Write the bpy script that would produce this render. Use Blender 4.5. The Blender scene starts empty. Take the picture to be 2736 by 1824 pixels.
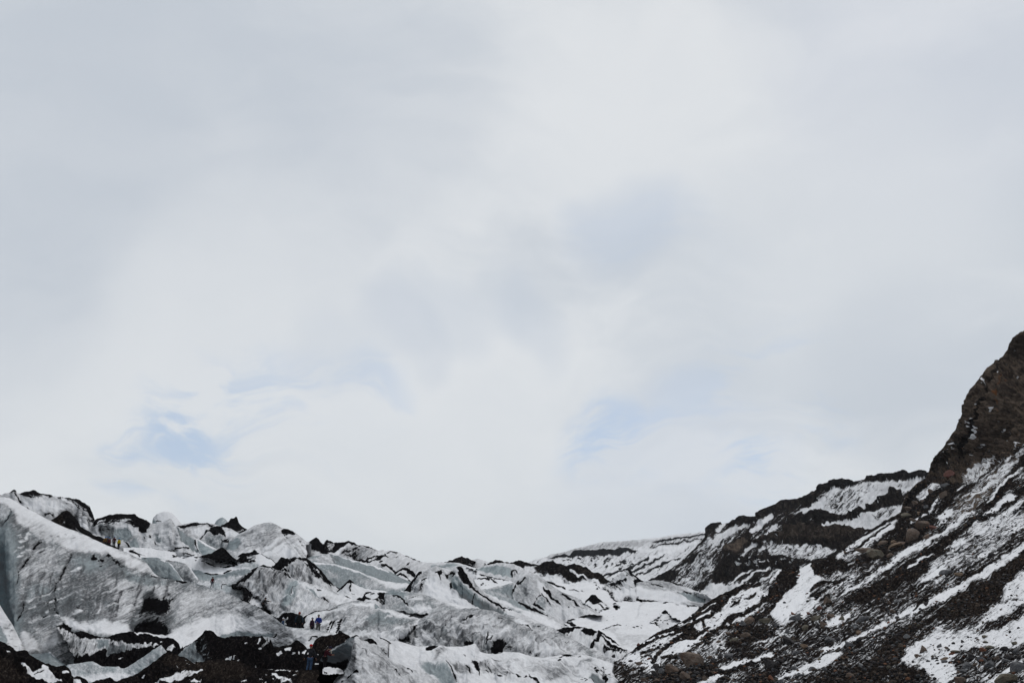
import bpy, bmesh, math, random
import numpy as np
from mathutils import Vector, Matrix

# ------------------------------------------------------------------ camera, sky, sun, exposure
C = bpy.context.scene
COL = C.collection
F, CX, CY, HZ, EYE = 2660.0, 1368.0, 912.0, 1750.0, 1.7
PITCH = math.atan((HZ - CY) / F)
cam = bpy.data.cameras.new('camera'); camo = bpy.data.objects.new('camera', cam); COL.objects.link(camo)
cam.sensor_width = 36.0; cam.lens = 36.0 * F / 2736.0
cam.clip_start = 0.5; cam.clip_end = 20000
camo.location = (0, 0, EYE); camo.rotation_euler = (math.pi / 2 + PITCH, 0, 0)
C.camera = camo
C.view_settings.view_transform = 'Standard'; C.view_settings.look = 'None'
C.view_settings.exposure = 0.0; C.view_settings.gamma = 1.0
C.view_settings.use_curve_mapping = False
CP, SP = math.cos(PITCH), math.sin(PITCH)

def at(px, py, Y):
    """pixel of the photograph + distance in front of the camera -> world point(s)"""
    dx = (np.asarray(px, float) - CX) / F; dy = -(np.asarray(py, float) - CY) / F
    wy = CP - dy * SP; wz = SP + dy * CP
    k = np.asarray(Y, float) / wy
    return np.stack([dx * k, wy * k, EYE + wz * k], -1)

class NT:
    """tiny node builder"""
    def __init__(s, nt): s.t = nt; s.n = nt.nodes; s.l = nt.links
    def put(s, sock, v):
        if v is None: return
        if isinstance(v, bpy.types.NodeSocket): s.l.new(v, sock)
        else: sock.default_value = v
    def math(s, op, a, b=None, c=None, clamp=False):
        n = s.n.new('ShaderNodeMath'); n.operation = op; n.use_clamp = clamp
        s.put(n.inputs[0], a); s.put(n.inputs[1], b); s.put(n.inputs[2], c); return n.outputs[0]
    def vmath(s, op, a, b=None, scale=None):
        n = s.n.new('ShaderNodeVectorMath'); n.operation = op
        s.put(n.inputs[0], a); s.put(n.inputs[1], b)
        if scale is not None: s.put(n.inputs['Scale'], scale)
        return n.outputs['Value'] if op in ('DOT_PRODUCT', 'LENGTH') else n.outputs[0]
    def step(s, v, lo, hi, a=0.0, b=1.0):
        n = s.n.new('ShaderNodeMapRange'); n.interpolation_type = 'SMOOTHSTEP'
        s.put(n.inputs[0], v); s.put(n.inputs[1], lo); s.put(n.inputs[2], hi); s.put(n.inputs[3], a); s.put(n.inputs[4], b)
        return n.outputs[0]
    def mix(s, f, a, b):
        n = s.n.new('ShaderNodeMix'); n.data_type = 'RGBA'
        s.put(n.inputs[0], f); s.put(n.inputs[6], a); s.put(n.inputs[7], b); return n.outputs[2]
    def noise(s, vec, scale, detail=5, rough=.6, dist=0.0, out='Fac'):
        n = s.n.new('ShaderNodeTexNoise'); s.put(n.inputs['Vector'], vec)
        s.put(n.inputs['Scale'], scale); s.put(n.inputs['Detail'], detail); s.put(n.inputs['Roughness'], rough); s.put(n.inputs['Distortion'], dist)
        return n.outputs[out]
    def attr(s, name):
        n = s.n.new('ShaderNodeAttribute'); n.attribute_name = name; return n
def rgb(r, g, b): return (r, g, b, 1.0)

# world: Nishita sky behind a broken overcast of noise clouds, laid out by direction
SUN_EL, SUN_ROT = math.radians(52), math.radians(20)
world = bpy.data.worlds.new('World'); C.world = world; world.use_nodes = True
wn = NT(world.node_tree); wn.n.clear()
wo = wn.n.new('ShaderNodeOutputWorld'); bg = wn.n.new('ShaderNodeBackground'); bg.inputs[1].default_value = 0.094
wn.l.new(bg.outputs[0], wo.inputs[0])
sky = wn.n.new('ShaderNodeTexSky'); sky.sky_type = 'NISHITA'; sky.sun_disc = False
sky.sun_elevation = SUN_EL; sky.sun_rotation = SUN_ROT
tc = wn.n.new('ShaderNodeTexCoord'); D = tc.outputs['Generated']
def pdir(px, py):
    v = at(px, py, 1.0) - np.array([0, 0, EYE]); v /= np.linalg.norm(v); return tuple(float(c) for c in v)
wv = wn.noise(D, 3.2, 4, .55, 0, 'Color')
wv = wn.vmath('SCALE', wn.vmath('SUBTRACT', wv, (.5, .5, .5)), scale=.22)
DW = wn.vmath('NORMALIZE', wn.vmath('ADD', D, wv))
# cloud sheet: stretched fbm
mp = wn.n.new('ShaderNodeMapping'); mp.inputs['Rotation'].default_value = (0, math.radians(24), 0); mp.inputs['Scale'].default_value = (1.0, 1.0, 2.6)
wn.l.new(DW, mp.inputs[0])
c1 = wn.noise(mp.outputs[0], 2.3, 7, .5, .35)
c2 = wn.noise(mp.outputs[0], 6.5, 7, .58, .5)
cm = wn.math('ADD', wn.math('MULTIPLY', c1, .72), wn.math('MULTIPLY', c2, .28))
lum = wn.step(cm, .38, .62, 0.0, 1.0)
col = wn.mix(lum, rgb(6.45, 6.9, 7.4), rgb(8.1, 8.35, 8.55))
def blob(col, px, py, rad, c, amt):
    d = wn.vmath('DOT_PRODUCT', DW, pdir(px, py))
    f = wn.step(d, math.cos(math.radians(rad)), math.cos(math.radians(rad * .15)), 0.0, amt)
    return wn.mix(f, col, c)
GRY, BRT, BLU = rgb(5.8, 6.3, 6.95), rgb(8.1, 8.35, 8.55), rgb(4.8, 5.95, 7.7)
for a in [(450, 330, 19, GRY, .55), (1050, 260, 9, GRY, .35), (100, 100, 12, GRY, .35), (2400, 160, 10, rgb(6.6, 7.0, 7.8), .45), (60, 900, 7, GRY, .25),
          (1700, 270, 9, BRT, .6), (1560, 330, 7, BRT, .4), (2250, 650, 11, BRT, .5), (650, 850, 9, BRT, .55), (560, 990, 8, BRT, .45), (1250, 1250, 14, BRT, .6), (300, 1260, 9, BRT, .4), (1100, 1050, 8, BRT, .35),
          (2480, 1020, 8, GRY, .5), (1480, 720, 3.4, GRY, .12), (1720, 570, 4, rgb(5.7, 6.4, 7.4), .5), (1050, 890, 3.2, rgb(5.8, 6.4, 7.3), .5), (1200, 850, 3.0, rgb(6.0, 6.6, 7.4), .4), (1430, 860, 3.0, rgb(6.0, 6.6, 7.4), .4), (1380, 800, 3, rgb(6.0, 6.6, 7.4), .3), (850, 950, 3, rgb(6.0, 6.6, 7.4), .35), (1800, 1330, 9, rgb(6.8, 7.3, 8.1), .45)]:
    col = blob(col, *a)
hole = None
hn = wn.step(wn.noise(mp.outputs[0], 8.0, 7, .62, .6), .42, .60, 0.0, 1.0)
for (px, py, r, s) in [(620, 1125, 3.6, .6), (570, 1180, 2.6, .85), (410, 1245, 2.0, .75), (500, 1215, 2.0, .7), (880, 1110, 2.4, .45), (1640, 1165, 2.4, .8), (1760, 1205, 2.2, .55), (2030, 1275, 1.8, .9), (2080, 1090, 4.0, .35), (1940, 1160, 3.5, .35), (1720, 590, 3.0, .12), (2150, 1130, 3, .35)]:
    d = wn.vmath('DOT_PRODUCT', DW, pdir(px, py))
    f = wn.step(d, math.cos(math.radians(r * 1.6)), 1.0, 0.0, s)
    hole = f if hole is None else wn.math('MAXIMUM', hole, f)
hole = wn.math('MULTIPLY', hole, wn.math('MULTIPLY_ADD', hn, .95, .05), clamp=True)
blue = wn.mix(.8, wn.vmath('SCALE', sky.outputs[0], scale=1.3), BLU)
col = wn.mix(hole, col, blue)
# thin sky light keeps coming through everywhere
col = wn.mix(.06, col, sky.outputs[0])
wn.l.new(col, bg.inputs[0])

sun = bpy.data.lights.new('sun', 'SUN'); sun.energy = 1.5; sun.angle = math.radians(20); sun.color = (1.0, .965, .92)
so = bpy.data.objects.new('sun', sun); COL.objects.link(so)
sd = Vector((math.sin(SUN_ROT) * math.cos(SUN_EL), math.cos(SUN_ROT) * math.cos(SUN_EL), math.sin(SUN_EL)))
so.rotation_euler = sd.to_track_quat('Z', 'Y').to_euler(); so.location = (0, 0, 200)

# ------------------------------------------------------------------ noise
_rs = np.random.RandomState(7); _PT = _rs.permutation(512); _G = np.stack([np.cos(np.linspace(0, 2 * np.pi, 64, False)), np.sin(np.linspace(0, 2 * np.pi, 64, False))], 1)
def perlin(x, y, seed=0):
    xi = np.floor(x).astype(int); yi = np.floor(y).astype(int); xf = x - xi; yf = y - yi
    u = xf * xf * xf * (xf * (xf * 6 - 15) + 10); v = yf * yf * yf * (yf * (yf * 6 - 15) + 10)
    def g(ix, iy, dx, dy):
        h = _PT[(_PT[(ix + seed * 37) & 511] + iy) & 511] & 63
        return _G[h, 0] * dx + _G[h, 1] * dy
    a = g(xi, yi, xf, yf); b = g(xi + 1, yi, xf - 1, yf); c = g(xi, yi + 1, xf, yf - 1); d = g(xi + 1, yi + 1, xf - 1, yf - 1)
    return (a + u * (b - a)) * (1 - v) + (c + u * (d - c)) * v
def fbm(x, y, o=4, seed=0, gain=.5, ridged=False):
    s = 0; k = 1; f = 1
    for i in range(o):
        n = perlin(x * f, y * f, seed + i)
        if ridged: n = .5 - np.abs(n) * 2
        s = s + k * n; k *= gain; f *= 2.03
    return s

# ------------------------------------------------------------------ materials
MATS = {}
def mat(name, build):
    if name not in MATS:
        m = bpy.data.materials.new(name); m.use_nodes = True
        t = NT(m.node_tree); t.n.clear()
        o = t.n.new('ShaderNodeOutputMaterial'); p = t.n.new('ShaderNodeBsdfPrincipled'); t.l.new(p.outputs[0], o.inputs[0])
        build(t, p); MATS[name] = m
    return MATS[name]

def terrain_mat(t, p):
    m = t.attr('cover'); q = t.attr('flat'); r = t.attr('streak'); pm = t.attr('grain')
    sp = t.n.new('ShaderNodeSeparateColor'); t.l.new(m.outputs['Color'], sp.inputs[0])
    a, i, g, b = sp.outputs[0], sp.outputs[1], sp.outputs[2], m.outputs['Alpha']
    n1 = t.math('SUBTRACT', t.noise(q.outputs['Vector'], 1.7, 7, .72), .5)
    n2 = t.math('SUBTRACT', t.noise(r.outputs['Vector'], 1.25, 7, .68), .5)
    n3 = t.math('SUBTRACT', t.noise(q.outputs['Vector'], .22, 4, .6), .5)
    n4 = t.math('SUBTRACT', t.noise(r.outputs['Vector'], 4.5, 4, .65), .5)
    rg = t.attr('ragged').outputs['Fac']
    s = t.math('ADD', t.math('MULTIPLY', n1, t.math('MULTIPLY_ADD', rg, -1.5, 2.75)), t.math('MULTIPLY', t.math('MULTIPLY', n2, rg), 1.55))
    s = t.math('ADD', s, t.math('MULTIPLY', n3, .4)); s = t.math('ADD', s, t.math('MULTIPLY', t.math('MULTIPLY', n4, rg), .8))
    as_ = t.math('ADD', t.math('MULTIPLY_ADD', a, 1.36, -.18), s)
    ash = t.step(as_, .44, .56)
    halo = t.math('MULTIPLY', t.step(as_, .18, .50), .55)
    gk = t.math('MINIMUM', t.math('MULTIPLY_ADD', g, 1.9, .08), 1.0)
    gn = t.math('ADD', t.math('MULTIPLY', n1, 1.0), t.math('MULTIPLY', n2, 1.4))
    gn = t.math('ADD', gn, t.math('MULTIPLY', n3, .75)); gn = t.math('ADD', gn, t.math('MULTIPLY', n4, 1.3))
    gg = t.math('MAXIMUM', t.math('ADD', g, t.math('MULTIPLY', gn, gk), clamp=True), halo)
    ii = t.step(t.math('ADD', i, t.math('MULTIPLY', t.math('ADD', n1, n3), 1.3)), .2, .9)
    icec = t.mix(t.step(t.math('ADD', n3, n2), -.2, .2), rgb(.118, .150, .163), rgb(.305, .352, .368))
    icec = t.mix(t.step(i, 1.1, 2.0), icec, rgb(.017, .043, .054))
    c = t.mix(ii, rgb(.69, .697, .72), icec)
    c = t.mix(t.math('MULTIPLY', gg, .94), c, rgb(.038, .039, .043))
    flk = t.math('MULTIPLY', t.step(i, 1.1, 1.6, 1.0, .15), t.math('MULTIPLY', t.step(t.math('ADD', n4, t.math('MULTIPLY', n1, .8)), .13, .24), t.math('MULTIPLY_ADD', ii, .28, .05)))
    c = t.mix(flk, c, rgb(.60, .615, .645))
    rock = t.mix(t.step(t.math('ADD', b, t.math('MULTIPLY', n1, 1.0)), .05, .55), rgb(.0075, .007, .008), rgb(.03, .023, .0195))
    rock = t.mix(t.step(t.math('ADD', b, t.math('MULTIPLY', n3, .6)), .78, 1.05), rock, rgb(.14, .055, .022))
    rock = t.mix(t.step(t.math('ADD', n1, t.math('MULTIPLY', n4, .8)), .0, .26), rock, t.mix(b, rgb(.017, .0165, .018), rgb(.21, .175, .145)))
    rock = t.mix(t.step(t.math('ADD', t.math('MULTIPLY', n1, -1.0), t.math('MULTIPLY', n2, -1.0)), .05, .25), rock, rgb(.004, .004, .0045))
    stone = t.mix(t.step(t.math('ADD', n1, t.math('MULTIPLY', n3, .7)), -.16, .2), rgb(.042, .033, .029), rgb(.155, .120, .094))
    stone = t.mix(t.step(t.math('ADD', t.math('MULTIPLY', n4, -1.0), t.math('MULTIPLY', n2, -.8)), .08, .2), stone, rgb(.012, .011, .011))
    stone = t.mix(t.step(t.math('ADD', b, t.math('MULTIPLY', n3, .6)), .82, 1.05), stone, rgb(.19, .08, .032))
    rock = t.mix(t.step(b, .38, .52), rock, stone)
    c = t.mix(ash, c, rock)
    df = t.n.new('ShaderNodeBsdfDiffuse'); gl = t.n.new('ShaderNodeBsdfGlossy'); mx = t.n.new('ShaderNodeMixShader')
    t.l.new(c, df.inputs['Color']); df.inputs['Roughness'].default_value = 0.0; gl.inputs['Roughness'].default_value = .5; gl.inputs['Color'].default_value = (.9, .95, 1, 1)
    t.l.new(t.math('MULTIPLY', t.math('MULTIPLY', ii, t.math('SUBTRACT', 1.0, ash)), .045), mx.inputs[0])
    t.l.new(df.outputs[0], mx.inputs[1]); t.l.new(gl.outputs[0], mx.inputs[2])
    out = [n for n in t.n if n.bl_idname == 'ShaderNodeOutputMaterial'][0]; t.n.remove(p); t.l.new(mx.outputs[0], out.inputs[0])
    bn = t.n.new('ShaderNodeBump')
    h = t.math('ADD', t.math('MULTIPLY', n1, 1.2), t.math('MULTIPLY', n2, 1.0))
    h = t.math('ADD', h, t.math('MULTIPLY', ash, .12))
    t.l.new(h, bn.inputs['Height']); bn.inputs['Strength'].default_value = .9
    bw = t.math('ADD', t.math('MULTIPLY_ADD', gg, .55, .12), t.math('MULTIPLY', ash, .9))
    t.l.new(t.math('MULTIPLY', t.math('MULTIPLY', pm.outputs['Fac'], bw), 12.0), bn.inputs['Distance'])
    t.l.new(bn.outputs[0], df.inputs['Normal']); t.l.new(bn.outputs[0], gl.inputs['Normal'])
TERR = mat('snow_ash_and_ice', terrain_mat)

# ------------------------------------------------------------------ landforms
STEP = 2.4
LAYERS = []
def ipl(pts, xs, k):
    pts = sorted(pts, key=lambda p: p[0]); return np.interp(xs, [p[0] for p in pts], [p[k] for p in pts])

def land(name, crest, by, dY, rnd=.75, cov=(0, 0, .1, 0), ops=(), amp=3.0, size=26, jag=.7, ang=20, tags=None, step=None, depth=None, flute=0.0, back=.12, tL=0, tR=0, sf=(.17, 1.0), rag=1.0, dirt_shade=1.0):
    """crest: (x, y, distance) along the top; by: where the front slope ends; dY: how much nearer its foot is"""
    LAYERS.append(dict(name=name, crest=crest, by=by, dY=dY, rnd=rnd, cov=cov, ops=ops, amp=amp, size=size, jag=jag, ang=ang, tags=tags or {}, step=step or STEP, depth=depth, flute=flute, back=back, tL=tL, tR=tR, sf=sf, rag=rag, dirt_shade=dirt_shade))

def seg_dist(px, py, pts, closed):
    P = np.array(pts, float); n = len(P); best = np.full(px.shape, 1e9); tt = np.zeros(px.shape)
    m = n if closed else n - 1
    for i in range(m):
        a = P[i]; b = P[(i + 1) % n]; d = b - a; L2 = max(float(d @ d), 1e-6)
        t = np.clip(((px - a[0]) * d[0] + (py - a[1]) * d[1]) / L2, 0, 1)
        dd = (px - a[0] - t * d[0]) ** 2 + (py - a[1] - t * d[1]) ** 2
        k = dd < best; best = np.where(k, dd, best); tt = np.where(k, (i + t) / max(m, 1), tt)
    return np.sqrt(best), tt
def inside(px, py, pts):
    r = np.zeros(px.shape, bool); P = pts; j = len(P) - 1
    for i in range(len(P)):
        xi, yi = P[i][:2]; xj, yj = P[j][:2]
        c = ((yi > py) != (yj > py)) & (px < (xj - xi) * (py - yi) / ((yj - yi) or 1e-9) + xi)
        r ^= c; j = i
    return r
CH = dict(a=0, i=1, g=2, b=3, d=4, n=5)
def paint(ch, wx, wy, ops):
    for op in ops:
        kind, sets, pts, w, f = op; f = f * 1.5 if f > 1.6 else f
        P = np.array([p[:2] for p in pts], float); pad = f + (w if kind == 'S' else 0) + 2
        k = (wx > P[:, 0].min() - pad) & (wx < P[:, 0].max() + pad) & (wy > P[:, 1].min() - pad) & (wy < P[:, 1].max() + pad)
        if not k.any(): continue
        x, y = wx[k], wy[k]
        if kind == 'P':
            d, _ = seg_dist(x, y, P, True); s = np.where(inside(x, y, [tuple(p) for p in P]), d, -d)
            e = np.clip((s + f) / (2 * f), 0, 1)
        else:
            d, tt = seg_dist(x, y, P, False)
            ww = w * (1 - .35 * np.abs(2 * tt - 1)) * .5
            e = np.clip((ww + f - d) / (2 * f), 0, 1)
        e = e * e * (3 - 2 * e)
        for c, v in sets.items():
            arr = ch[CH[c]]
            if c == 'd': arr[k] += v * e
            else: arr[k] += (v - arr[k]) * e
def P(sets, *pts, f=3): return ('P', sets, pts, 0, f)
def S(sets, w, *pts, f=None):
    w = w * 1.3 if w < 6 else w
    if sets.get('a', 0) > .8 and f is None and w < 9: sets = dict(sets, a=.92); f = max(w * .42, 1.9)
    return ('S', sets, pts, w, f if f is not None else max(1.2, w * .3))
ASH = dict(a=1.0); SNOW = dict(a=0, i=0, g=.03); 
def spots(x0, y0, x1, y1, n, r, sets=ASH, seed=1, slope=0.0):
    rr = random.Random(seed); out = []
    for _ in range(n):
        u = rr.random(); x = x0 + (x1 - x0) * u; y = y0 + (y1 - y0) * (rr.random()) + slope * (x - x0); l = r * rr.uniform(.5, 1.8)
        out.append(S(sets, r * rr.uniform(.6, 1.4), (x - l, y + l * rr.uniform(-.1, .5)), (x + l, y + l * rr.uniform(-.4, .1)), f=1.2))
    return out

def streaks(x0, y0, x1, y1, n, dx, dy, w, sets, seed, shear=0.0):
    rr = random.Random(seed); out = []
    for _ in range(n):
        u = rr.random(); x = x0 + (x1 - x0) * u; y = y0 + (y1 - y0) * rr.random() + shear * (x - x0); k = rr.uniform(.35, 1.2); bx = rr.uniform(-.12, .12) * abs(dy)
        out.append(S(sets, w * rr.uniform(.5, 1.5), (x, y), (x + dx * k * .45 + bx, y + dy * k * .5), (x + dx * k, y + dy * k), f=rr.uniform(1.2, 3.0)))
    return out
BX0, BY0, BS = -440, 600, 4
BUF = np.zeros((360, 940))
SURF = {}
def grid_faces(nr, nc):
    i = np.arange(nr * nc).reshape(nr, nc)
    return np.stack([i[:-1, :-1], i[1:, :-1], i[1:, 1:], i[:-1, 1:]], -1).reshape(-1, 4)
def mesh_grid(name, V, faces, attrs=None, smooth=True):
    me = bpy.data.meshes.new(name)
    me.vertices.add(len(V)); me.vertices.foreach_set('co', V.astype(np.float32).ravel())
    nf = len(faces); k = faces.shape[1]
    me.loops.add(nf * k); me.loops.foreach_set('vertex_index', faces.astype(np.int32).ravel())
    me.polygons.add(nf); me.polygons.foreach_set('loop_start', np.arange(0, nf * k, k, dtype=np.int32)); me.polygons.foreach_set('loop_total', np.full(nf, k, dtype=np.int32))
    me.polygons.foreach_set('use_smooth', np.full(nf, smooth))
    for n, (ty, arr) in (attrs or {}).items():
        at_ = me.attributes.new(n, ty, 'POINT')
        at_.data.foreach_set({'FLOAT_COLOR': 'color', 'FLOAT_VECTOR': 'vector', 'FLOAT': 'value'}[ty], arr.astype(np.float32).ravel())
    me.update(calc_edges=True); me.validate()
    return me

def build_land(L, idx):
    cr = L['crest']; x0 = min(p[0] for p in cr); x1 = max(p[0] for p in cr)
    nc = max(8, int((x1 - x0) / L['step']) + 1); xs = np.linspace(x0, x1, nc)
    cy = ipl(cr, xs, 1); cY = ipl(cr, xs, 2)
    cy = cy + L['jag'] * (fbm(xs / 9, xs * 0 + idx * 3.1, 4, idx) * 3.2)
    by = ipl(L['by'], xs, 1) if isinstance(L['by'], (list, tuple)) else np.full(nc, float(L['by']))
    by = np.maximum(by, cy + 2)
    k = np.ones(nc)
    if L['tL']: k = k * np.clip((xs - x0) / L['tL'], 0, 1)
    if L['tR']: k = k * np.clip((x1 - xs) / L['tR'], 0, 1)
    by = cy + (by - cy) * k ** .8
    dY = ipl(L['dY'], xs, 1) if isinstance(L['dY'], (list, tuple)) else np.full(nc, float(L['dY']))
    nr = max(6, int((by - cy).max() / L['step']) + 1)
    t = np.linspace(0, 1, nr)[:, None]
    px = np.repeat(xs[None], nr, 0); py = cy + (by - cy) * t
    if L['depth'] is not None: Y = L['depth'](px, py)
    else: Y = cY - dY * t ** L['rnd']
    wx = px + 2.6 * fbm(px / 17, py / 17, 3, idx + 11) * 1.6; wy = py + 2.6 * fbm(px / 17, py / 17, 3, idx + 31) * 1.6
    cv = list(L['cov']); cv[2] += .11 if L['name'].startswith('glacier') else 0.0
    ch = [np.full(px.shape, float(v)) for v in cv] + [np.zeros(px.shape), np.ones(px.shape)]
    paint(ch, wx, wy, L['ops'])
    # what nearer landforms hide is pushed behind them
    ix = np.clip(((px - BX0) / BS).astype(int), 0, BUF.shape[1] - 1); iy = np.clip(((py - BY0) / BS).astype(int), 0, BUF.shape[0] - 1)
    B = BUF[iy, ix]; Y = np.where(B > 0, np.maximum(Y, B * 1.025 + .5), Y)
    m = Y / F
    Pw = at(px, py, Y)
    du = np.gradient(Pw, axis=1); dv = np.gradient(Pw, axis=0)
    N = np.cross(dv, du); N /= np.linalg.norm(N, axis=-1, keepdims=True) + 1e-9
    N *= np.sign((N * (np.array([0, 0, EYE]) - Pw)).sum(-1, keepdims=True) + 1e-9)
    a = math.radians(L['ang']); al = px * math.cos(a) - py * math.sin(a); ac = px * math.sin(a) + py * math.cos(a)
    sz = L['size']
    h = fbm(px / sz, py / sz, 6, idx + 50, .55) * L['amp'] * 2.3 + fbm(al / (sz * 2.2), ac / (sz * .55), 4, idx + 70) * L['amp'] * .9
    h += fbm(px / (sz * 2.6), py / (sz * 2.0), 3, idx + 120, .5, True) * L['amp'] * 1.6
    if L['flute']: h += L['flute'] * fbm(al / 60, ac / 7, 3, idx + 90)
    edge = np.clip(np.minimum(py - cy, 26) / 26, 0.15, 1)
    # broken ledges where rock is bare
    rk = np.clip((ch[5] - 1.05) / .6, 0, 1)
    if rk.max() > 0:
        for (la, wl, am, sd) in ((62, 34, 9.0, 1), (-18, 22, 6.0, 2), (35, 11, 3.0, 3)):
            c_, s_ = math.cos(math.radians(la)), math.sin(math.radians(la)); q_ = (px * s_ + py * c_) / wl + 1.3 * fbm(px / 60, py / 60, 4, idx + 200 + sd) * 1.5
            fr = q_ - np.floor(q_); h = h + rk * am * (np.where(fr < .82, fr / .82, (1 - fr) / .18) - .5)
            if sd < 3: ch[0] -= rk * .38 * np.clip((fr - .84) / .08, 0, 1) * (fbm(px / 20, py / 20, 3, idx + 230 + sd) > .16)
    h = h * ch[5] ** .5 * edge + ch[0] * .9 - ch[4]
    Pd = Pw + N * (h * m)[..., None]
    # steep faces coloured greyer: painted soft shading, plus grime and ice where snow slides
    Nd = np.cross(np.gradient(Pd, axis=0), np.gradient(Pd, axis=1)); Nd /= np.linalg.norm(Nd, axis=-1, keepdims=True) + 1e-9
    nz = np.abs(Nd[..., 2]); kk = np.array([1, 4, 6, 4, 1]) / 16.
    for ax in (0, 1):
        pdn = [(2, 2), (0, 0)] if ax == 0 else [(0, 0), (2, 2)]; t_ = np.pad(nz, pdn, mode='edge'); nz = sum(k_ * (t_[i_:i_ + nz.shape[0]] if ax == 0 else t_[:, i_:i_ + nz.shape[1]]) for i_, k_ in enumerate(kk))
    st = np.clip((.80 - nz) / .55, 0, 1) * L['dirt_shade']
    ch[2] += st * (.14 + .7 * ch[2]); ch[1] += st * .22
    if L['tags'].get('surf'): SURF[L['tags']['surf']] = (xs, py, Pd, ch[0])
    # the side facing away
    nb = 7; tb = np.linspace(0, 1, nb + 1)[1:, None]
    bpy_ = cy + np.minimum(95, (by - cy) * .85) * tb ** 1.4; bY = Y[0] * (1 + L['back'] * tb)
    Pb = at(np.repeat(xs[None], nb, 0), bpy_, bY)
    V = np.concatenate([Pb[::-1], Pd], 0)
    def ext(c): return np.concatenate([np.repeat(c[:1], nb, 0), c], 0)
    pxe = np.concatenate([np.repeat(px[:1], nb, 0), px], 0); pye = np.concatenate([(cy - 30 * tb)[::-1], py], 0)
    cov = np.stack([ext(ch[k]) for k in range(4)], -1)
    flat = np.stack([pxe / 10, pye / 10, np.full(pxe.shape, idx * 7.3)], -1)
    ale = pxe * math.cos(a) - pye * math.sin(a); ace = pxe * math.sin(a) + pye * math.cos(a)
    stk = np.stack([ale / 10 * L['sf'][0], ace / 10 * L['sf'][1], np.full(pxe.shape, idx * 3.7)], -1)
    nrt = V.shape[0]
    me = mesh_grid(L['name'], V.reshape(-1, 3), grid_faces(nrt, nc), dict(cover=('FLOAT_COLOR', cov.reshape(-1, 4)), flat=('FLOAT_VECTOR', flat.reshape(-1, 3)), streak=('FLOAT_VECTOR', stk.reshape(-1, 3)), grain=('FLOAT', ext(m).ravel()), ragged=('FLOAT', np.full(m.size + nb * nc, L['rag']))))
    me.materials.append(TERR)
    o = bpy.data.objects.new(L['name'], me); COL.objects.link(o)
    T = L['tags']
    if 'label' in T: o['label'] = T['label']; o['category'] = T['category']
    else: o['kind'] = 'structure'
    if 'group' in T: o['group'] = T['group']
    # depth buffer
    Ye = Y + np.maximum(ch[4], 0) * m + L['amp'] * m * 1.2
    for k, bx in enumerate(range(BX0, BX0 + BS * BUF.shape[1], BS)):
        if bx < x0 or bx > x1: continue
        j = min(nc - 1, int(round((bx - x0) / (x1 - x0) * (nc - 1))))
        r0 = int(math.ceil((cy[j] + 3 - BY0) / BS)); r1 = int((by[j] - BY0) / BS)
        r0 = max(r0, 0); r1 = min(r1, BUF.shape[0] - 1)
        if r1 < r0: continue
        rows = np.arange(r0, r1 + 1)
        BUF[rows, k] = np.maximum(BUF[rows, k], np.interp(BY0 + rows * BS, py[:, j], Ye[:, j]))
    return o
# ================================================================== LANDFORMS, far to near
# ---- far snowy hill
land('far_hill', [(1380,1512,1450),(1410,1502,1450),(1432,1494,1450),(1463,1486,1480),(1472,1480,1480),(1500,1476,1500),(1520,1470,1500),(1540,1464,1520),(1580,1455,1550),(1610,1447,1560),(1640,1446,1580),(1665,1445,1600),(1700,1441,1600),(1760,1435,1600),(1810,1426,1600),(1850,1424,1600),(1890,1419,1600),(2000,1410,1600),(2200,1400,1600)],
     [(1380,1560),(1700,1640),(2200,1640)], 700, cov=(.28,0,.14,.05), sf=(.28,1.7), rag=1.15, dirt_shade=.2, ang=42, amp=2, size=22, jag=.5, ops=[
    P(dict(g=.5,a=.25),(1460,1487),(1540,1464),(1640,1448),(1760,1440),(1890,1425),(1890,1432),(1760,1448),(1690,1460),(1600,1466),(1520,1480),(1470,1495),f=4),
    P(dict(a=1,b=.0,d=-3),(1467,1494),(1490,1484),(1520,1482),(1537,1473),(1560,1472),(1580,1473),(1600,1467),(1617,1467),(1640,1469),(1655,1465),(1680,1468),(1705,1472),(1695,1477),(1675,1475),(1650,1484),(1600,1485),(1560,1488),(1540,1490),(1500,1488),f=2.0),
    P(dict(a=.42,g=.4),(1740,1452),(1800,1442),(1880,1433),(1885,1445),(1820,1455),(1760,1470),(1735,1465),f=4),
    S(dict(a=.9),3,(1745,1447),(1800,1440),(1886,1427)), S(dict(a=.8,b=.3),3,(1740,1462),(1800,1452),(1875,1440)),
    P(dict(a=.33),(1540,1490),(1660,1488),(1700,1510),(1640,1520),(1560,1510)),
    S(dict(a=.95),4,(1600,1540),(1680,1520),(1760,1480)), S(dict(a=.9),4,(1640,1548),(1720,1515),(1800,1468)), S(dict(a=.8),4,(1700,1540),(1760,1512),(1815,1490)),
    S(SNOW,8,(1700,1470),(1800,1462),(1860,1450)), S(SNOW,10,(1740,1490),(1830,1462)),
    *spots(1590,1488,1700,1515,26,2.2,seed=3,slope=.1), *spots(1500,1492,1600,1520,14,2.0,seed=4,slope=0)])
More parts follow.
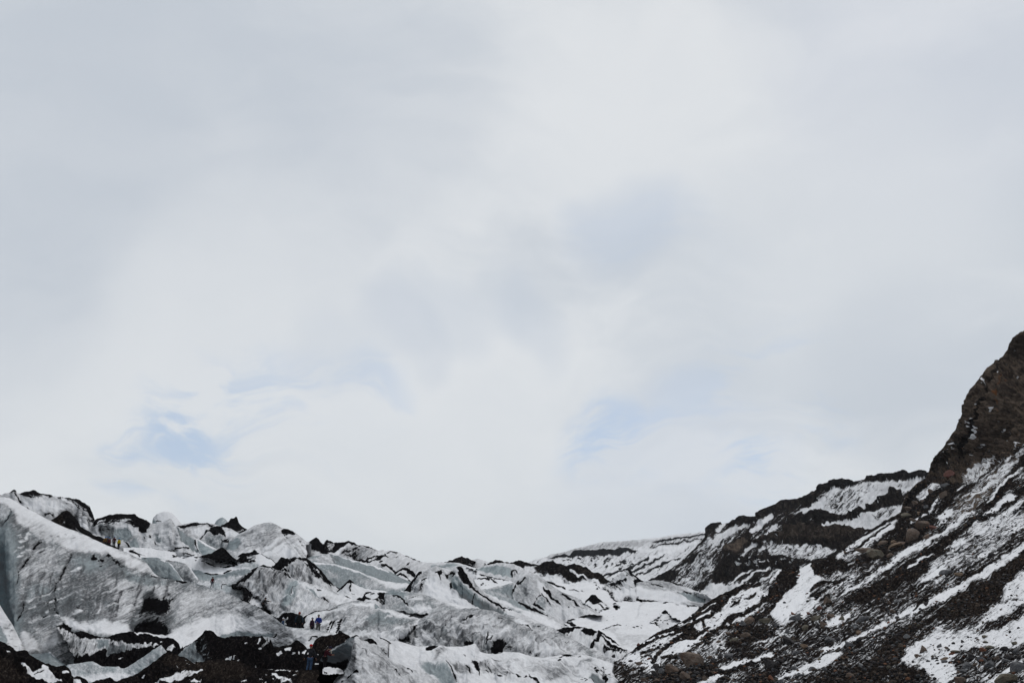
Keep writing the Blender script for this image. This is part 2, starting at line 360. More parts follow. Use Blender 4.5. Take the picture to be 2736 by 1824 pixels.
# ---- middle mountain with rock bands
land('mountain', [(1690,1572,690),(1740,1547,690),(1780,1527,690),(1810,1508,690),(1840,1480,690),(1870,1450,690),(1886,1430,690),(1889,1414,690),(1893,1407,690),(1905,1402,690),(1925,1399,690),(1945,1398,690),(1957,1393,680),(1975,1382,680),(1990,1380,680),(2000,1381,680),(2020,1378,670),(2024,1371,670),(2040,1362,660),(2060,1355,660),(2080,1349,650),(2086,1341,650),(2100,1338,650),(2140,1334,640),(2160,1328,640),(2166,1312,640),(2172,1312,640),(2176,1318,640),(2200,1298,630),(2220,1290,620),(2240,1286,620),(2270,1286,620),(2300,1283,610),(2315,1277,610),(2340,1272,600),(2370,1268,600),(2395,1268,590),(2402,1263,590),(2410,1262,590),(2430,1268,590),(2445,1263,580),(2460,1261,580),(2480,1266,580),(2600,1255,560)],
     [(1690,1640),(1900,1650),(2200,1600),(2600,1560)], [(1690,120),(1900,240),(2600,260)], rnd=.9, cov=(.66,0,.2,.26), sf=(.30,1.7), rag=1.12, dirt_shade=.3, ang=46, amp=2.6, size=30, jag=.9, ops=[
    # snow rich flank at the left
    P(dict(a=.50),(1740,1547),(1840,1480),(1886,1432),(1930,1420),(2000,1395),(1960,1440),(1920,1480),(1900,1520),(1870,1560),(1780,1580),f=8),
    S(SNOW,9,(1915,1418),(1935,1404),f=2), S(dict(a=.18),9,(1870,1470),(1920,1435),(1975,1400)), S(dict(a=.14),7,(1905,1460),(1950,1425),(2000,1402)), S(dict(a=.1),5,(1990,1402),(2015,1396)),
    S(SNOW,13,(2010,1420),(2035,1398),(2060,1378),f=3), S(dict(a=.2),6,(1990,1470),(2030,1440),(2075,1408)), S(dict(a=.1),5,(1955,1505),(1985,1480),(2040,1440),(2075,1400)),
    S(dict(a=.2),8,(2030,1470),(2060,1450),(2075,1420)), S(dict(a=.1),7,(2070,1470),(2090,1455)), S(dict(a=.15),8,(2095,1455),(2090,1475),(2070,1480)),
    S(SNOW,5,(1910,1540),(1940,1525),(1955,1517)), S(SNOW,5,(1950,1560),(1990,1530),(2010,1518)), S(SNOW,6,(1975,1565),(2020,1530),(2060,1518)), S(dict(a=.15),6,(2025,1560),(2060,1535),(2080,1520)),
    P(dict(a=.47),(1780,1540),(1850,1490),(1870,1480),(1900,1500),(1905,1540),(1850,1575),(1790,1570)),
    P(dict(a=.12),(1860,1590),(1900,1560),(1960,1565),(2010,1575),(1950,1605),(1880,1620),f=5),
    P(dict(a=.95,b=.15),(1730,1545),(1760,1528),(1790,1524),(1812,1532),(1800,1548),(1770,1552),(1735,1556),f=4),
    # rock outcrops
    P(dict(a=1,b=.22,n=1.5,d=-7),(1887,1432),(1888,1414),(1900,1402),(1927,1399),(1915,1413),(1900,1424),f=2),
    P(dict(a=1,b=.2,n=1.5,d=-5),(1945,1400),(1975,1382),(2010,1382),(2022,1390),(2010,1400),(1970,1404),f=2),
    P(dict(a=1,b=.22,n=1.5,d=-7),(2022,1374),(2060,1355),(2086,1342),(2140,1333),(2180,1316),(2200,1300),(2180,1330),(2150,1345),(2110,1352),(2080,1365),(2040,1378),(2024,1384),f=2),
    P(dict(a=1,b=.12,n=1.5,d=-8),(2180,1310),(2200,1298),(2230,1286),(2270,1286),(2285,1292),(2275,1297),(2250,1302),(2230,1308),(2200,1310),f=1.5),
    P(dict(a=1,b=.12,n=1.5,d=-7),(2312,1278),(2340,1272),(2395,1267),(2412,1261),(2430,1268),(2420,1272),(2400,1286),(2380,1282),(2345,1285),(2325,1284),f=1.5),
    P(dict(a=1,b=.12,n=1.5,d=-7),(2420,1280),(2432,1268),(2460,1260),(2482,1266),(2600,1260),(2600,1285),(2470,1281),(2440,1284),f=1.5),
    # snow basins between the bands
    P(dict(a=.14,b=.2),(2122,1372),(2160,1352),(2190,1330),(2220,1312),(2280,1300),(2310,1290),(2350,1288),(2400,1288),(2470,1282),(2480,1300),(2450,1310),(2380,1318),(2340,1335),(2320,1352),(2290,1372),(2230,1372),(2180,1368),f=4),
    P(dict(a=.47,b=.22),(2200,1320),(2240,1312),(2290,1300),(2330,1292),(2340,1300),(2320,1320),(2300,1345),(2270,1368),(2220,1370),(2200,1350),f=7),
    P(dict(a=.40,b=.4,g=.4),(2340,1310),(2380,1300),(2440,1293),(2420,1303),(2360,1312)),
    P(SNOW,(2150,1362),(2175,1345),(2200,1330),(2205,1345),(2190,1362),(2160,1368)), P(dict(a=1,b=.2,n=1.5,d=-3),(2135,1358),(2150,1346),(2168,1350),(2160,1356),f=2), P(dict(a=1,b=.2,n=1.5,d=-3),(2160,1342),(2180,1332),(2186,1338),(2172,1344),f=2),
    P(dict(a=1,b=.22,n=1.5,d=-6),(2095,1395),(2130,1380),(2160,1370),(2180,1364),(2230,1374),(2250,1382),(2245,1392),(2210,1405),(2190,1415),(2170,1420),(2130,1425),(2100,1420),f=2.5),
    P(dict(a=1,b=.22,n=1.5,d=-7),(2250,1390),(2270,1372),(2300,1358),(2310,1365),(2305,1380),(2290,1390),(2265,1394),f=2),
    P(dict(a=1,b=.22,n=1.5,d=-6),(2310,1352),(2340,1340),(2360,1325),(2385,1311),(2405,1312),(2412,1330),(2420,1345),(2380,1352),(2345,1354),(2325,1360),f=2),
    P(dict(a=1,b=.2),(2310,1360),(2335,1362),(2340,1370),(2315,1374)),
    P(dict(a=.05),(2200,1414),(2220,1398),(2250,1393),(2290,1390),(2310,1372),(2350,1362),(2390,1352),(2412,1350),(2400,1380),(2340,1400),(2325,1413),(2290,1410),(2250,1405),(2225,1404),f=2.5),
    P(dict(a=.45),(2330,1375),(2380,1355),(2400,1362),(2370,1385),(2335,1390)), S(SNOW,7,(2196,1412),(2215,1398)),
    S(SNOW,14,(2170,1480),(2190,1460),(2200,1440)),
    P(dict(a=1,b=.42,n=1.5,d=-9),(1990,1455),(2040,1440),(2100,1415),(2150,1410),(2190,1412),(2240,1408),(2290,1413),(2325,1415),(2310,1425),(2270,1440),(2220,1450),(2150,1448),(2080,1442),(2030,1452),f=3),
    P(dict(a=1,b=.25),(2100,1446),(2200,1450),(2270,1445),(2240,1475),(2180,1470),(2110,1462)),
    P(dict(a=.44),(2040,1450),(2100,1452),(2200,1458),(2235,1465),(2200,1500),(2130,1492),(2060,1482)),
    P(dict(a=1,b=.5,n=1.5,d=-6),(1935,1460),(1990,1440),(2000,1452),(1970,1475),(1930,1480),f=3),
    P(dict(a=1,b=.22,n=1.5,d=-4),(1900,1545),(1925,1510),(1960,1480),(1990,1490),(2060,1488),(2130,1495),(2130,1515),(2070,1516),(2000,1518),(1960,1540),(1930,1555),f=4),
    P(dict(a=.9,b=.22),(1810,1512),(1850,1485),(1875,1475),(1860,1495),(1825,1508)),
    *spots(1960,1497,2120,1512,26,2.5,dict(a=0,g=.5,i=.6),seed=8), *spots(2080,1455,2200,1480,14,3,SNOW,seed=9),
    S(SNOW,7,(2165,1515),(2172,1495),(2188,1475),f=2.5), S(SNOW,5,(2130,1478),(2145,1462))])
# ---- dark moraine on the skyline, right of centre
land('moraine_ridge', [(1150,1506,420),(1195,1500,420),(1210,1496,420),(1222,1491,420),(1230,1488,420),(1233,1486,420),(1238,1489,420),(1250,1491,420),(1262,1497,420),(1275,1501,420),(1305,1504,420),(1315,1500,420),(1325,1496,420),(1337,1496,420),(1347,1502,415),(1360,1503,410),(1375,1501,410),(1385,1497,400),(1390,1497,400),(1410,1504,400),(1425,1506,400),(1437,1510,400),(1450,1504,395),(1465,1499,395),(1478,1499,390),(1490,1505,390),(1505,1510,390),(1515,1511,385),(1520,1507,385),(1535,1506,380),(1550,1511,380),(1565,1515,380),(1576,1522,380),(1580,1529,370),(1600,1531,370),(1608,1535,370),(1615,1545,370),(1630,1553,370),(1660,1560,370)],
     [(1150,1530),(1400,1590),(1660,1590)], 60, cov=(.95,0,.1,.15), ang=15, amp=3, size=16, jag=1.1, ops=[
    P(dict(a=.5),(1240,1505),(1290,1508),(1330,1510),(1330,1520),(1270,1520)),
    P(dict(a=.3),(1400,1512),(1440,1512),(1450,1530),(1500,1540),(1520,1545),(1440,1560),(1390,1545),f=4),
    P(dict(a=.62),(1420,1515),(1470,1512),(1510,1525),(1500,1538),(1450,1535)),
    P(SNOW,(1440,1545),(1470,1536),(1500,1538),(1520,1532),(1530,1545),(1560,1550),(1620,1562),(1640,1590),(1420,1590),f=4),
    P(dict(a=.8),(1500,1545),(1510,1520),(1530,1522),(1545,1540),(1555,1552),(1530,1556),(1505,1550),f=5),
    S(dict(a=.5,g=.5),14,(1510,1545),(1515,1562)), S(SNOW,5,(1525,1524),(1540,1535),(1560,1542),(1600,1555)),
    P(dict(a=1,b=.3),(1530,1512),(1550,1512),(1575,1525),(1605,1535),(1620,1552),(1600,1548),(1570,1540),(1545,1528))])
# ---- dark hump and white sliver on the skyline
land('glacier', [(1255,1502,440),(1262,1495,440),(1275,1492,440),(1290,1495,440),(1305,1501,440),(1315,1506,440)], 1530, 20, cov=(0,.1,.1,0), amp=1, jag=.2)
# ---- snow plain
land('snow_plain', [(1080,1499,370),(1125,1500,370),(1160,1502,370),(1200,1502,370),(1225,1503,365),(1245,1509,360),(1265,1516,350),(1300,1523,345),(1340,1530,340),(1400,1540,335),(1440,1548,330),(1480,1556,330),(1520,1560,325),(1560,1556,320),(1600,1560,320),(1640,1568,310),(1700,1572,300),(1800,1575,290),(1860,1580,280),(1900,1595,270),(1960,1610,260)],
     [(1080,1600),(1300,1700),(1500,1760),(1700,1780),(1960,1780)], [(1080,120),(1500,215),(1960,170)], rnd=.62, cov=(.02,0,.05,0), ang=8, amp=1.2, size=50, jag=.3, ops=[
    P(dict(i=.9,g=.3),(1110,1506),(1160,1508),(1200,1508),(1170,1516),(1145,1516),(1125,1510)),
    S(ASH,2,(1110,1503),(1119,1504)), S(ASH,2.5,(1275,1547),(1300,1545),(1310,1545),(1330,1558)), P(ASH,(1290,1548),(1303,1543),(1308,1551)), S(ASH,2.5,(1318,1538),(1330,1542)), S(ASH,2.5,(1343,1534),(1356,1542)),
    *spots(1285,1555,1325,1566,6,1.6,seed=12), S(ASH,4.5,(1460,1552),(1480,1560),(1508,1573)), S(ASH,2,(1520,1577),(1532,1573),(1545,1580)), S(ASH,2,(1547,1580),(1553,1577),(1561,1581)),
    S(ASH,6,(1623,1572),(1640,1567),(1660,1571)), S(ASH,6,(1665,1570),(1678,1567),(1690,1572)), S(ASH,8,(1688,1568),(1710,1572),(1735,1590)),
    P(dict(a=.55),(1640,1540),(1700,1550),(1690,1562),(1640,1565),(1600,1555)), *spots(1590,1560,1620,1575,8,1.5,seed=13),
    S(ASH,6,(1480,1650),(1500,1655),(1530,1668),(1560,1684)), S(dict(a=.7),5,(1495,1654),(1520,1665)),
    *spots(1600,1640,1800,1665,22,1.3,dict(a=.75),seed=14), *spots(1640,1670,1720,1682,8,1.8,dict(a=.8),seed=15), *spots(1500,1665,1540,1680,8,1.6,seed=16),
    S(dict(a=.9),3,(1610,1680),(1640,1672),(1650,1668),(1660,1671)), P(dict(g=.3,i=.3),(1610,1682),(1650,1676),(1640,1690)),
    S(dict(g=.22),6,(1735,1590),(1715,1612),(1700,1650)), *spots(1880,1600,1960,1610,6,3,seed=17),
    P(dict(g=.22),(1640,1690),(1760,1700),(1700,1730),(1660,1725))])
# ---- jagged peak and grey humps at the foot of the mountain
land('snow_hummock', [(1610,1566,340),(1625,1558,340),(1640,1545,340),(1655,1533,340),(1665,1526,340),(1674,1519,340),(1676,1517,340),(1681,1522,340),(1690,1532,335),(1700,1540,335),(1715,1550,330),(1735,1563,330),(1755,1577,325),(1775,1588,320)], 1605, 60, cov=(.45,.2,.3,0), ang=-35, amp=3, size=14, ops=[
    S(ASH,4,(1676,1518),(1690,1533),(1720,1555),(1760,1582)), P(dict(a=.2,i=.4,g=.35),(1640,1548),(1668,1528),(1675,1545),(1650,1556)), P(dict(a=.1,i=.4,g=.3),(1680,1535),(1692,1540),(1700,1556),(1684,1550)),
    P(dict(a=0,g=.15,i=.2),(1665,1562),(1685,1545),(1695,1550),(1690,1566),(1670,1570)), P(ASH,(1693,1548),(1715,1556),(1745,1578),(1760,1590),(1735,1585),(1712,1570),(1695,1562)),
    S(ASH,6,(1632,1562),(1650,1555),(1672,1552)), P(SNOW,(1640,1575),(1700,1572),(1730,1592),(1640,1600))], tL=30, tR=40, tags=dict(label='jagged ash streaked ice peak rising behind the flat snow plain, below the mountain', category='ice peak'))
land('glacier', [(1700,1556,310),(1730,1551,310),(1760,1550,310),(1790,1554,310),(1815,1560,305),(1840,1570,300),(1865,1580,295),(1890,1590,290),(1910,1600,285)], [(1700,1600),(1800,1612),(1910,1625)], 26, cov=(.08,.3,.32,0), ang=-20, amp=2.5, size=22, ops=[
    P(dict(i=1,g=.15,d=3),(1812,1585),(1835,1582),(1860,1583),(1885,1592),(1884,1612),(1862,1605),(1830,1596),f=2), S(ASH,2.5,(1884,1592),(1884,1611)), S(ASH,1.6,(1800,1583),(1850,1582),(1890,1592)), P(SNOW,(1890,1592),(1910,1600),(1910,1620),(1888,1612)), P(SNOW,(1700,1565),(1790,1580),(1860,1606),(1800,1612),(1700,1600)), S(ASH,2,(1740,1560),(1775,1568)), S(dict(a=.7),3,(1790,1556),(1830,1566))])
land('ash_cone', [(1736,1660,205),(1750,1648,205),(1762,1640,205),(1772,1633,205),(1778,1628,205),(1784,1635,205),(1795,1645,205),(1810,1652,205),(1826,1660,205)], 1690, 26, cov=(0,0,.1,0), amp=1.5, jag=.4, ang=25, ops=[
    P(ASH,(1762,1640),(1778,1627),(1792,1642),(1785,1641),(1770,1639),f=1.5), S(ASH,2,(1738,1659),(1765,1640)), S(ASH,2,(1790,1643),(1825,1660)), *spots(1740,1655,1820,1670,14,2.2,seed=21)], tL=40, tR=40, tags=dict(label='little black pointed cone on the snow plain beside the boulder slope edge', category='ash cone'))
land('ash_cone', [(1548,1616,238),(1562,1606,238),(1574,1597,238),(1580,1590,238),(1585,1588,238),(1590,1589,238),(1597,1597,238),(1606,1604,238),(1614,1611,238),(1628,1622,238)], 1640, 20, cov=(1,0,.1,.05), amp=2, jag=.8, ops=[
    P(SNOW,(1548,1618),(1575,1605),(1582,1612),(1592,1612),(1610,1608),(1640,1625),(1640,1645),(1548,1645)), S(ASH,5,(1550,1616),(1568,1604)), S(ASH,3,(1600,1614),(1612,1622)), *spots(1605,1612,1632,1624,6,1.6,seed=22)], tL=30, tR=34, tags=dict(label='black ash cone standing alone in the middle of the flat snow plain', category='ash cone'))
land('ash_cone', [(1634,1618,232),(1640,1611,232),(1644,1610,232),(1650,1614,232),(1656,1619,232)], 1624, 2, cov=(1,0,0,0), amp=1, jag=.5, ops=[], tL=6, tR=6, tags=dict(label='tiny black ash heap on the plain, right of the lone cone', category='ash cone'))
# ---- blue arch behind the plain, centre
land('glacier', [(1255,1522,345),(1285,1514,345),(1305,1508,345),(1325,1504,345),(1345,1503,345),(1360,1504,345),(1375,1507,345),(1392,1514,345),(1405,1524,345),(1420,1536,345)], [(1255,1530),(1320,1545),(1420,1560)], 22, cov=(.05,.2,.12,0), ang=60, amp=2, size=18, ops=[
    P(dict(i=1,g=.12,d=3),(1270,1521),(1300,1512),(1330,1507),(1352,1512),(1368,1520),(1368,1540),(1345,1538),(1310,1530),f=2), S(dict(a=.95),3,(1367,1524),(1370,1540)), S(dict(a=.7,g=.7),4,(1369,1524),(1378,1523),(1383,1534)), S(dict(a=.5,g=.7),2.5,(1375,1528),(1375,1540))], tR=40)
land('glacier', [(1060,1500,350),(1085,1499,350),(1120,1501,350),(1170,1503,350),(1200,1502,350),(1215,1502,350),(1240,1508,350),(1270,1520,345)], 1545, 25, cov=(0,.15,.08,0), amp=1.5, jag=.3, ops=[
    P(dict(i=.9,g=.25),(1108,1508),(1150,1510),(1210,1504),(1225,1508),(1200,1516),(1150,1519),(1120,1514),f=4)])
# ---- grey hill right of centre with the open triangle
land('glacier', [(1270,1578,262),(1290,1573,262),(1310,1571,262),(1335,1564,262),(1355,1560,262),(1372,1555,260),(1388,1547,260),(1400,1540,260),(1412,1535,258),(1425,1533,258),(1436,1536,258),(1448,1543,256),(1460,1553,255),(1480,1567,250),(1500,1580,248),(1512,1586,245),(1530,1591,245),(1545,1598,245),(1560,1608,240),(1580,1620,235),(1610,1642,230)], [(1270,1620),(1450,1665),(1610,1690)], [(1270,30),(1450,50),(1610,40)], cov=(.03,.2,.24,0), ang=-42, amp=3, size=24, flute=1.0, ops=[
    P(dict(i=.9,g=.35),(1340,1566),(1370,1558),(1376,1575),(1370,1595),(1345,1585),(1300,1578),f=6), S(dict(a=.75,g=.8),4,(1385,1552),(1375,1568),(1370,1592)), S(dict(a=1),6,(1404,1543),(1392,1555),(1385,1562)),
    P(dict(i=.3,g=.45),(1375,1560),(1400,1545),(1430,1545),(1440,1570),(1430,1600),(1420,1615),(1380,1600),f=8), P(dict(g=.05,i=0),(1435,1550),(1470,1580),(1450,1600),(1440,1580)),
    S(ASH,3.5,(1424,1614),(1435,1600),(1448,1586),(1460,1600),(1470,1612)), P(dict(i=.7,g=.35),(1430,1612),(1448,1590),(1462,1610),(1455,1630),(1440,1622),f=3), S(ASH,3.5,(1426,1613),(1440,1622),(1458,1634)),
    S(ASH,3,(1450,1571),(1462,1580),(1475,1592)), S(ASH,4,(1472,1592),(1485,1605),(1500,1620)), S(ASH,7,(1504,1588),(1515,1594),(1525,1600),f=2), S(ASH,6,(1532,1602),(1540,1612),(1548,1617)), S(dict(g=.5),14,(1500,1582),(1515,1592)),
    P(dict(a=.05,g=.2),(1460,1620),(1560,1625),(1610,1645),(1600,1680),(1450,1660)), *spots(1520,1622,1560,1630,5,1.6,seed=23)], tR=120)
land('glacier', [(1255,1585,225),(1290,1576,225),(1310,1577,225),(1335,1585,225),(1360,1597,222),(1385,1606,220),(1400,1612,218),(1425,1617,215),(1440,1627,212),(1465,1640,208),(1490,1654,205),(1520,1672,200)], [(1255,1640),(1400,1680),(1520,1710)], 40, cov=(.02,.45,.22,0), ang=-28, amp=2.5, size=26, ops=[
    P(dict(i=.8,g=.3),(1290,1580),(1340,1590),(1400,1614),(1430,1622),(1400,1632),(1360,1620),(1310,1600),f=6), S(ASH,6,(1385,1609),(1400,1616),(1420,1628),(1440,1634)), S(ASH,4,(1425,1626),(1450,1640),(1465,1648)), P(SNOW,(1400,1632),(1440,1640),(1480,1660),(1520,1690),(1400,1690),(1380,1650),f=5), S(SNOW,9,(1290,1585),(1330,1606),(1380,1624),(1420,1640))], tR=60)
# ---- low black capped mound on the right of the plain's near side
land('moraine_mound', [(1478,1692,150),(1492,1685,150),(1510,1679,150),(1530,1674,150),(1541,1671,150),(1550,1674,150),(1556,1673,148),(1570,1677,146),(1580,1678,145),(1588,1684,145),(1596,1686,143),(1599,1683,142),(1604,1685,142),(1615,1691,140),(1630,1702,137),(1645,1713,134),(1660,1724,130),(1675,1734,128),(1700,1750,122),(1725,1765,118)], [(1478,1760),(1725,1810)], 30, cov=(.03,.1,.2,0), ang=60, amp=3, size=18, jag=.8, ops=[
    P(ASH,(1480,1692),(1510,1678),(1545,1670),(1560,1675),(1540,1680),(1520,1690),(1505,1694)), P(ASH,(1553,1685),(1562,1677),(1580,1679),(1594,1688),(1582,1697),(1570,1691),(1558,1690)), P(dict(a=.45,g=.5),(1505,1690),(1530,1690),(1530,1705),(1515,1700)),
    S(ASH,12,(1603,1690),(1595,1708),(1585,1722),(1578,1731),f=3), P(ASH,(1600,1690),(1612,1692),(1640,1712),(1672,1735),(1665,1742),(1640,1735),(1625,1720),(1610,1705),f=4), P(dict(a=.62),(1610,1715),(1640,1735),(1680,1738),(1660,1748),(1610,1742)),
    S(ASH,4,(1598,1684),(1620,1697),(1640,1710)), S(SNOW,4,(1610,1697),(1640,1720),(1670,1733))], tL=40, tR=20)
# ================== left skyline
land('glacier', [(-420,1400,255),(-200,1370,262),(-90,1345,262),(-40,1326,262),(0,1320,262),(15,1318,262),(25,1314,262),(33,1311,262),(38,1308,262),(41,1306,262),(43,1311,262),(46,1317,262),(53,1320,262),(62,1315,262),(70,1312,262),(80,1312,262),(88,1310,262),(97,1311,262),(105,1316,262),(112,1319,262),(120,1318,262),(130,1322,262),(145,1326,262),(165,1329,262),(187,1330,262),(200,1332,262),(212,1335,260),(220,1340,260),(228,1344,258),(231,1348,258),(239,1349,258),(242,1358,256),(247,1372,254),(252,1386,252),(258,1400,250),(265,1416,248),(271,1430,246),(280,1446,244)], [(-420,1450),(-90,1400),(280,1470)], 34, cov=(.05,.15,.3,0), ang=-38, amp=3.5, size=30, jag=1, flute=1.5, ops=[
    P(dict(a=.9,b=.1),(50,1321),(65,1313),(95,1308),(120,1318),(150,1326),(212,1333),(240,1348),(246,1368),(236,1352),(222,1350),(205,1342),(185,1333),(160,1332),(130,1325),(100,1330),(82,1331)),
    P(dict(a=.58),(65,1322),(110,1320),(150,1328),(140,1333),(90,1331)), S(ASH,5,(38,1309),(43,1325),(58,1340),(75,1357),(88,1366)), S(ASH,3,(40,1308),(30,1315)),
    *streaks(60, 1345, 200, 1400, 26, 50, 14, 1.8, dict(g=.65), 330), *streaks(150, 1335, 245, 1370, 40, 34, 62, 2.2, dict(g=.9, a=.4), 331, .2), *streaks(180, 1350, 250, 1400, 14, 30, 50, 2.0, dict(g=.05, a=0), 332, .2), P(dict(a=.42,g=.6),(140,1334),(185,1333),(225,1350),(245,1370),(262,1410),(272,1432),(255,1425),(225,1390),(195,1370),(165,1345),f=5), P(dict(a=.7,g=.8),(180,1334),(215,1345),(240,1352),(250,1385),(262,1415),(245,1390),(228,1360),(205,1348),f=4), S(SNOW,3,(165,1332),(190,1345),(205,1358)),
    P(dict(g=.12,a=0,i=.1),(60,1345),(110,1330),(145,1333),(175,1355),(150,1370),(110,1365),(85,1360),f=8), P(dict(g=.1,a=0),(200,1395),(230,1405),(270,1440),(240,1425),(215,1410)), *spots(118,1376,140,1386,8,3,seed=31)])
land('serac', [(407,1392,300),(409,1383,300),(413,1379,300),(420,1372,300),(430,1368,300),(440,1365.5,300),(450,1366,300),(458,1368,300),(465,1374,300),(472,1383,300),(480,1394,300),(490,1408,300)], 1425, 12, cov=(0,.25,.08,0), amp=1.6, jag=.15, ang=60, ops=[S(ASH,2.5,(417,1389),(424,1392),(432,1395)), P(dict(i=.9),(409,1386),(416,1390),(418,1400),(410,1402))], tags=dict(label='tall rounded white ice block on the left skyline, hooked at its left', category='serac'))
land('serac', [(572,1402,310),(576,1393,310),(582,1387,310),(588,1383,310),(594,1381,310),(600,1384,310),(606,1390,310),(611,1398,310)], 1420, 10, cov=(0,.75,.08,0), amp=1.5, jag=.15, ang=50, ops=[], tags=dict(label='small pale blue ice knob beside the sharp black tooth on the skyline', category='serac'))
land('ash_tooth', [(585,1410,290),(592,1404,290),(602,1399,290),(612,1393,290),(617,1387,290),(624,1384,290),(630,1380,290),(633,1382,290),(635,1390,290),(640,1400,290),(647,1407,290),(656,1412,290),(664,1417,290)], 1450, 12, cov=(1,0,0,.08), amp=2.6, jag=1.3, ang=-35, ops=[S(SNOW,2,(636,1424),(650,1414)), S(dict(a=0,g=.3),2,(630,1425),(645,1414))], tags=dict(label='sharp black ash covered tooth standing on the left skyline', category='ice tooth'))
land('glacier', [(455,1425,280),(466,1412,280),(476,1403,280),(490,1400,280),(505,1397,280),(515,1395.5,280),(522,1395,280),(530,1397,280),(545,1397,280),(560,1398,280),(575,1400,278),(585,1404,278),(595,1407,276),(610,1410,276),(625,1416,274),(640,1424,272),(655,1430,270)], 1490, 35, cov=(.08,.15,.3,0), ang=25, amp=3, size=18, jag=1, ops=[
    P(dict(a=.68),(474,1404),(520,1394),(560,1398),(590,1405),(585,1416),(560,1404),(540,1402),(500,1410),(488,1416)), P(dict(a=.72),(560,1402),(590,1406),(606,1420),(612,1432),(596,1432),(585,1424),(570,1420),(560,1412)), S(ASH,4,(534,1440),(550,1424),(562,1418),(583,1427)),
    P(dict(i=.6,g=.5),(540,1440),(562,1424),(590,1430),(618,1440),(612,1468),(560,1470),f=4), P(dict(a=.6,g=.5),(590,1440),(614,1436),(614,1452),(592,1455)), P(dict(g=.08,a=.05),(600,1414),(650,1428),(630,1436),(605,1430)), P(dict(a=.05,g=.1),(510,1412),(550,1405),(556,1415),(530,1432),(510,1425))])
land('glacier', [(244,1405,232),(252,1389,232),(258,1386,232),(268,1383,232),(280,1379,232),(290,1376,232),(303,1374,232),(315,1373,232),(325,1372,232),(340,1374,232),(352,1374,232),(356,1372,232),(361,1373,232),(364,1379,232),(370,1382,232),(380,1386,232),(386,1389,230),(391,1388,230),(398,1394,230),(405,1398,230),(414,1399,230),(425,1398,228),(436,1393,228),(445,1388,228),(452,1385,228),(457,1385,228),(460,1390,226),(464,1398,226),(470,1405,224),(478,1407,222),(490,1418,222),(500,1428,220),(512,1431,220),(525,1438,220),(540,1446,218),(560,1457,215),(580,1468,212),(600,1480,210)], [(244,1500),(600,1520)], 26, rnd=.8, cov=(.03,.12,.16,0), ang=12, amp=3, size=26, jag=.7, ops=[
    P(dict(a=.98,b=.05),(250,1391),(300,1372),(358,1370),(400,1396),(396,1412),(385,1420),(372,1415),(366,1400),(352,1392),(335,1384),(320,1388),(300,1388),(275,1394),(262,1402),(248,1405),f=3),
    P(dict(a=.5),(262,1402),(300,1388),(340,1388),(368,1405),(375,1420),(350,1405),(320,1396),(290,1405)), S(SNOW,3,(262,1399),(280,1387)), P(dict(a=.8),(345,1393),(372,1402),(395,1418),(385,1424),(368,1412)),
    P(dict(i=.8,g=.85,a=.35,d=2),(262,1403),(285,1406),(307,1413),(303,1440),(285,1436),(268,1430),f=3), P(dict(i=1,g=.25,d=3),(308,1417),(318,1411),(336,1406),(346,1420),(358,1434),(350,1440),(340,1447),(325,1446),(310,1440),(303,1430),f=1.6),
    P(dict(i=.7,g=.7,d=2),(330,1448),(358,1436),(362,1440),(345,1453)), P(dict(i=1,g=.2,d=2),(345,1455),(362,1440),(373,1462),(352,1461),f=2), S(ASH,4,(333,1453),(343,1458),(350,1463)),
    P(dict(i=.2,g=.35),(385,1402),(396,1393),(425,1400),(440,1396),(425,1405),(405,1415),(390,1414)), P(dict(g=.32,i=.2),(440,1392),(456,1384),(470,1410),(476,1430),(462,1430),(440,1405)), P(dict(a=.5,g=.5),(462,1398),(468,1402),(476,1432),(466,1430)),
    P(dict(i=1,g=.42,d=4),(470,1406),(490,1418),(505,1429),(520,1437),(523,1466),(535,1478),(515,1470),(495,1455),(482,1430),f=2), P(dict(i=1,g=.14,d=1),(526,1443),(540,1450),(560,1463),(577,1474),(560,1480),(542,1483),(532,1472),f=2), S(ASH,2.5,(521,1440),(524,1462),(532,1478)), S(SNOW,4,(528,1440),(560,1457),(585,1472)),
    S(ASH,4,(402,1431),(404,1436)), S(ASH,4,(413,1449),(418,1453)), P(dict(i=.8,g=.3),(413,1425),(422,1430),(424,1440),(440,1447),(420,1447)), S(ASH,2,(485,1482),(500,1480),(513,1479)), S(ASH,2.5,(450,1470),(480,1464),(505,1466)), S(ASH,3,(505,1484),(512,1485)), *spots(380,1428,400,1460,10,1.2,seed=33)])
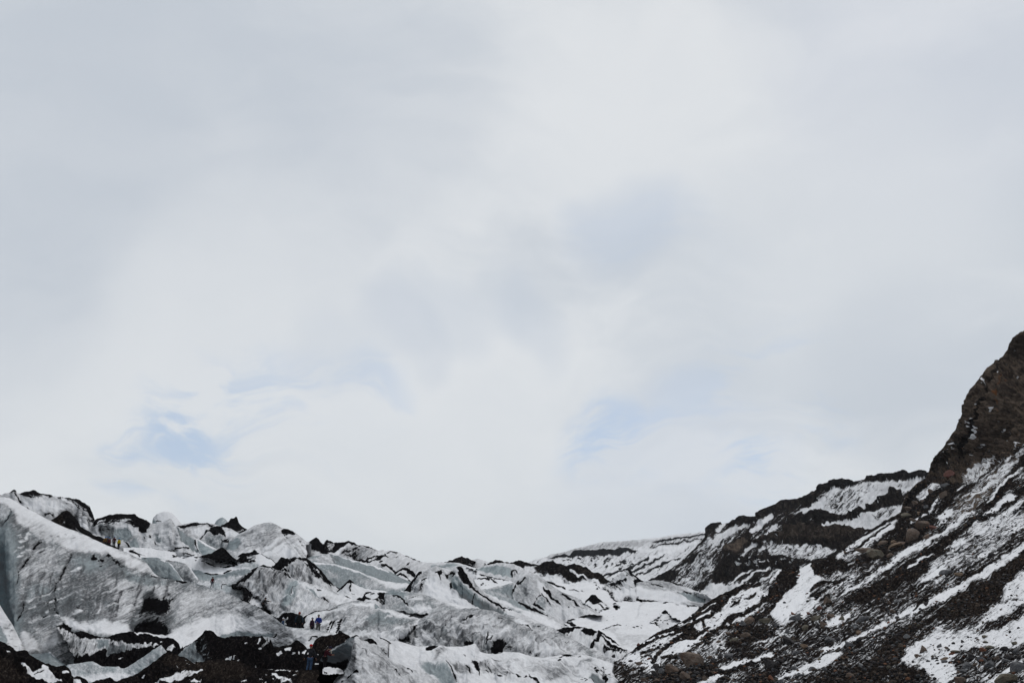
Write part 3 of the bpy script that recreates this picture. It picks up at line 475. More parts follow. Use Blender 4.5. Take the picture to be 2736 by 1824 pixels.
land('glacier', [(600,1475,255),(604,1462,255),(612,1448,255),(622,1438,255),(635,1428,255),(650,1420,255),(665,1412,255),(680,1404,255),(700,1398,255),(712,1395.5,255),(722,1395,255),(732,1398,255),(745,1405,255),(757,1412,255),(768,1413,255),(780,1417,253),(792,1425,252),(802,1432,250),(812,1440,250),(825,1449,248),(845,1460,246),(860,1467,244),(880,1475,242),(900,1484,240)], [(600,1520),(900,1560)], 45, rnd=.6, cov=(.02,.25,.22,0), ang=22, amp=3, size=34, jag=.3, ops=[
    P(dict(i=1,g=.15),(605,1466),(612,1448),(640,1430),(645,1455),(620,1466),f=5), P(dict(i=.35,g=.42),(640,1430),(680,1405),(720,1396),(745,1408),(735,1420),(690,1415),(650,1440),f=7), P(dict(a=.25,g=.6),(712,1420),(730,1417),(745,1435),(740,1445),(705,1445),f=6),
    P(dict(a=.2,g=.45),(660,1455),(710,1435),(760,1450),(740,1460),(680,1465),f=6), P(dict(a=.85),(748,1419),(762,1412),(778,1416),(793,1427),(784,1430),(770,1427),(757,1430)), S(dict(a=.7),5,(760,1430),(770,1438)), P(dict(g=0,i=0,a=0),(735,1440),(800,1450),(860,1475),(840,1500),(780,1490),(720,1480),(700,1490),(640,1480),f=10),
    *streaks(640, 1430, 760, 1480, 44, 34, -14, 1.8, dict(g=.6), 344), *streaks(760, 1430, 860, 1470, 24, 30, 34, 1.6, dict(g=.4), 345, .3), S(dict(g=.5),3,(755,1440),(790,1470),(812,1495)), S(dict(g=.4),2,(770,1440),(800,1465)), *spots(842,1468,862,1482,8,2.6,seed=35), P(dict(a=.5,g=.6),(838,1494),(870,1490),(876,1502),(845,1504)), *spots(795,1430,830,1450,8,1.6,seed=36,slope=.5)])
land('glacier', [(818,1455,300),(826,1446,300),(834,1441,300),(843,1435,300),(847,1436,300),(853,1442,300),(859,1450,300),(864,1454,300),(868,1446,300),(874,1442,300),(878,1443,300),(886,1447,300),(895,1449,300),(908,1450,300),(920,1449,300),(927,1446,300),(931,1445,300),(937,1448,298),(945,1449,298),(950,1453,298),(956,1457,298),(970,1456,296),(982,1458,296),(995,1464,294),(1007,1469,294),(1030,1470,292),(1045,1470,292),(1060,1473,292),(1075,1479,292),(1090,1486,292),(1105,1492,292),(1125,1500,292),(1150,1510,290)], [(818,1520),(1000,1580),(1150,1590)], 55, rnd=.7, cov=(.08,.05,.12,0), ang=30, amp=3, size=26, jag=1, flute=1, ops=[
    P(dict(a=.97),(818,1455),(845,1433),(860,1452),(872,1470),(880,1480),(850,1475),(830,1462)), P(dict(a=.93),(862,1458),(875,1441),(900,1449),(930,1444),(950,1452),(958,1457),(930,1456),(910,1465),(895,1475),(878,1474)),
    P(dict(a=.5,g=.7),(872,1450),(895,1452),(890,1470),(876,1468)), P(SNOW,(895,1478),(915,1462),(935,1452),(930,1458),(918,1468),(908,1482)), P(dict(a=.55,g=.7),(905,1482),(925,1464),(960,1458),(1000,1466),(1004,1472),(975,1490),(955,1498),(920,1490),f=4), P(dict(a=.1,g=.55,i=.3),(960,1464),(1000,1468),(980,1485),(950,1494)),
    S(ASH,7,(953,1498),(970,1495),(988,1501)), S(ASH,6,(978,1493),(1000,1487),(1022,1484)), S(ASH,4,(990,1500),(1010,1492),(1030,1484)), S(ASH,5,(1012,1500),(1022,1500)), S(ASH,6,(1020,1512),(1042,1514),(1054,1522)), S(ASH,9,(1056,1527),(1080,1522),(1098,1532),(1114,1540)), S(ASH,4,(1057,1536),(1080,1540),(1098,1551)), S(ASH,2.5,(1082,1484),(1100,1492),(1122,1500)), S(ASH,2.5,(1040,1474),(1060,1474)), S(ASH,2.5,(1028,1486),(1038,1487)), S(ASH,2,(1056,1488),(1068,1486)), S(ASH,3,(1086,1512),(1094,1506)), S(ASH,2,(970,1457),(1000,1467)),
    P(dict(g=.35),(1050,1505),(1080,1505),(1100,1520),(1060,1520)), *spots(1000,1475,1060,1480,6,2,seed=38)])
land('ash_mound', [(128,1395,215),(137,1390,215),(147,1384,215),(155,1379,215),(163,1371,215),(170,1366,215),(178,1364,215),(185,1366,215),(190,1373,214),(197,1381,213),(204,1386,212),(211,1396,210),(214,1405,208),(221,1412,206),(232,1417,204),(241,1421,202),(248,1430,200),(262,1433,198),(272,1435,196),(282,1444,194),(300,1457,190),(318,1466,186)], 1490, 16, cov=(1,0,.1,.12), amp=2.5, size=22, jag=.9, ang=-40, ops=[P(dict(b=.3),(128,1395),(165,1372),(175,1390),(160,1410),(130,1400)), P(dict(a=.5,g=.5),(166,1392),(174,1392),(174,1400),(166,1400)), S(dict(a=.3),2.5,(200,1412),(215,1420))], tags=dict(label='black ash mound with a rounded top poking over the snowy crest, far left', category='ash mound'))
# ---- cones and mounds in the middle left
land('snow_field', [(330,1462,208),(350,1462,208),(390,1463,208),(420,1467,208),(450,1472,206),(480,1477,206),(520,1482,204),(560,1488,202),(600,1494,200),(625,1494,198),(640,1482,198),(648,1476,198),(656,1475,198),(668,1477,198),(674,1472,198),(680,1468,198),(686,1472,198),(695,1479,196),(706,1484,196),(722,1492,194),(740,1502,192),(760,1512,190)], [(330,1520),(500,1590),(760,1590)], 24, rnd=.8, cov=(.03,0,.06,0), ang=10, amp=1.8, size=40, jag=.5, ops=[
    P(dict(a=.82),(632,1490),(645,1477),(660,1475),(672,1474),(680,1467),(696,1480),(690,1484),(676,1483),(665,1484),(650,1486)), P(dict(a=.55,g=.3),(640,1490),(670,1482),(684,1485),(686,1502),(664,1505),(650,1497)), S(ASH,2,(696,1480),(720,1490),(740,1505)),
    P(ASH,(572,1499),(582,1495),(590,1500),(580,1503)), P(dict(a=.8),(598,1508),(612,1501),(630,1499),(638,1507),(625,1513),(606,1511)), S(ASH,3,(588,1505),(602,1500)), S(ASH,3,(540,1499),(555,1505),(575,1512)), S(dict(a=.8),3,(590,1515),(625,1514)), S(ASH,2.5,(553,1492),(562,1494)), S(ASH,2,(565,1485),(572,1489)), S(ASH,3.5,(345,1470),(362,1478),(372,1486)), S(ASH,2,(350,1470),(358,1469)), *spots(440,1480,620,1492,12,2.0,seed=40,slope=.07),
    S(ASH,2.2,(365,1480),(390,1484)), P(dict(i=.9,g=.25,d=1),(514,1519),(535,1526),(560,1534),(590,1533),(612,1528),(640,1524),(672,1523),(668,1535),(640,1548),(600,1556),(540,1558),(515,1545),f=2), P(dict(i=.5,g=.25),(630,1508),(655,1505),(680,1503),(692,1507),(684,1520),(640,1520),(625,1515)),
    S(ASH,2.2,(545,1528),(565,1534),(590,1532)), S(ASH,4,(598,1532),(610,1527),(617,1524)), P(dict(i=.4,g=.2),(520,1550),(600,1542),(650,1535),(640,1560),(560,1580),(500,1560)), S(ASH,2,(590,1567),(594,1555))])
land('ash_cone', [(536,1486,196),(550,1481,196),(562,1479,196),(575,1472,196),(585,1466,196),(591,1462,196),(596,1462,196),(602,1468,196),(608,1475,196),(616,1483,196),(624,1490,196),(634,1497,196)], [(536,1489),(570,1495),(600,1499),(634,1498)], 4, cov=(1,0,0,.06), amp=1.8, jag=.6, ops=[], tags=dict(label='broad black ash cone in front of the rounded ice dome, left', category='ash cone'))
land('ash_cone', [(630,1497,194),(640,1490,194),(648,1485,194),(652,1482,194),(656,1485,194),(662,1492,194),(668,1499,194),(674,1505,194)], [(630,1499),(652,1501),(674,1508)], 3, cov=(1,0,0,0), amp=1.5, jag=.6, ops=[], tags=dict(label='small black ash cone just right of the broad black cone', category='ash cone'))
land('glacier', [(810,1500,225),(830,1486,225),(845,1484,225),(870,1480,225),(884,1480,225),(895,1484,225),(905,1485,225),(930,1492,224),(952,1498,222),(985,1505,220),(1010,1513,218),(1040,1524,214),(1060,1536,212),(1080,1547,210),(1100,1554,208),(1112,1562,206)], [(810,1530),(900,1560),(1112,1590)], 24, rnd=.6, cov=(.02,.85,.22,0), ang=-25, amp=2.5, size=30, jag=.3, ops=[
    P(dict(i=.2,g=.4,a=.2),(820,1495),(870,1482),(882,1484),(898,1506),(860,1504),(830,1500),f=4), P(dict(g=.6,a=.2),(888,1485),(910,1488),(905,1500),(894,1496),f=3), S(dict(g=.6),4,(884,1484),(890,1495),(900,1508)), S(dict(i=0,g=.05),3,(905,1487),(985,1507),(1040,1526)), S(dict(g=.5),2,(912,1500),(920,1512))])
land('glacier', [(808,1503,208),(820,1500,208),(840,1500,208),(860,1503,208),(880,1505,208),(905,1508,206),(935,1518,204),(960,1526,202),(985,1535,200),(1010,1546,198),(1030,1552,197),(1060,1555,196),(1085,1556,196),(1100,1562,195),(1130,1580,190)], [(808,1550),(900,1600),(1130,1620)], 26, rnd=.6, cov=(.02,.8,.22,0), ang=30, amp=2.5, size=28, jag=.3, ops=[
    P(dict(i=0,g=.06),(985,1538),(1020,1550),(1090,1556),(1100,1575),(1060,1575),(1030,1568),(1000,1552),f=4), S(dict(i=0,g=.05),5,(840,1502),(905,1510),(960,1528),(1010,1548)), P(dict(g=.4,i=.4),(955,1540),(1000,1550),(1040,1575),(1000,1572),(960,1560),f=8), P(dict(g=.35,i=.3),(880,1528),(900,1525),(900,1545),(880,1540),f=6)])
land('moraine_mound', [(712,1522,190),(722,1512,190),(732,1508,190),(744,1500,190),(749,1490,190),(753,1488,190),(760,1490,190),(767,1493,190),(775,1490,190),(785,1488,190),(795,1490,190),(808,1490,190),(817,1490,190),(824,1493,190),(832,1500,188),(845,1512,186),(860,1525,184),(872,1541,182),(885,1557,180),(900,1567,178),(914,1574,176)], [(712,1560),(914,1610)], 22, rnd=.8, cov=(.1,.1,.35,0), ang=-60, amp=3, size=18, jag=1.2, ops=[
    P(dict(a=.95),(712,1522),(735,1505),(752,1486),(770,1492),(772,1500),(768,1512),(750,1522),(730,1522)), P(dict(a=.7),(765,1492),(785,1488),(800,1490),(785,1502),(772,1512)), S(ASH,4,(770,1522),(760,1524),(745,1528)), S(ASH,12,(800,1490),(822,1494),(838,1508),f=4), S(ASH,9,(838,1506),(855,1525),(870,1545),(890,1562),(905,1570),f=3), P(dict(a=.6),(810,1500),(840,1512),(865,1545),(895,1568),(860,1555),(835,1530),(815,1515),f=4),
    P(dict(a=.05,g=.25),(770,1522),(800,1505),(822,1520),(850,1550),(880,1570),(830,1555),(790,1540),f=5), *spots(830,1530,860,1550,10,2,seed=44), *streaks(770, 1496, 850, 1510, 34, -16, 40, 1.8, dict(g=.7), 336, .3)])
land('snow_hill', [(862,1594,172),(878,1588,172),(895,1580,172),(908,1572,172),(920,1561,172),(928,1553,172),(935,1547.5,172),(941,1552,172),(948,1560,170),(960,1566,170),(975,1571,170),(1000,1575,168),(1025,1577,168),(1045,1583,166),(1070,1592,164),(1090,1604,162),(1115,1620,158),(1150,1636,154),(1180,1650,150)], [(862,1625),(1000,1650),(1180,1680)], 24, rnd=.8, cov=(.03,0,.12,0), ang=-30, amp=2, size=26, jag=.6, ops=[
    S(ASH,5,(934,1549),(920,1564),(905,1576)), P(ASH,(930,1550),(936,1547),(946,1560),(938,1558),(932,1556)), S(dict(a=.7,g=.5),3,(936,1556),(935,1578)), P(ASH,(902,1592),(912,1590),(925,1594),(937,1604),(915,1602)), P(ASH,(950,1604),(962,1594),(975,1593),(990,1602),(988,1606)),
    S(ASH,4,(972,1592),(982,1584),(990,1582)), S(dict(a=.9),3,(992,1588),(1000,1585)), P(ASH,(1008,1582),(1018,1580),(1035,1590),(1060,1600),(1088,1624),(1070,1620),(1050,1610),(1020,1605),(1000,1604),(1012,1595),f=3), P(dict(a=.55),(995,1600),(1040,1605),(1070,1620),(1060,1624),(1010,1614)), S(ASH,3,(1080,1618),(1110,1628),(1150,1640)), S(ASH,3,(938,1584),(948,1586)), *spots(870,1578,905,1586,6,2,seed=46)])
# ---- twin-topped ice peak in the centre
land('glacier', [(1078,1580,182),(1086,1570,182),(1096,1558,182),(1106,1546,182),(1114,1534,182),(1119,1527,182),(1127,1525,182),(1136,1524,182),(1148,1517,182),(1158,1513,182),(1165,1511,182),(1172,1513,182),(1180,1517,182),(1190,1518,182),(1198,1522,182),(1204,1524,182),(1211,1521,182),(1218,1516,181),(1225,1513,181),(1232,1514,181),(1238,1520,180),(1245,1528,180),(1255,1537,179),(1265,1548,178),(1274,1562,177),(1288,1574,176),(1305,1588,174),(1325,1602,172),(1345,1616,170),(1365,1628,168),(1395,1640,166),(1430,1655,164),(1470,1672,162)], [(1078,1600),(1250,1660),(1470,1690)], [(1078,22),(1250,34),(1470,30)], rnd=.75, cov=(.03,.08,.12,0), ang=-38, amp=3.5, size=26, jag=.6, ops=[
    P(ASH,(1078,1580),(1100,1552),(1120,1526),(1128,1526),(1112,1545),(1100,1565),(1095,1580),(1083,1580),f=2), P(dict(i=.3,g=.5),(1096,1580),(1112,1545),(1130,1528),(1160,1514),(1150,1530),(1120,1555),(1104,1580),f=3), S(SNOW,2,(1100,1578),(1118,1555),(1135,1538)), P(dict(a=.45,g=.6),(1120,1560),(1138,1545),(1140,1555),(1128,1580),(1115,1580)), *spots(1125,1540,1140,1565,7,2.6,seed=48),
    P(dict(i=.2,g=.4),(1140,1524),(1165,1511),(1185,1519),(1180,1524),(1150,1530),f=3), P(dict(a=.9),(1160,1528),(1178,1520),(1184,1530),(1180,1540),(1168,1540)), S(dict(a=.9),4,(1170,1540),(1176,1555),(1180,1565)), P(dict(a=.85,i=.6,g=.8,d=3),(1180,1519),(1188,1535),(1192,1545),(1203,1556),(1208,1545),(1214,1530),(1206,1522),(1200,1530),(1192,1535),f=2), P(dict(i=.9,g=.4,a=0),(1197,1548),(1202,1532),(1208,1530),(1204,1556)),
    P(dict(i=2.1,g=.25,a=0,d=9),(1206,1556),(1216,1538),(1226,1545),(1240,1562),(1262,1583),(1285,1600),(1310,1615),(1345,1632),(1375,1650),(1340,1650),(1290,1626),(1258,1608),(1230,1590),(1222,1578),(1210,1574),f=2), P(dict(i=.7,g=.15,d=-2),(1210,1545),(1218,1535),(1228,1548),(1222,1556),(1210,1556)), P(dict(g=.85,a=.3),(1222,1578),(1240,1580),(1268,1600),(1266,1612),(1240,1600),f=4), S(dict(a=.9),3,(1268,1585),(1264,1610)), P(dict(g=.75),(1275,1595),(1345,1630),(1350,1650),(1290,1625),f=3),
    P(dict(a=.96),(1220,1515),(1230,1513),(1238,1522),(1250,1540),(1262,1560),(1255,1562),(1240,1555),(1228,1540),(1224,1525),f=3), S(ASH,6,(1248,1555),(1265,1572),(1290,1592),(1310,1606)), S(ASH,4,(1300,1600),(1330,1615),(1345,1627)), P(dict(i=.15,g=.4),(1240,1524),(1262,1545),(1275,1565),(1300,1586),(1320,1605),(1300,1598),(1270,1572),(1255,1550),f=3),
    P(ASH,(1198,1563),(1207,1558),(1210,1575),(1203,1580)), *spots(1345,1618,1368,1634,8,2,seed=49), P(SNOW,(1140,1545),(1165,1545),(1195,1570),(1215,1585),(1250,1610),(1280,1625),(1150,1600),(1130,1580),f=6), P(dict(i=.6,g=.3),(1222,1580),(1235,1592),(1256,1606),(1240,1608),(1225,1595),f=2)])
land('glacier', [(1028,1586,158),(1036,1580,158),(1046,1574,158),(1055,1572,158),(1068,1574,158),(1080,1579,158),(1095,1582,157),(1115,1585,156),(1135,1588,156),(1155,1596,155),(1175,1602,154),(1195,1606,153),(1210,1610,152),(1235,1618,150),(1260,1624,150),(1290,1630,150),(1330,1640,148)], [(1028,1630),(1330,1660)], 18, rnd=.7, cov=(.03,.45,.32,0), ang=15, amp=3, size=18, jag=.7, ops=[
    P(dict(i=1,g=.2),(1035,1584),(1050,1574),(1068,1576),(1085,1585),(1075,1600),(1050,1592),f=4), P(dict(i=0,g=.1),(1080,1590),(1090,1595),(1110,1590),(1130,1600),(1100,1606),f=4), S(ASH,2.5,(1090,1597),(1112,1594)), P(dict(a=.8),(1075,1602),(1090,1608),(1092,1618),(1080,1614)), S(dict(a=.9),4,(1050,1590),(1075,1606),(1090,1617)), P(SNOW,(1175,1602),(1220,1612),(1285,1628),(1240,1628),(1190,1612),f=4), P(SNOW,(1085,1618),(1140,1620),(1165,1632),(1120,1634),f=4)])
# ---- dirty mound with climbers behind the saddle
land('glacier', [(560,1568,168),(585,1560,168),(610,1558,168),(625,1552,168),(640,1543,167),(652,1536,166),(665,1530,166),(672,1522,166),(682,1517,166),(695,1512,166),(705,1508,166),(712,1511,165),(722,1515,165),(735,1521,164),(748,1524,164),(760,1527,162),(770,1532,160),(779,1542,158),(790,1549,156),(805,1552,154),(825,1557,152),(850,1564,150),(880,1574,148),(910,1588,146),(940,1600,144),(980,1608,142),(1010,1625,140)], [(560,1600),(760,1670),(1010,1680)], [(560,10),(760,36),(1010,24)], rnd=.8, cov=(.1,.15,.35,0), ang=55, amp=3.5, size=20, jag=.6, flute=1.5, ops=[
    P(dict(i=.6,g=.2,a=0),(560,1568),(625,1553),(655,1536),(640,1550),(610,1572),(600,1585),(560,1585),f=4), P(dict(a=.8,g=.7),(672,1523),(660,1535),(640,1550),(622,1562),(612,1572),(632,1568),(650,1555),(668,1545),(685,1520),f=4), S(ASH,4,(672,1521),(690,1513),(705,1509),(722,1516),(738,1524)), S(dict(a=.6,g=.7),6,(705,1515),(692,1530),(680,1545)), S(dict(a=.55,g=.7),6,(742,1535),(735,1550),(725,1565)), P(ASH,(742,1527),(755,1526),(770,1533),(782,1546),(768,1540),(755,1535),f=2),
    P(dict(a=0,i=0,g=.1),(782,1546),(830,1562),(890,1582),(960,1605),(900,1600),(850,1592),(820,1578),(795,1560),f=3), P(dict(i=.9,g=.12,a=0),(756,1600),(762,1575),(775,1555),(790,1552),(800,1562),(795,1590),(780,1610),(758,1625),f=5), P(dict(i=.35,g=.2,a=0),(795,1562),(815,1580),(850,1610),(890,1620),(820,1640),(790,1640),f=6), S(dict(a=.8,i=.5),3,(790,1563),(780,1575),(775,1590)), S(dict(i=1,g=.2),5,(820,1568),(835,1580),(850,1590)),
    P(dict(a=.3,g=.4),(690,1580),(760,1560),(750,1600),(720,1620)), *streaks(640, 1550, 760, 1590, 40, -24, 30, 2.2, dict(g=.75), 333), *streaks(690, 1520, 775, 1535, 26, -14, 44, 3, dict(g=.8, a=.25), 334), *streaks(600, 1575, 760, 1620, 26, 22, -16, 1.8, dict(g=.05, i=.1), 335), S(ASH,3,(858,1598),(868,1606),(878,1612)), S(ASH,2.5,(842,1573),(858,1581)), P(SNOW,(870,1600),(940,1604),(1000,1612),(960,1620),(900,1614),f=4), P(dict(a=.7),(690,1598),(700,1600),(705,1608),(696,1606)), P(dict(g=.5,a=.3),(705,1610),(730,1612),(735,1625),(712,1628),f=4)])
land('ash_cone', [(594,1583,158),(603,1577,158),(612,1572,158),(620,1568,158),(632,1567,158),(645,1567,158),(656,1568,157),(664,1572,156),(674,1580,155),(684,1588,154),(696,1597,152),(710,1612,150),(722,1630,148)], [(594,1595),(722,1660)], 14, cov=(.97,.2,.2,.05), amp=2, jag=.5, ang=60, ops=[P(dict(a=.5,i=.2,g=.5),(664,1590),(680,1588),(698,1600),(690,1612),(672,1610),(660,1605),f=4), P(dict(a=0,g=.2),(662,1612),(690,1592),(710,1610),(720,1630),(680,1620))], tags=dict(label='smooth black lens shaped ash mound behind the big ridge crest', category='ash mound'))
# ---- left-centre glacier body (wavy) and the cave behind the group
land('glacier', [(690,1630,124),(720,1640,124),(740,1642,122),(755,1635,122),(765,1632,120),(785,1634,120),(800,1638,120),(815,1640,120),(830,1636,120),(850,1630,120),(870,1627,120),(885,1624,120),(905,1615,120),(925,1608,120),(940,1605,120),(960,1604,120),(985,1606,120),(1000,1608,120),(1010,1614,120),(1018,1624,118),(1035,1626,118),(1060,1633,117),(1090,1642,116),(1120,1650,116),(1150,1650,115),(1200,1660,114)], [(690,1700),(900,1720),(1200,1740)], [(690,18),(900,24),(1200,26)], rnd=.7, cov=(.06,.35,.34,0), ang=24, amp=3.5, size=24, jag=.5, flute=1.0, ops=[
    P(dict(a=1,d=5),(722,1642),(742,1645),(758,1634),(790,1634),(808,1642),(818,1652),(812,1680),(780,1690),(750,1670),f=2.5), P(dict(a=.35,g=.4,d=-3),(748,1668),(758,1650),(770,1640),(772,1650),(762,1668),(766,1678),(752,1676),f=2),
    P(SNOW,(815,1645),(885,1630),(940,1612),(900,1635),(860,1645),(830,1660),(815,1670),f=6), S(ASH,2.6,(812,1647),(850,1632),(885,1628),(905,1620)), P(dict(i=1,g=.2,d=2),(1001,1610),(1010,1614),(1022,1624),(1012,1628),(1002,1624),f=1.5), P(dict(i=.8,g=.35),(990,1640),(1030,1630),(1080,1645),(1100,1660),(1040,1670),(980,1660),f=8), P(dict(i=.6,g=.5,d=-2),(1030,1690),(1060,1685),(1100,1690),(1080,1712),(1040,1710),f=2),
    *streaks(830, 1650, 1120, 1700, 60, 34, -14, 2.0, dict(g=.7), 342), *streaks(830, 1650, 1120, 1700, 40, 24, -8, 2.2, dict(g=.04, i=.1), 343), P(SNOW,(940,1610),(1000,1610),(1000,1620),(950,1620)), P(dict(i=0,g=.06),(1010,1625),(1060,1634),(1120,1650),(1090,1650),(1040,1638),f=3), P(dict(a=.85,g=.6),(1092,1645),(1100,1636),(1112,1640),(1130,1643),(1135,1646),(1115,1649),f=2), P(dict(i=0,g=.15),(860,1690),(1000,1690),(1100,1700),(1000,1712),(880,1705),f=8)])
# ---- big central ice body
land('glacier', [(1060,1700,112),(1085,1682,112),(1105,1668,112),(1125,1652,112),(1140,1642,112),(1155,1634,112),(1175,1631,112),(1195,1628,112),(1220,1626,112),(1245,1624,112),(1275,1624,112),(1295,1627,112),(1315,1630,111),(1335,1636,110),(1355,1642,110),(1375,1647,109),(1400,1654,108),(1425,1661,107),(1450,1668,106),(1475,1677,105),(1495,1688,103),(1520,1701,101),(1550,1718,98),(1580,1733,95),(1610,1748,92),(1640,1763,90),(1670,1780,87),(1700,1798,84)], [(1060,1740),(1300,1790),(1700,1830)], [(1060,14),(1300,24),(1500,24),(1700,14)], rnd=.6, cov=(.05,.3,.36,0), ang=24, amp=5, size=22, jag=.4, flute=2.2, ops=[
    P(dict(g=.55,i=.3),(1160,1636),(1240,1626),(1300,1630),(1340,1642),(1290,1650),(1240,1662),(1180,1665),(1150,1672),f=8), S(dict(a=.7,g=.8,d=4),4,(1232,1658),(1255,1648),(1275,1640)), S(SNOW,2,(1228,1660),(1258,1650),(1300,1638)), S(dict(a=.5,g=.7,d=3),3,(1180,1674),(1205,1664)), S(SNOW,2,(1060,1705),(1110,1680),(1150,1668)),S(dict(g=.8,d=2),3,(1062,1700),(1100,1680),(1150,1660)),
    P(dict(g=.15,i=.05),(1225,1665),(1270,1645),(1330,1640),(1350,1660),(1340,1690),(1370,1690),(1350,1700),(1300,1690),(1250,1690),f=8), P(SNOW,(1345,1680),(1370,1668),(1360,1690),(1335,1695),f=5), P(SNOW,(1375,1652),(1400,1658),(1440,1685),(1425,1684),(1390,1668),f=4), P(dict(a=.3,g=.55),(1320,1640),(1350,1640),(1380,1665),(1350,1668),(1325,1655),f=5), S(ASH,3,(1390,1668),(1410,1674),(1428,1684)),
    P(dict(a=.4,g=.45),(1420,1660),(1450,1670),(1475,1690),(1455,1695),(1430,1680),f=5), P(dict(a=.25,g=.8,d=3),(1426,1688),(1440,1692),(1458,1712),(1440,1708),(1428,1698),f=4), P(dict(g=.1,i=0),(1455,1700),(1500,1710),(1560,1745),(1480,1750),(1400,1735),(1380,1710),(1420,1700),f=10), S(dict(g=.6),3,(1440,1706),(1470,1725)),
    P(dict(g=.7,i=.4),(1155,1690),(1200,1700),(1260,1690),(1280,1700),(1270,1716),(1240,1728),(1200,1718),(1165,1706),f=5), P(dict(a=1,d=8),(1240,1718),(1262,1708),(1265,1718),(1250,1725),(1240,1724),f=2), P(SNOW,(1275,1715),(1285,1700),(1300,1695),(1320,1705),(1300,1725),(1285,1725),f=3), S(SNOW,2,(1150,1690),(1175,1710),(1195,1717)),P(dict(g=.6),(1150,1700),(1160,1702),(1185,1720),(1170,1722)),
    P(dict(a=.9,g=.7,d=10),(1310,1728),(1325,1708),(1345,1704),(1350,1722),(1340,1745),(1312,1747),f=3), P(dict(a=.45,g=.8,i=.4,d=5),(1280,1730),(1305,1728),(1315,1745),(1290,1746),(1272,1742),f=3), S(SNOW,2,(1299,1730),(1298,1745)), S(ASH,4,(1306,1695),(1302,1710),(1300,1718)), S(ASH,4,(1317,1702),(1308,1715),(1300,1722)), P(dict(a=.5,g=.7),(1345,1705),(1360,1720),(1380,1735),(1350,1738),(1344,1722),f=3),
    P(dict(g=.75,i=.3,d=4),(1382,1742),(1400,1738),(1440,1740),(1440,1755),(1400,1752),f=3), P(dict(a=.8),(1412,1742),(1432,1742),(1432,1754),(1418,1752),f=2), S(SNOW,3,(1415,1752),(1428,1736)), *streaks(1180, 1690, 1300, 1715, 40, -3, 26, 1.8, dict(g=.85), 337), *streaks(1360, 1700, 1440, 1735, 24, -4, 20, 1.8, dict(g=.7), 338), *streaks(1120, 1650, 1330, 1700, 50, 26, -12, 1.8, dict(g=.8), 339), *streaks(1130, 1650, 1340, 1700, 34, 18, -7, 1.8, dict(g=.03, i=.1), 340), *streaks(1420, 1680, 1640, 1700, 36, 30, 26, 1.6, dict(g=.55), 341, .3), *spots(1445,1690,1520,1720,14,2.2,dict(a=.7),seed=52,slope=.3)])
# ---- ice bulbs behind the big ridge
land('glacier', [(425,1500,178),(445,1496,178),(465,1498,178),(480,1501,178),(492,1504,178),(502,1510,177),(510,1518,176),(516,1528,175),(524,1538,174),(534,1548,172),(560,1553,172),(600,1556,170),(650,1570,165)], 1600, 10, rnd=.6, cov=(0,.5,.42,0), ang=38, amp=2.5, size=16, jag=.3, flute=1.5, ops=[S(dict(i=.1,g=.1),4,(500,1508),(514,1526),(526,1545)), P(dict(i=.5,g=.12),(530,1552),(600,1556),(650,1575),(560,1600),(520,1580),f=5), S(dict(a=.7,g=.7),3,(443,1498),(455,1500),(465,1499)), S(dict(a=.8,g=.6),2.5,(594,1560),(590,1572))])
land('glacier', [(378,1488,168),(392,1489,168),(405,1488,168),(420,1489,168),(430,1493,168),(440,1497,168),(450,1502,168),(459,1508,167),(466,1517,166),(474,1528,165),(482,1540,164),(490,1550,163),(510,1560,162)], 1590, 8, rnd=.6, cov=(0,1,.2,0), ang=-20, amp=2.5, size=22, jag=.3, ops=[P(dict(g=.42),(380,1492),(420,1500),(440,1530),(430,1545),(405,1520),f=8), S(dict(i=.1,g=.08),3.5,(428,1493),(445,1500),(460,1510),(474,1528),(490,1552)), S(ASH,2.5,(383,1489),(393,1491))])
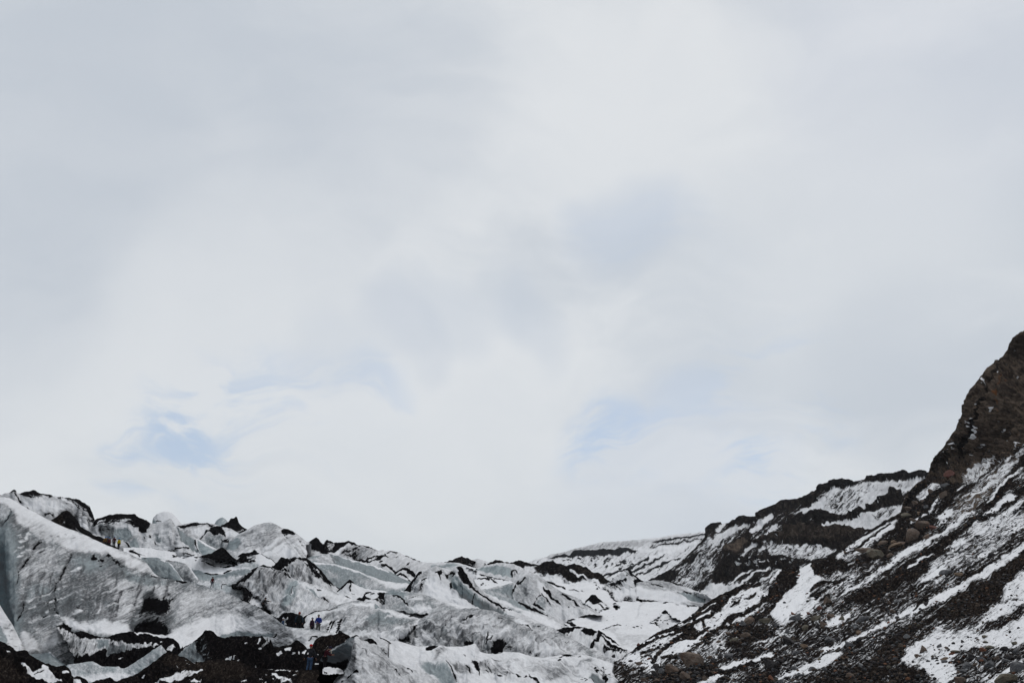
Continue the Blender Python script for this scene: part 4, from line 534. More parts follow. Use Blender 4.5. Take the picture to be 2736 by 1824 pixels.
# ================== the big ridge
land('glacier_ridge', [(-420,1400,110),(-250,1360,115),(-110,1340,118),(-60,1331,118),(0,1328,118),(12,1327,118),(25,1330,118),(40,1338,118),(60,1350,119),(85,1364,120),(110,1378,121),(137,1391,122),(160,1402,122),(185,1412,123),(210,1420,123),(235,1432,124),(260,1444,124),(285,1456,125),(310,1464,127),(340,1476,130),(360,1486,133),(380,1495,136),(392,1505,138),(402,1518,140),(410,1529,141),(418,1536,142),(430,1541,143),(445,1545,143),(460,1546,144),(472,1549,145),(490,1552,146),(510,1556,147),(530,1560,148),(545,1564,149),(560,1569,149),(575,1573,148),(590,1576,146),(602,1583,144),(615,1587,142),(630,1594,138),(645,1602,133),(662,1610,126),(680,1617,118),(695,1625,113),(710,1634,108),(725,1644,103),(740,1655,97),(752,1665,92),(765,1672,88),(780,1676,85),(800,1677,84),(820,1678,83),(840,1680,83),(860,1684,82),(880,1690,82),(905,1696,82),(935,1703,82)],
     [(-420,1800),(200,1800),(500,1790),(600,1790),(935,1790)], [(-420,30),(-110,34),(300,44),(500,58),(600,50),(700,22),(780,8),(935,6)], rnd=.62, cov=(.05,.6,.6,0), ang=26, amp=2.7, size=38, jag=.25, flute=1.5, ops=[
    # snowy top of the ridge
    P(dict(g=.10,i=.0,a=0),(-110,1320),(30,1320),(140,1390),(290,1455),(400,1510),(422,1538),(400,1536),(370,1522),(345,1512),(320,1492),(290,1480),(262,1478),(235,1474),(200,1472),(165,1455),(140,1446),(110,1440),(85,1420),(60,1404),(45,1388),(38,1362),(20,1352),(-20,1345),(-110,1360),f=5),
    P(dict(g=.3),(60,1380),(110,1400),(150,1430),(200,1440),(170,1450),(110,1440),(80,1420),f=8), *spots(60,1400,210,1450,16,2.5,dict(g=.6,a=.2),seed=60),
    P(dict(g=.35,i=.4),(-60,1345),(20,1352),(32,1365),(20,1385),(-60,1385),f=5), S(dict(a=.7,i=1,d=6),5,(31,1362),(24,1378),(14,1388),(0,1398)), S(dict(g=.1),2,(-10,1404),(10,1399),(18,1396)),
    # the blue left wall
    P(dict(i=1,g=.32,a=0,d=4),(-110,1400),(10,1398),(30,1400),(48,1450),(50,1500),(55,1540),(46,1580),(45,1620),(62,1650),(50,1690),(60,1730),(20,1700),(-110,1640),f=9),
    P(dict(i=1.7,g=.2,d=8),(-110,1400),(12,1410),(26,1480),(30,1600),(40,1660),(45,1700),(-110,1690),f=16), P(dict(i=2.4,g=.45,d=14),(-110,1450),(-2,1460),(8,1540),(14,1610),(30,1660),(30,1690),(-110,1650),f=12),
    *spots(30,1425,80,1500,16,4,dict(i=.1,g=.1),seed=61,slope=-.2),
    P(dict(i=.35,g=.5),(80,1440),(190,1475),(180,1520),(140,1570),(70,1560),(55,1530),(70,1480),f=12), P(dict(i=.8,g=.32),(60,1570),(110,1560),(140,1580),(120,1600),(70,1605),f=8), P(dict(i=.9,g=.3),(190,1490),(260,1490),(280,1520),(240,1540),(200,1540),f=10),
    # cracks and dark streaks of the face
    S(dict(a=.85,g=.8,d=3),5,(112,1447),(98,1454),(88,1462)), S(dict(a=.7,g=.8),5,(125,1465),(112,1470),(104,1476)), S(dict(a=.75,g=.8,d=3),4,(92,1475),(78,1490),(68,1500),(58,1515),(52,1540),(45,1560)), S(dict(a=.5,g=.7),4,(78,1490),(70,1510),(62,1525)), S(dict(a=.7,g=.8,d=3),4,(66,1612),(58,1635),(50,1650)),
    S(dict(a=.62,g=.9,d=4),7,(191,1479),(184,1500),(172,1522),(162,1545),(150,1558),(147,1572)), S(dict(a=.6,g=.9,d=3),6,(147,1572),(146,1590),(150,1610),(148,1628),(155,1642),(165,1652)), P(dict(a=.38,g=.85),(120,1600),(145,1590),(148,1630),(130,1640),(115,1665),(100,1690),(90,1700),(105,1650),f=6), S(dict(a=.4,g=.8),8,(150,1650),(130,1680),(120,1710)),
    S(dict(g=.8,a=.25),12,(328,1500),(318,1540),(312,1580),(298,1620),(285,1645),f=6), P(dict(g=.7,a=.1,i=.5),(210,1530),(300,1520),(310,1560),(290,1610),(270,1640),(250,1600),(220,1580),f=12), S(dict(g=.8,a=.3),5,(262,1540),(240,1555),(222,1570)), S(dict(a=.9,d=3),4,(207,1625),(226,1624)), P(dict(g=.85,a=.3,i=.8),(190,1645),(205,1640),(230,1640),(228,1660),(210,1662),(195,1656),f=4), S(dict(g=.75),5,(225,1565),(235,1552)), S(dict(a=.4,g=.7),6,(190,1552),(200,1546)),
    S(dict(i=0,g=.05),2.2,(75,1606),(95,1598),(130,1586),(160,1572),(180,1564)), S(dict(g=.85,d=2),2.5,(80,1602),(110,1590),(140,1577)), S(dict(i=0,g=.05),2.2,(262,1573),(285,1560),(306,1546)), S(dict(i=0,g=.05),2.5,(132,1738),(160,1728),(195,1713)), S(dict(i=0,g=.1),1.8,(295,1668),(340,1655),(370,1640)), S(dict(g=.7),2,(340,1655),(420,1620),(500,1590),(520,1583)), S(dict(i=0,g=.1),2.5,(430,1636),(470,1628),(500,1610)),
    S(dict(g=.9,a=.3),3,(440,1585),(480,1575),(512,1565)), S(dict(g=.75),6,(470,1600),(500,1590),(520,1575)),
    P(dict(g=.05,i=0),(255,1607),(268,1608),(270,1620),(262,1640),(255,1625),f=3), P(dict(i=.15,g=.3),(300,1560),(360,1530),(440,1555),(470,1580),(430,1590),(390,1590),(370,1620),(340,1650),(310,1640),f=12), P(dict(i=.8,g=.28),(330,1525),(380,1535),(430,1548),(450,1560),(400,1565),(340,1550),f=8), S(dict(g=.65),3,(430,1548),(425,1565),(418,1580)), S(dict(g=.6),3,(370,1535),(360,1560)), 
    P(dict(a=.55),(275,1478),(300,1480),(318,1495),(330,1505),(345,1512),(335,1518),(318,1512),(300,1498),(285,1492),f=3), *spots(245,1480,275,1500,8,3,seed=62,slope=.4), S(ASH,3.5,(404,1536),(415,1541),(424,1543)), S(ASH,3.5,(434,1544),(450,1546)), S(ASH,5,(472,1551),(485,1553),(498,1553)), P(ASH,(480,1552),(498,1553),(488,1560)),
    *streaks(75, 1500, 470, 1560, 34, -26, 85, 4.0, dict(g=.85), 301), *streaks(120, 1560, 330, 1600, 16, -30, 90, 6.0, dict(g=.9, a=.22), 302), *streaks(430, 1570, 640, 1600, 16, -34, 60, 3.0, dict(g=.72), 303, .15),
    *streaks(70, 1500, 480, 1680, 26, 70, -26, 1.6, dict(g=.85), 304), *streaks(70, 1500, 520, 1680, 18, 60, -22, 1.6, dict(g=.05, i=.1), 305), *streaks(480, 1600, 700, 1660, 18, 70, -34, 1.8, dict(g=.65), 306), *streaks(50, 1640, 250, 1740, 22, -20, 44, 3.5, dict(g=.85, a=.2), 307), *streaks(60, 1600, 260, 1740, 24, 14, -5, 3, dict(g=.08, i=.1), 308),
    # arch shaped hollow in the face
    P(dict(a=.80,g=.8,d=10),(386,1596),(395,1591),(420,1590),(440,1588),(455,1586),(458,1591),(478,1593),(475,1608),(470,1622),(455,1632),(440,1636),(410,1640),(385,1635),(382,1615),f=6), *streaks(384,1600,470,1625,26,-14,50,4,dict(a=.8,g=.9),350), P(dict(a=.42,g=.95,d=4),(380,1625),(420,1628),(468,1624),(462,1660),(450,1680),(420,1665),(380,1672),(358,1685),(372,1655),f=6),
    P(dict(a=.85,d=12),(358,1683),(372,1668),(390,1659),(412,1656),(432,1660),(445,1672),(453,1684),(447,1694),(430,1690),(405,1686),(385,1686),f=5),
    # snow lying at the foot
    P(dict(a=0,i=0,g=.08),(164,1648),(180,1648),(195,1660),(225,1664),(250,1660),(275,1655),(300,1664),(335,1668),(358,1684),(385,1686),(420,1690),(448,1695),(458,1688),(500,1665),(560,1640),(640,1640),(720,1660),(760,1676),(940,1700),(940,1750),(560,1760),(470,1740),(400,1720),(300,1700),(240,1690),(200,1682),(185,1675),f=5),
    P(dict(g=.4,i=.2,a=.05),(460,1600),(520,1570),(600,1580),(680,1620),(740,1660),(700,1650),(640,1645),(600,1640),(550,1645),(500,1662),(460,1685),f=12), S(dict(g=.7,d=2),2.5,(465,1668),(520,1640),(570,1620),(620,1610),(670,1600)), S(dict(g=.6),3,(560,1640),(610,1622),(660,1614)), P(dict(g=.33),(700,1665),(760,1672),(860,1690),(900,1700),(820,1712),(740,1720),(700,1715),f=10), P(dict(g=.5,i=.3),(700,1710),(740,1716),(780,1712),(790,1706),(785,1725),(740,1735),(705,1730),f=4),
    S(dict(a=.9,g=.8),3.5,(825,1712),(836,1704),(848,1700)), P(dict(i=.9,g=.35),(585,1700),(640,1688),(700,1690),(728,1686),(728,1700),(640,1702),(600,1712),f=3), S(dict(a=1,d=3),6,(728,1700),(735,1688)),
    P(dict(a=.25,i=.4,g=.55),(45,1700),(100,1680),(180,1690),(200,1720),(180,1760),(60,1750),f=8), P(dict(i=0,g=.15,a=.1),(55,1685),(75,1690),(100,1715),(105,1742),(70,1740),(56,1715),f=4), P(dict(a=1,d=3),(165,1662),(180,1665),(192,1680),(188,1688),(175,1676),f=2), P(dict(g=.2,i=.3,a=.1),(105,1715),(150,1700),(170,1712),(120,1735),f=6)])
# ---- white ice tongue at the left edge
land('ice_slab', [(-420,1440,84),(-110,1560,84),(-40,1590,84),(-10,1608,84),(0,1616,84),(8,1629,84),(17,1644,84),(25,1656,84),(34,1669,84),(42,1686,84),(50,1700,84),(58,1716,83),(66,1731,83),(68,1737,83)], 1770, 6, cov=(0,.1,.08,0), amp=1.6, jag=.2, ang=-10, ops=[
    P(dict(i=.8,g=.18),(-110,1670),(0,1670),(10,1684),(20,1700),(22,1710),(14,1722),(-110,1740),f=2), *spots(10,1660,60,1730,12,2.5,dict(g=.6),seed=63)], tags=dict(label='smooth white ice tongue sloping down at the left edge of the picture', category='ice slab'))
# ---- ash covered bench at the foot of the ridge
land('moraine_mound', [(150,1672,80),(168,1668,80),(182,1682,80),(195,1690,80),(205,1688,80),(215,1685,80),(225,1687,80),(240,1692,80),(255,1698,80),(268,1702,80),(290,1702,80),(300,1697,80),(315,1692,80),(335,1688,80),(360,1687,80),(375,1688,80),(392,1692,80),(410,1699,80),(430,1704,80),(455,1703,80),(465,1708,80),(471,1713,80),(478,1720,80),(488,1720,80),(489,1724,80),(486,1740,80),(484,1750,80)], [(150,1760),(300,1800),(484,1790)], 10, cov=(1,0,.2,.05), amp=3.5, size=24, jag=1, ang=70, ops=[
    P(dict(a=.35,i=.3,g=.5),(150,1672),(200,1692),(240,1700),(290,1708),(340,1718),(400,1722),(420,1728),(370,1738),(340,1737),(280,1740),(240,1752),(200,1755),(160,1750),f=4), P(dict(a=.1,i=.9,g=.3),(255,1708),(290,1708),(292,1735),(262,1735),f=3), P(dict(a=1,d=6),(190,1758),(240,1752),(290,1742),(350,1738),(440,1730),(440,1790),(190,1790),f=3), P(dict(a=.2,i=1,g=.85),(290,1728),(335,1725),(337,1738),(285,1746),f=2), P(dict(i=0,g=.15,a=.1),(170,1758),(185,1756),(186,1770),(172,1770)),
    S(dict(a=.3,g=.6),4,(200,1690),(190,1720),(185,1745)), P(dict(a=1),(196,1686),(232,1692),(250,1702),(235,1704),(205,1696)), *spots(380,1715,430,1730,12,2.6,SNOW,seed=65,slope=-.1), S(SNOW,3,(358,1688),(370,1692),(382,1688)), P(dict(a=.3,g=.1),(440,1735),(455,1722),(462,1718),(470,1730),(458,1742),(445,1742),f=3), S(SNOW,3,(314,1754),(328,1752)), S(dict(a=.6,g=.5),4,(345,1765),(355,1758))], tL=60)
# ---- ash walls below the saddle
land('moraine_mound', [(462,1755,76),(470,1747,76),(476,1738,76),(484,1731,76),(500,1724,76),(512,1719,76),(525,1708,76),(538,1697,76),(545,1690,76),(547,1684,76),(552,1683,76),(562,1684,76),(570,1688,76),(580,1696,76),(592,1704,76),(605,1704,76),(618,1700,76),(640,1698,76),(680,1700,76),(700,1698,75.5),(715,1698,75.5),(722,1704,75.5),(712,1712,75.5),(718,1722,75),(730,1728,75),(745,1729,75),(760,1724,75),(776,1722,75),(785,1715,75),(792,1711,75),(800,1714,75),(812,1722,74.5),(820,1733,74),(828,1738,74),(834,1728,74),(841,1712,74),(848,1703,74),(862,1700,74),(880,1697,74),(895,1695,74),(905,1691,74),(913,1690,74),(922,1693,74),(932,1698,74),(945,1712,74)], 1830, 7, cov=(1,0,.2,.1), amp=3.5, size=22, jag=.8, ang=58, ops=[
    P(dict(a=.22,i=.9,g=.55),(462,1755),(500,1726),(520,1712),(530,1740),(560,1760),(540,1775),(510,1768),(470,1762),f=4), P(dict(a=.6,i=.8,g=.7),(520,1712),(550,1690),(560,1730),(570,1765),(545,1765),(530,1745),f=5), P(dict(a=1),(545,1683),(565,1685),(580,1700),(560,1705),(545,1695)), S(dict(a=.1,g=.2,i=.5),5,(613,1757),(604,1765)), S(dict(a=.1,g=.1,i=.4),4,(620,1752),(612,1764)), S(dict(a=.1,i=.4),4,(630,1755),(622,1768)), S(dict(a=.1),3,(640,1762),(636,1770)),
    S(SNOW,6,(722,1702),(712,1715),(704,1724)), S(SNOW,5,(695,1706),(688,1718)), S(SNOW,2.5,(665,1698),(672,1699)), S(SNOW,3,(652,1720),(658,1717)), S(SNOW,3,(698,1726),(692,1732)), P(SNOW,(758,1732),(775,1728),(781,1732),(775,1740),(762,1736),f=2), P(dict(a=.1,g=.15),(736,1742),(750,1738),(756,1748),(745,1754),(738,1750),f=2), P(SNOW,(808,1746),(815,1738),(822,1740),(826,1750),(812,1752),f=2), S(SNOW,3,(797,1744),(798,1752)), S(dict(a=.2),3,(780,1745),(788,1744)), P(SNOW,(826,1715),(840,1706),(836,1720),(832,1740),(824,1738),(820,1728),f=2),
    S(dict(a=.2,g=.3,i=.4),5,(686,1778),(682,1785)), S(dict(a=.2,g=.3),3,(846,1748),(850,1752)), P(dict(a=1,b=.25),(840,1708),(880,1698),(915,1692),(935,1700),(925,1712),(890,1730),(860,1745),(845,1740),f=3), S(dict(a=.3),3,(868,1733),(878,1727)), S(SNOW,3,(845,1775),(853,1774))])
# ---- dark snow bank behind the front hump
land('glacier', [(920,1700,76),(935,1697,76),(948,1695,76),(958,1698,76),(970,1697,76),(980,1694,76),(990,1696,76),(1000,1700,76),(1012,1701,76),(1022,1704,76),(1035,1711,76),(1050,1717,76),(1065,1720,76),(1078,1727,76),(1090,1736,76),(1102,1746,76),(1115,1757,76),(1128,1772,75),(1140,1785,75),(1155,1798,74),(1172,1812,73)], [(920,1760),(1172,1850)], 8, rnd=.6, cov=(.04,.05,.16,0), amp=3, size=20, ang=-38, ops=[
    P(dict(a=.3,g=.6),(955,1704),(975,1697),(990,1700),(985,1712),(965,1712),f=3), P(ASH,(935,1700),(955,1695),(958,1699),(940,1704),f=1.5), P(ASH,(975,1710),(990,1705),(1005,1712),(1010,1720),(995,1720),(980,1714),f=2), S(ASH,3,(1014,1702),(1028,1708),(1042,1716),(1055,1718)), S(ASH,7,(1070,1724),(1082,1733),(1095,1745),(1106,1752)), S(ASH,4,(1106,1752),(1120,1768),(1132,1782)), S(ASH,7,(1125,1775),(1138,1788),(1146,1795)), P(dict(a=.45,g=.6),(1010,1728),(1030,1732),(1045,1745),(1055,1758),(1040,1756),(1020,1742),f=4), S(ASH,3,(1048,1730),(1058,1738)), S(ASH,3,(1085,1754),(1088,1758)), S(ASH,3,(1098,1760),(1110,1766)), S(ASH,2.5,(1087,1782),(1098,1788)), P(dict(i=.9,g=.3),(1125,1780),(1135,1776),(1140,1795),(1130,1800),f=2)])
# ---- front snowfield, lower centre
def fyd(x, y): pass
land('snow_field', [(1040,1712,80),(1060,1712,80),(1080,1716,80),(1100,1722,80),(1120,1728,80),(1140,1726,80),(1160,1722,80),(1180,1724,80),(1195,1727,80),(1205,1726,80),(1220,1728,80),(1235,1727,80),(1250,1725,80),(1262,1720,80),(1270,1719,80),(1276,1728,80),(1282,1738,80),(1290,1742,80),(1305,1746,80),(1325,1747,80),(1338,1744,79),(1345,1739,79),(1355,1741,79),(1385,1742,78),(1400,1747,78),(1425,1754,78),(1450,1757,78),(1475,1753,77),(1500,1749,77),(1520,1748,76),(1540,1750,76),(1555,1749,76),(1566,1748,76),(1580,1753,76),(1600,1760,75),(1625,1768,74),(1650,1775,73),(1680,1788,71),(1710,1805,68),(1740,1822,66),(1790,1850,62)], 1915, [(1040,28),(1300,34),(1790,20)], rnd=.62, cov=(.05,.05,.14,0), amp=4.5, size=40, ang=-30, jag=.3, ops=[
    P(dict(a=1,d=3),(1137,1733),(1150,1724),(1165,1720),(1170,1726),(1155,1735),(1143,1742),f=2), P(dict(a=.2,g=.6),(1160,1735),(1185,1728),(1195,1735),(1180,1750),(1165,1764),(1158,1762),(1165,1748),f=3), S(ASH,3,(1115,1727),(1120,1724),(1126,1727)), S(ASH,3,(1238,1752),(1245,1750)),
    P(dict(i=.95,g=.25,d=2),(1125,1780),(1140,1765),(1175,1775),(1200,1785),(1215,1800),(1222,1825),(1180,1825),(1150,1800),f=5), P(dict(g=.55,i=.3),(1205,1772),(1240,1778),(1260,1790),(1262,1805),(1225,1800),f=4), S(dict(a=.8,g=.8,d=2),3,(1192,1774),(1205,1782),(1215,1800),(1222,1815)), S(SNOW,3,(1221,1797),(1235,1803)),
    S(dict(a=1,d=5),7,(1261,1762),(1270,1778),(1278,1792),(1282,1802)), S(dict(a=.9,d=3),7,(1296,1788),(1303,1800)), S(dict(a=.7,g=.8,d=2),5,(1248,1780),(1254,1790),(1258,1802)), S(dict(a=.65,g=.8,d=2),5,(1302,1768),(1308,1780),(1312,1795)), P(dict(g=.5,i=.2),(1270,1762),(1300,1768),(1340,1790),(1368,1806),(1330,1805),(1290,1800),f=4), S(dict(g=.65,d=2),4,(1315,1770),(1340,1782),(1375,1805)), S(dict(i=0,g=0),3,(1310,1765),(1340,1786),(1368,1804)),
    S(dict(a=.5,g=.5),3,(1310,1763),(1325,1766),(1340,1762)), *spots(1315,1800,1440,1812,10,2.6,seed=66,slope=.02), S(ASH,4,(1415,1809),(1432,1815),(1450,1825)), P(dict(g=.28,i=.1),(1380,1780),(1440,1770),(1500,1780),(1520,1795),(1480,1810),(1400,1805),f=10), P(dict(a=.2,g=.55),(1460,1790),(1510,1785),(1520,1800),(1490,1812),(1460,1815),f=5), *[S(dict(g=.4),2,(1385,y),(1420,y-4),(1455,y+1)) for y in (1780,1788,1796)],
    *streaks(1200, 1765, 1360, 1790, 22, 6, 24, 2.2, dict(g=.75), 322), *streaks(1460, 1760, 1690, 1800, 30, 34, 22, 1.6, dict(g=.5), 323, .1), *streaks(1330, 1760, 1500, 1800, 18, 40, -6, 2.0, dict(g=.4), 324),
    S(ASH,3,(1495,1757),(1510,1753),(1535,1751)), S(ASH,3,(1500,1750),(1520,1748)), P(ASH,(1489,1768),(1498,1762),(1502,1764),(1492,1773),f=1.5), S(ASH,2,(1545,1756),(1555,1751)), P(dict(g=.5,i=.3),(1550,1775),(1565,1760),(1578,1756),(1580,1762),(1568,1772),f=3), S(dict(g=.5),2.5,(1532,1780),(1555,1772),(1580,1765)), *spots(1590,1775,1640,1800,18,2.2,seed=67,slope=.3), P(ASH,(1590,1797),(1597,1796),(1598,1802),(1592,1802),f=1.2), *spots(1605,1800,1625,1818,6,2.6,seed=68),
    P(dict(i=1,g=.7,a=0,d=5),(1573,1812),(1582,1806),(1600,1808),(1614,1814),(1618,1822),(1605,1824),(1585,1822),f=2), S(ASH,3,(1578,1819),(1588,1823)), S(ASH,2.5,(1672,1816),(1684,1822)), *spots(1550,1810,1570,1822,5,2.4,seed=69), P(dict(a=.42),(1700,1780),(1730,1778),(1790,1830),(1790,1900),(1720,1830),f=5), *spots(1600,1740,1690,1790,12,1.8,dict(a=.7),seed=70,slope=.3), S(ASH,6,(1640,1752),(1665,1750),(1678,1756)), S(ASH,5,(1665,1755),(1668,1770)), S(ASH,6,(1676,1757),(1688,1772),(1698,1784))])
# ---- pale ice slab, lower left
land('ice_slab', [(70,1752,70),(78,1747,70),(95,1745,70),(110,1745,70),(128,1742,70),(134,1739.5,70),(140,1747,70),(146,1752,70),(155,1760,70),(165,1768,70),(176,1776,70),(190,1790,70)], 1830, 4, cov=(0,.8,.35,0), amp=2, jag=.3, ops=[S(SNOW,2,(133,1741),(141,1749),(147,1754))], tags=dict(label='grey broken ice piece at lower left, under the striped ridge face', category='ice slab'))
land('ice_slab', [(172,1790,67),(178,1776,67),(185,1774,67),(200,1772,67),(215,1770,67),(228,1767,67),(240,1765,67),(250,1767,67),(260,1772,67),(272,1779,67),(285,1780,67),(300,1781,67),(318,1780,67),(322,1784,67),(333,1784,67),(345,1778,67),(360,1769,67),(375,1760,67),(390,1749,67),(405,1738,67),(418,1729,67),(430,1722,67),(433,1724,67),(441,1735,67),(447,1742,67),(450,1752,67)], 1860, 5, cov=(0,.62,.14,0), amp=2.2, size=20, jag=.5, ang=-30, ops=[P(dict(i=.1,g=.05),(190,1805),(300,1800),(360,1800),(340,1830),(190,1830),f=5), P(dict(g=.3),(190,1778),(250,1770),(300,1790),(250,1800),f=8)], tags=dict(label='long pale blue ice slab rising to the right between the dark ash mounds', category='ice slab'))
# ---- ash mounds along the bottom left
land('moraine_mound', [(-420,1650,58),(-110,1690,58),(-30,1700,58),(0,1713,58),(12,1717,58),(22,1723,58),(32,1729,58),(40,1737,58),(48,1740,58),(60,1737,58),(66,1734,58),(74,1739,58),(76,1747,58),(90,1756,58),(105,1764,58),(120,1771,58),(135,1776,58),(148,1780,58),(160,1779,58),(172,1776,58),(182,1783,58),(188,1792,58),(190,1804,58),(197,1811,58),(203,1806,58),(215,1808,58),(228,1814,58),(240,1826,58),(260,1850,58)], 1915, 12, cov=(1,0,0,.12), amp=4, size=26, jag=1, ang=-45, ops=[
    P(dict(a=.08,g=.15),(75,1795),(95,1786),(115,1775),(128,1780),(138,1795),(148,1808),(165,1824),(140,1830),(110,1820),(90,1808),f=3), P(dict(a=.3,g=.2),(52,1770),(75,1785),(90,1790),(78,1795),(60,1782)), S(ASH,3,(92,1800),(105,1793),(118,1788)), S(SNOW,3,(15,1740),(24,1744)), P(SNOW,(165,1798),(180,1802),(178,1806),(168,1803)), P(dict(a=.2),(185,1812),(215,1815),(220,1830),(195,1830)), S(SNOW,4,(-5,1821),(18,1823)), P(dict(a=1,b=.3),(-110,1740),(20,1760),(60,1800),(100,1850),(-110,1900),f=8)])
land('moraine_mound', [(225,1850,62),(240,1826,62),(255,1818,62),(268,1815,62),(280,1813,62),(292,1811,62),(300,1812,62),(305,1818,62),(312,1820,62),(322,1814,62),(330,1811,62),(342,1810,62),(355,1805,62),(370,1797,62),(385,1787,62),(400,1776,62),(415,1765,62),(430,1752,62),(440,1745,62),(449,1741,62),(456,1741,62),(462,1745,62),(475,1750,62),(490,1755,62),(502,1762,62),(515,1769,62),(525,1770,62),(540,1768,62),(555,1765,62),(570,1762,62),(585,1761,62),(600,1762,62),(620,1764,61.5),(640,1766,61),(655,1774,61),(670,1780,61),(685,1785,61),(705,1786,61),(730,1788,61),(770,1789,61),(800,1790,61),(830,1790,61),(860,1790,61),(880,1795,61),(900,1803,61),(915,1830,61)], 1915, 16, rnd=.8, cov=(1,0,0,.14), amp=4, size=24, jag=.8, ang=30, ops=[
    P(dict(b=.33),(440,1742),(500,1762),(560,1765),(640,1767),(680,1800),(600,1824),(500,1800),(430,1770),f=8), S(dict(a=.15,g=.15),8,(430,1820),(470,1808),(500,1800),(540,1790),f=2), P(dict(a=.25,g=.1),(410,1824),(440,1812),(490,1800),(510,1795),(490,1812),(460,1824),f=3), S(SNOW,3,(520,1798),(538,1788)), P(dict(a=.3),(500,1824),(525,1808),(540,1812),(530,1830),f=3), P(dict(a=.35),(485,1800),(505,1792),(510,1800),(490,1808)), S(SNOW,3,(380,1808),(390,1804)), S(SNOW,2.5,(470,1780),(476,1783)),
    P(dict(a=.05,g=.1),(712,1788),(722,1778),(735,1764),(745,1768),(740,1780),(728,1790),f=2) , P(dict(a=.35),(740,1790),(765,1780),(780,1790),(760,1795)), S(SNOW,5,(728,1800),(742,1804),(755,1808)), P(dict(a=.35),(745,1808),(775,1808),(785,1824),(750,1826),f=4), S(SNOW,3,(645,1822),(655,1822)), *spots(690,1800,790,1824,12,2,SNOW,seed=72), *spots(470,1765,560,1790,8,1.6,SNOW,seed=73), *spots(740,1782,860,1792,7,2.2,SNOW,seed=74), P(dict(b=.34),(780,1792),(880,1795),(890,1824),(800,1824),f=5)])
# ---- ice cave wall, its inner darkness painted into the colour, and the white hump in front
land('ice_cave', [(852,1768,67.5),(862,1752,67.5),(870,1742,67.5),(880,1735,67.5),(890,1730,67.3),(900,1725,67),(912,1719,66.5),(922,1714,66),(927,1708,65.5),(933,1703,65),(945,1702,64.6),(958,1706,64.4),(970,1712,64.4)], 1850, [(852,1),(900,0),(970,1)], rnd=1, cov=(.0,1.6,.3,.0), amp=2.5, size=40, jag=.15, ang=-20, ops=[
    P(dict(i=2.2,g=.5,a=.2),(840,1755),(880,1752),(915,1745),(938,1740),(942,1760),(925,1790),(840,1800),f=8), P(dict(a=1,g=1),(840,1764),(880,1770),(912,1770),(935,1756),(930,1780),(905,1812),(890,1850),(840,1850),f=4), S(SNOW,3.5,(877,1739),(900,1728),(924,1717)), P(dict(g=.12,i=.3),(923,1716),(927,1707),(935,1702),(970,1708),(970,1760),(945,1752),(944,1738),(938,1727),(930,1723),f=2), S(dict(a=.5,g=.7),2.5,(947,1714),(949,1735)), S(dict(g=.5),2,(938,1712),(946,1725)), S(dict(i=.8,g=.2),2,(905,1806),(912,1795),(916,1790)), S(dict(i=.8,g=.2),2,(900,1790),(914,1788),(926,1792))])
land('glacier', [(880,1840,63),(888,1826,63),(896,1814,63),(905,1805,63),(915,1796,63),(925,1786,63),(931,1774,63),(936,1764,63),(940,1752,63),(942,1735,63),(944,1716,63),(946,1704,63),(950,1702,63),(957,1704,63.2),(965,1709,63.5),(975,1714,63.5),(988,1720,63.5),(1000,1728,63.5),(1012,1738,63.5),(1025,1748,63.5),(1040,1758,63.5),(1060,1768,63.5),(1080,1779,63),(1100,1786,63),(1120,1791,62),(1135,1796,62),(1150,1804,61),(1170,1818,60),(1195,1838,59),(1220,1860,58)], 1915, [(880,6),(930,10),(960,14),(1220,14)], rnd=.62, cov=(.04,.1,.2,0), amp=4, size=26, jag=.2, ang=-40, flute=.8, ops=[
    P(dict(g=.45,i=.3),(928,1712),(945,1706),(955,1715),(952,1730),(944,1722),(935,1720),f=4), S(dict(a=.4,g=.7),2.5,(948,1715),(950,1740),(949,1768)), S(ASH,2.5,(960,1735),(970,1741)), S(dict(g=.6,a=.3),3,(955,1725),(985,1748)), P(dict(a=.1,g=.5),(985,1730),(1015,1750),(1060,1775),(1100,1795),(1060,1800),(1010,1780),(1000,1760),f=8), P(ASH,(938,1798),(947,1790),(956,1789),(960,1797),(955,1794),(945,1796),f=1.5), P(ASH,(930,1812),(940,1803),(948,1806),(938,1811),(932,1815),f=1.5), S(ASH,3,(915,1822),(922,1815)), S(dict(a=.85),2,(1048,1793),(1065,1798),(1072,1799)), S(ASH,3,(1088,1782),(1092,1784)), S(ASH,2.5,(1098,1788),(1105,1794)), *spots(1000,1770,1150,1820,14,1.8,dict(g=.6,a=.3),seed=76), *streaks(935, 1725, 1100, 1800, 20, 30, 46, 2.0, dict(g=.6), 320, .25), *streaks(900, 1800, 1180, 1850, 26, 24, 34, 1.6, dict(g=.4), 321), P(dict(g=.3),(890,1808),(905,1805),(915,1820),(895,1835),f=4)])
land('ice_slab', [(862,1787,62.5),(866,1783,62.5),(874,1781,62.5),(882,1781,62.5),(892,1783,62.5),(896,1786,62.5),(902,1782,62.5),(908,1785,62.5),(914,1789,62.5),(918,1796,62.5)], [(862,1800),(880,1802),(900,1800),(918,1799)], 2, cov=(.04,.2,.12,0), amp=2, size=8, jag=.8, step=1.2, ops=[P(dict(a=1),(864,1791),(870,1793),(876,1798),(874,1801),(867,1797),f=1.2), P(dict(g=.5),(899,1786),(914,1790),(914,1798),(900,1797),f=1.5)], tags=dict(label='low white ice block beside the walkers, at the mouth of the ice cave', category='ice block'))

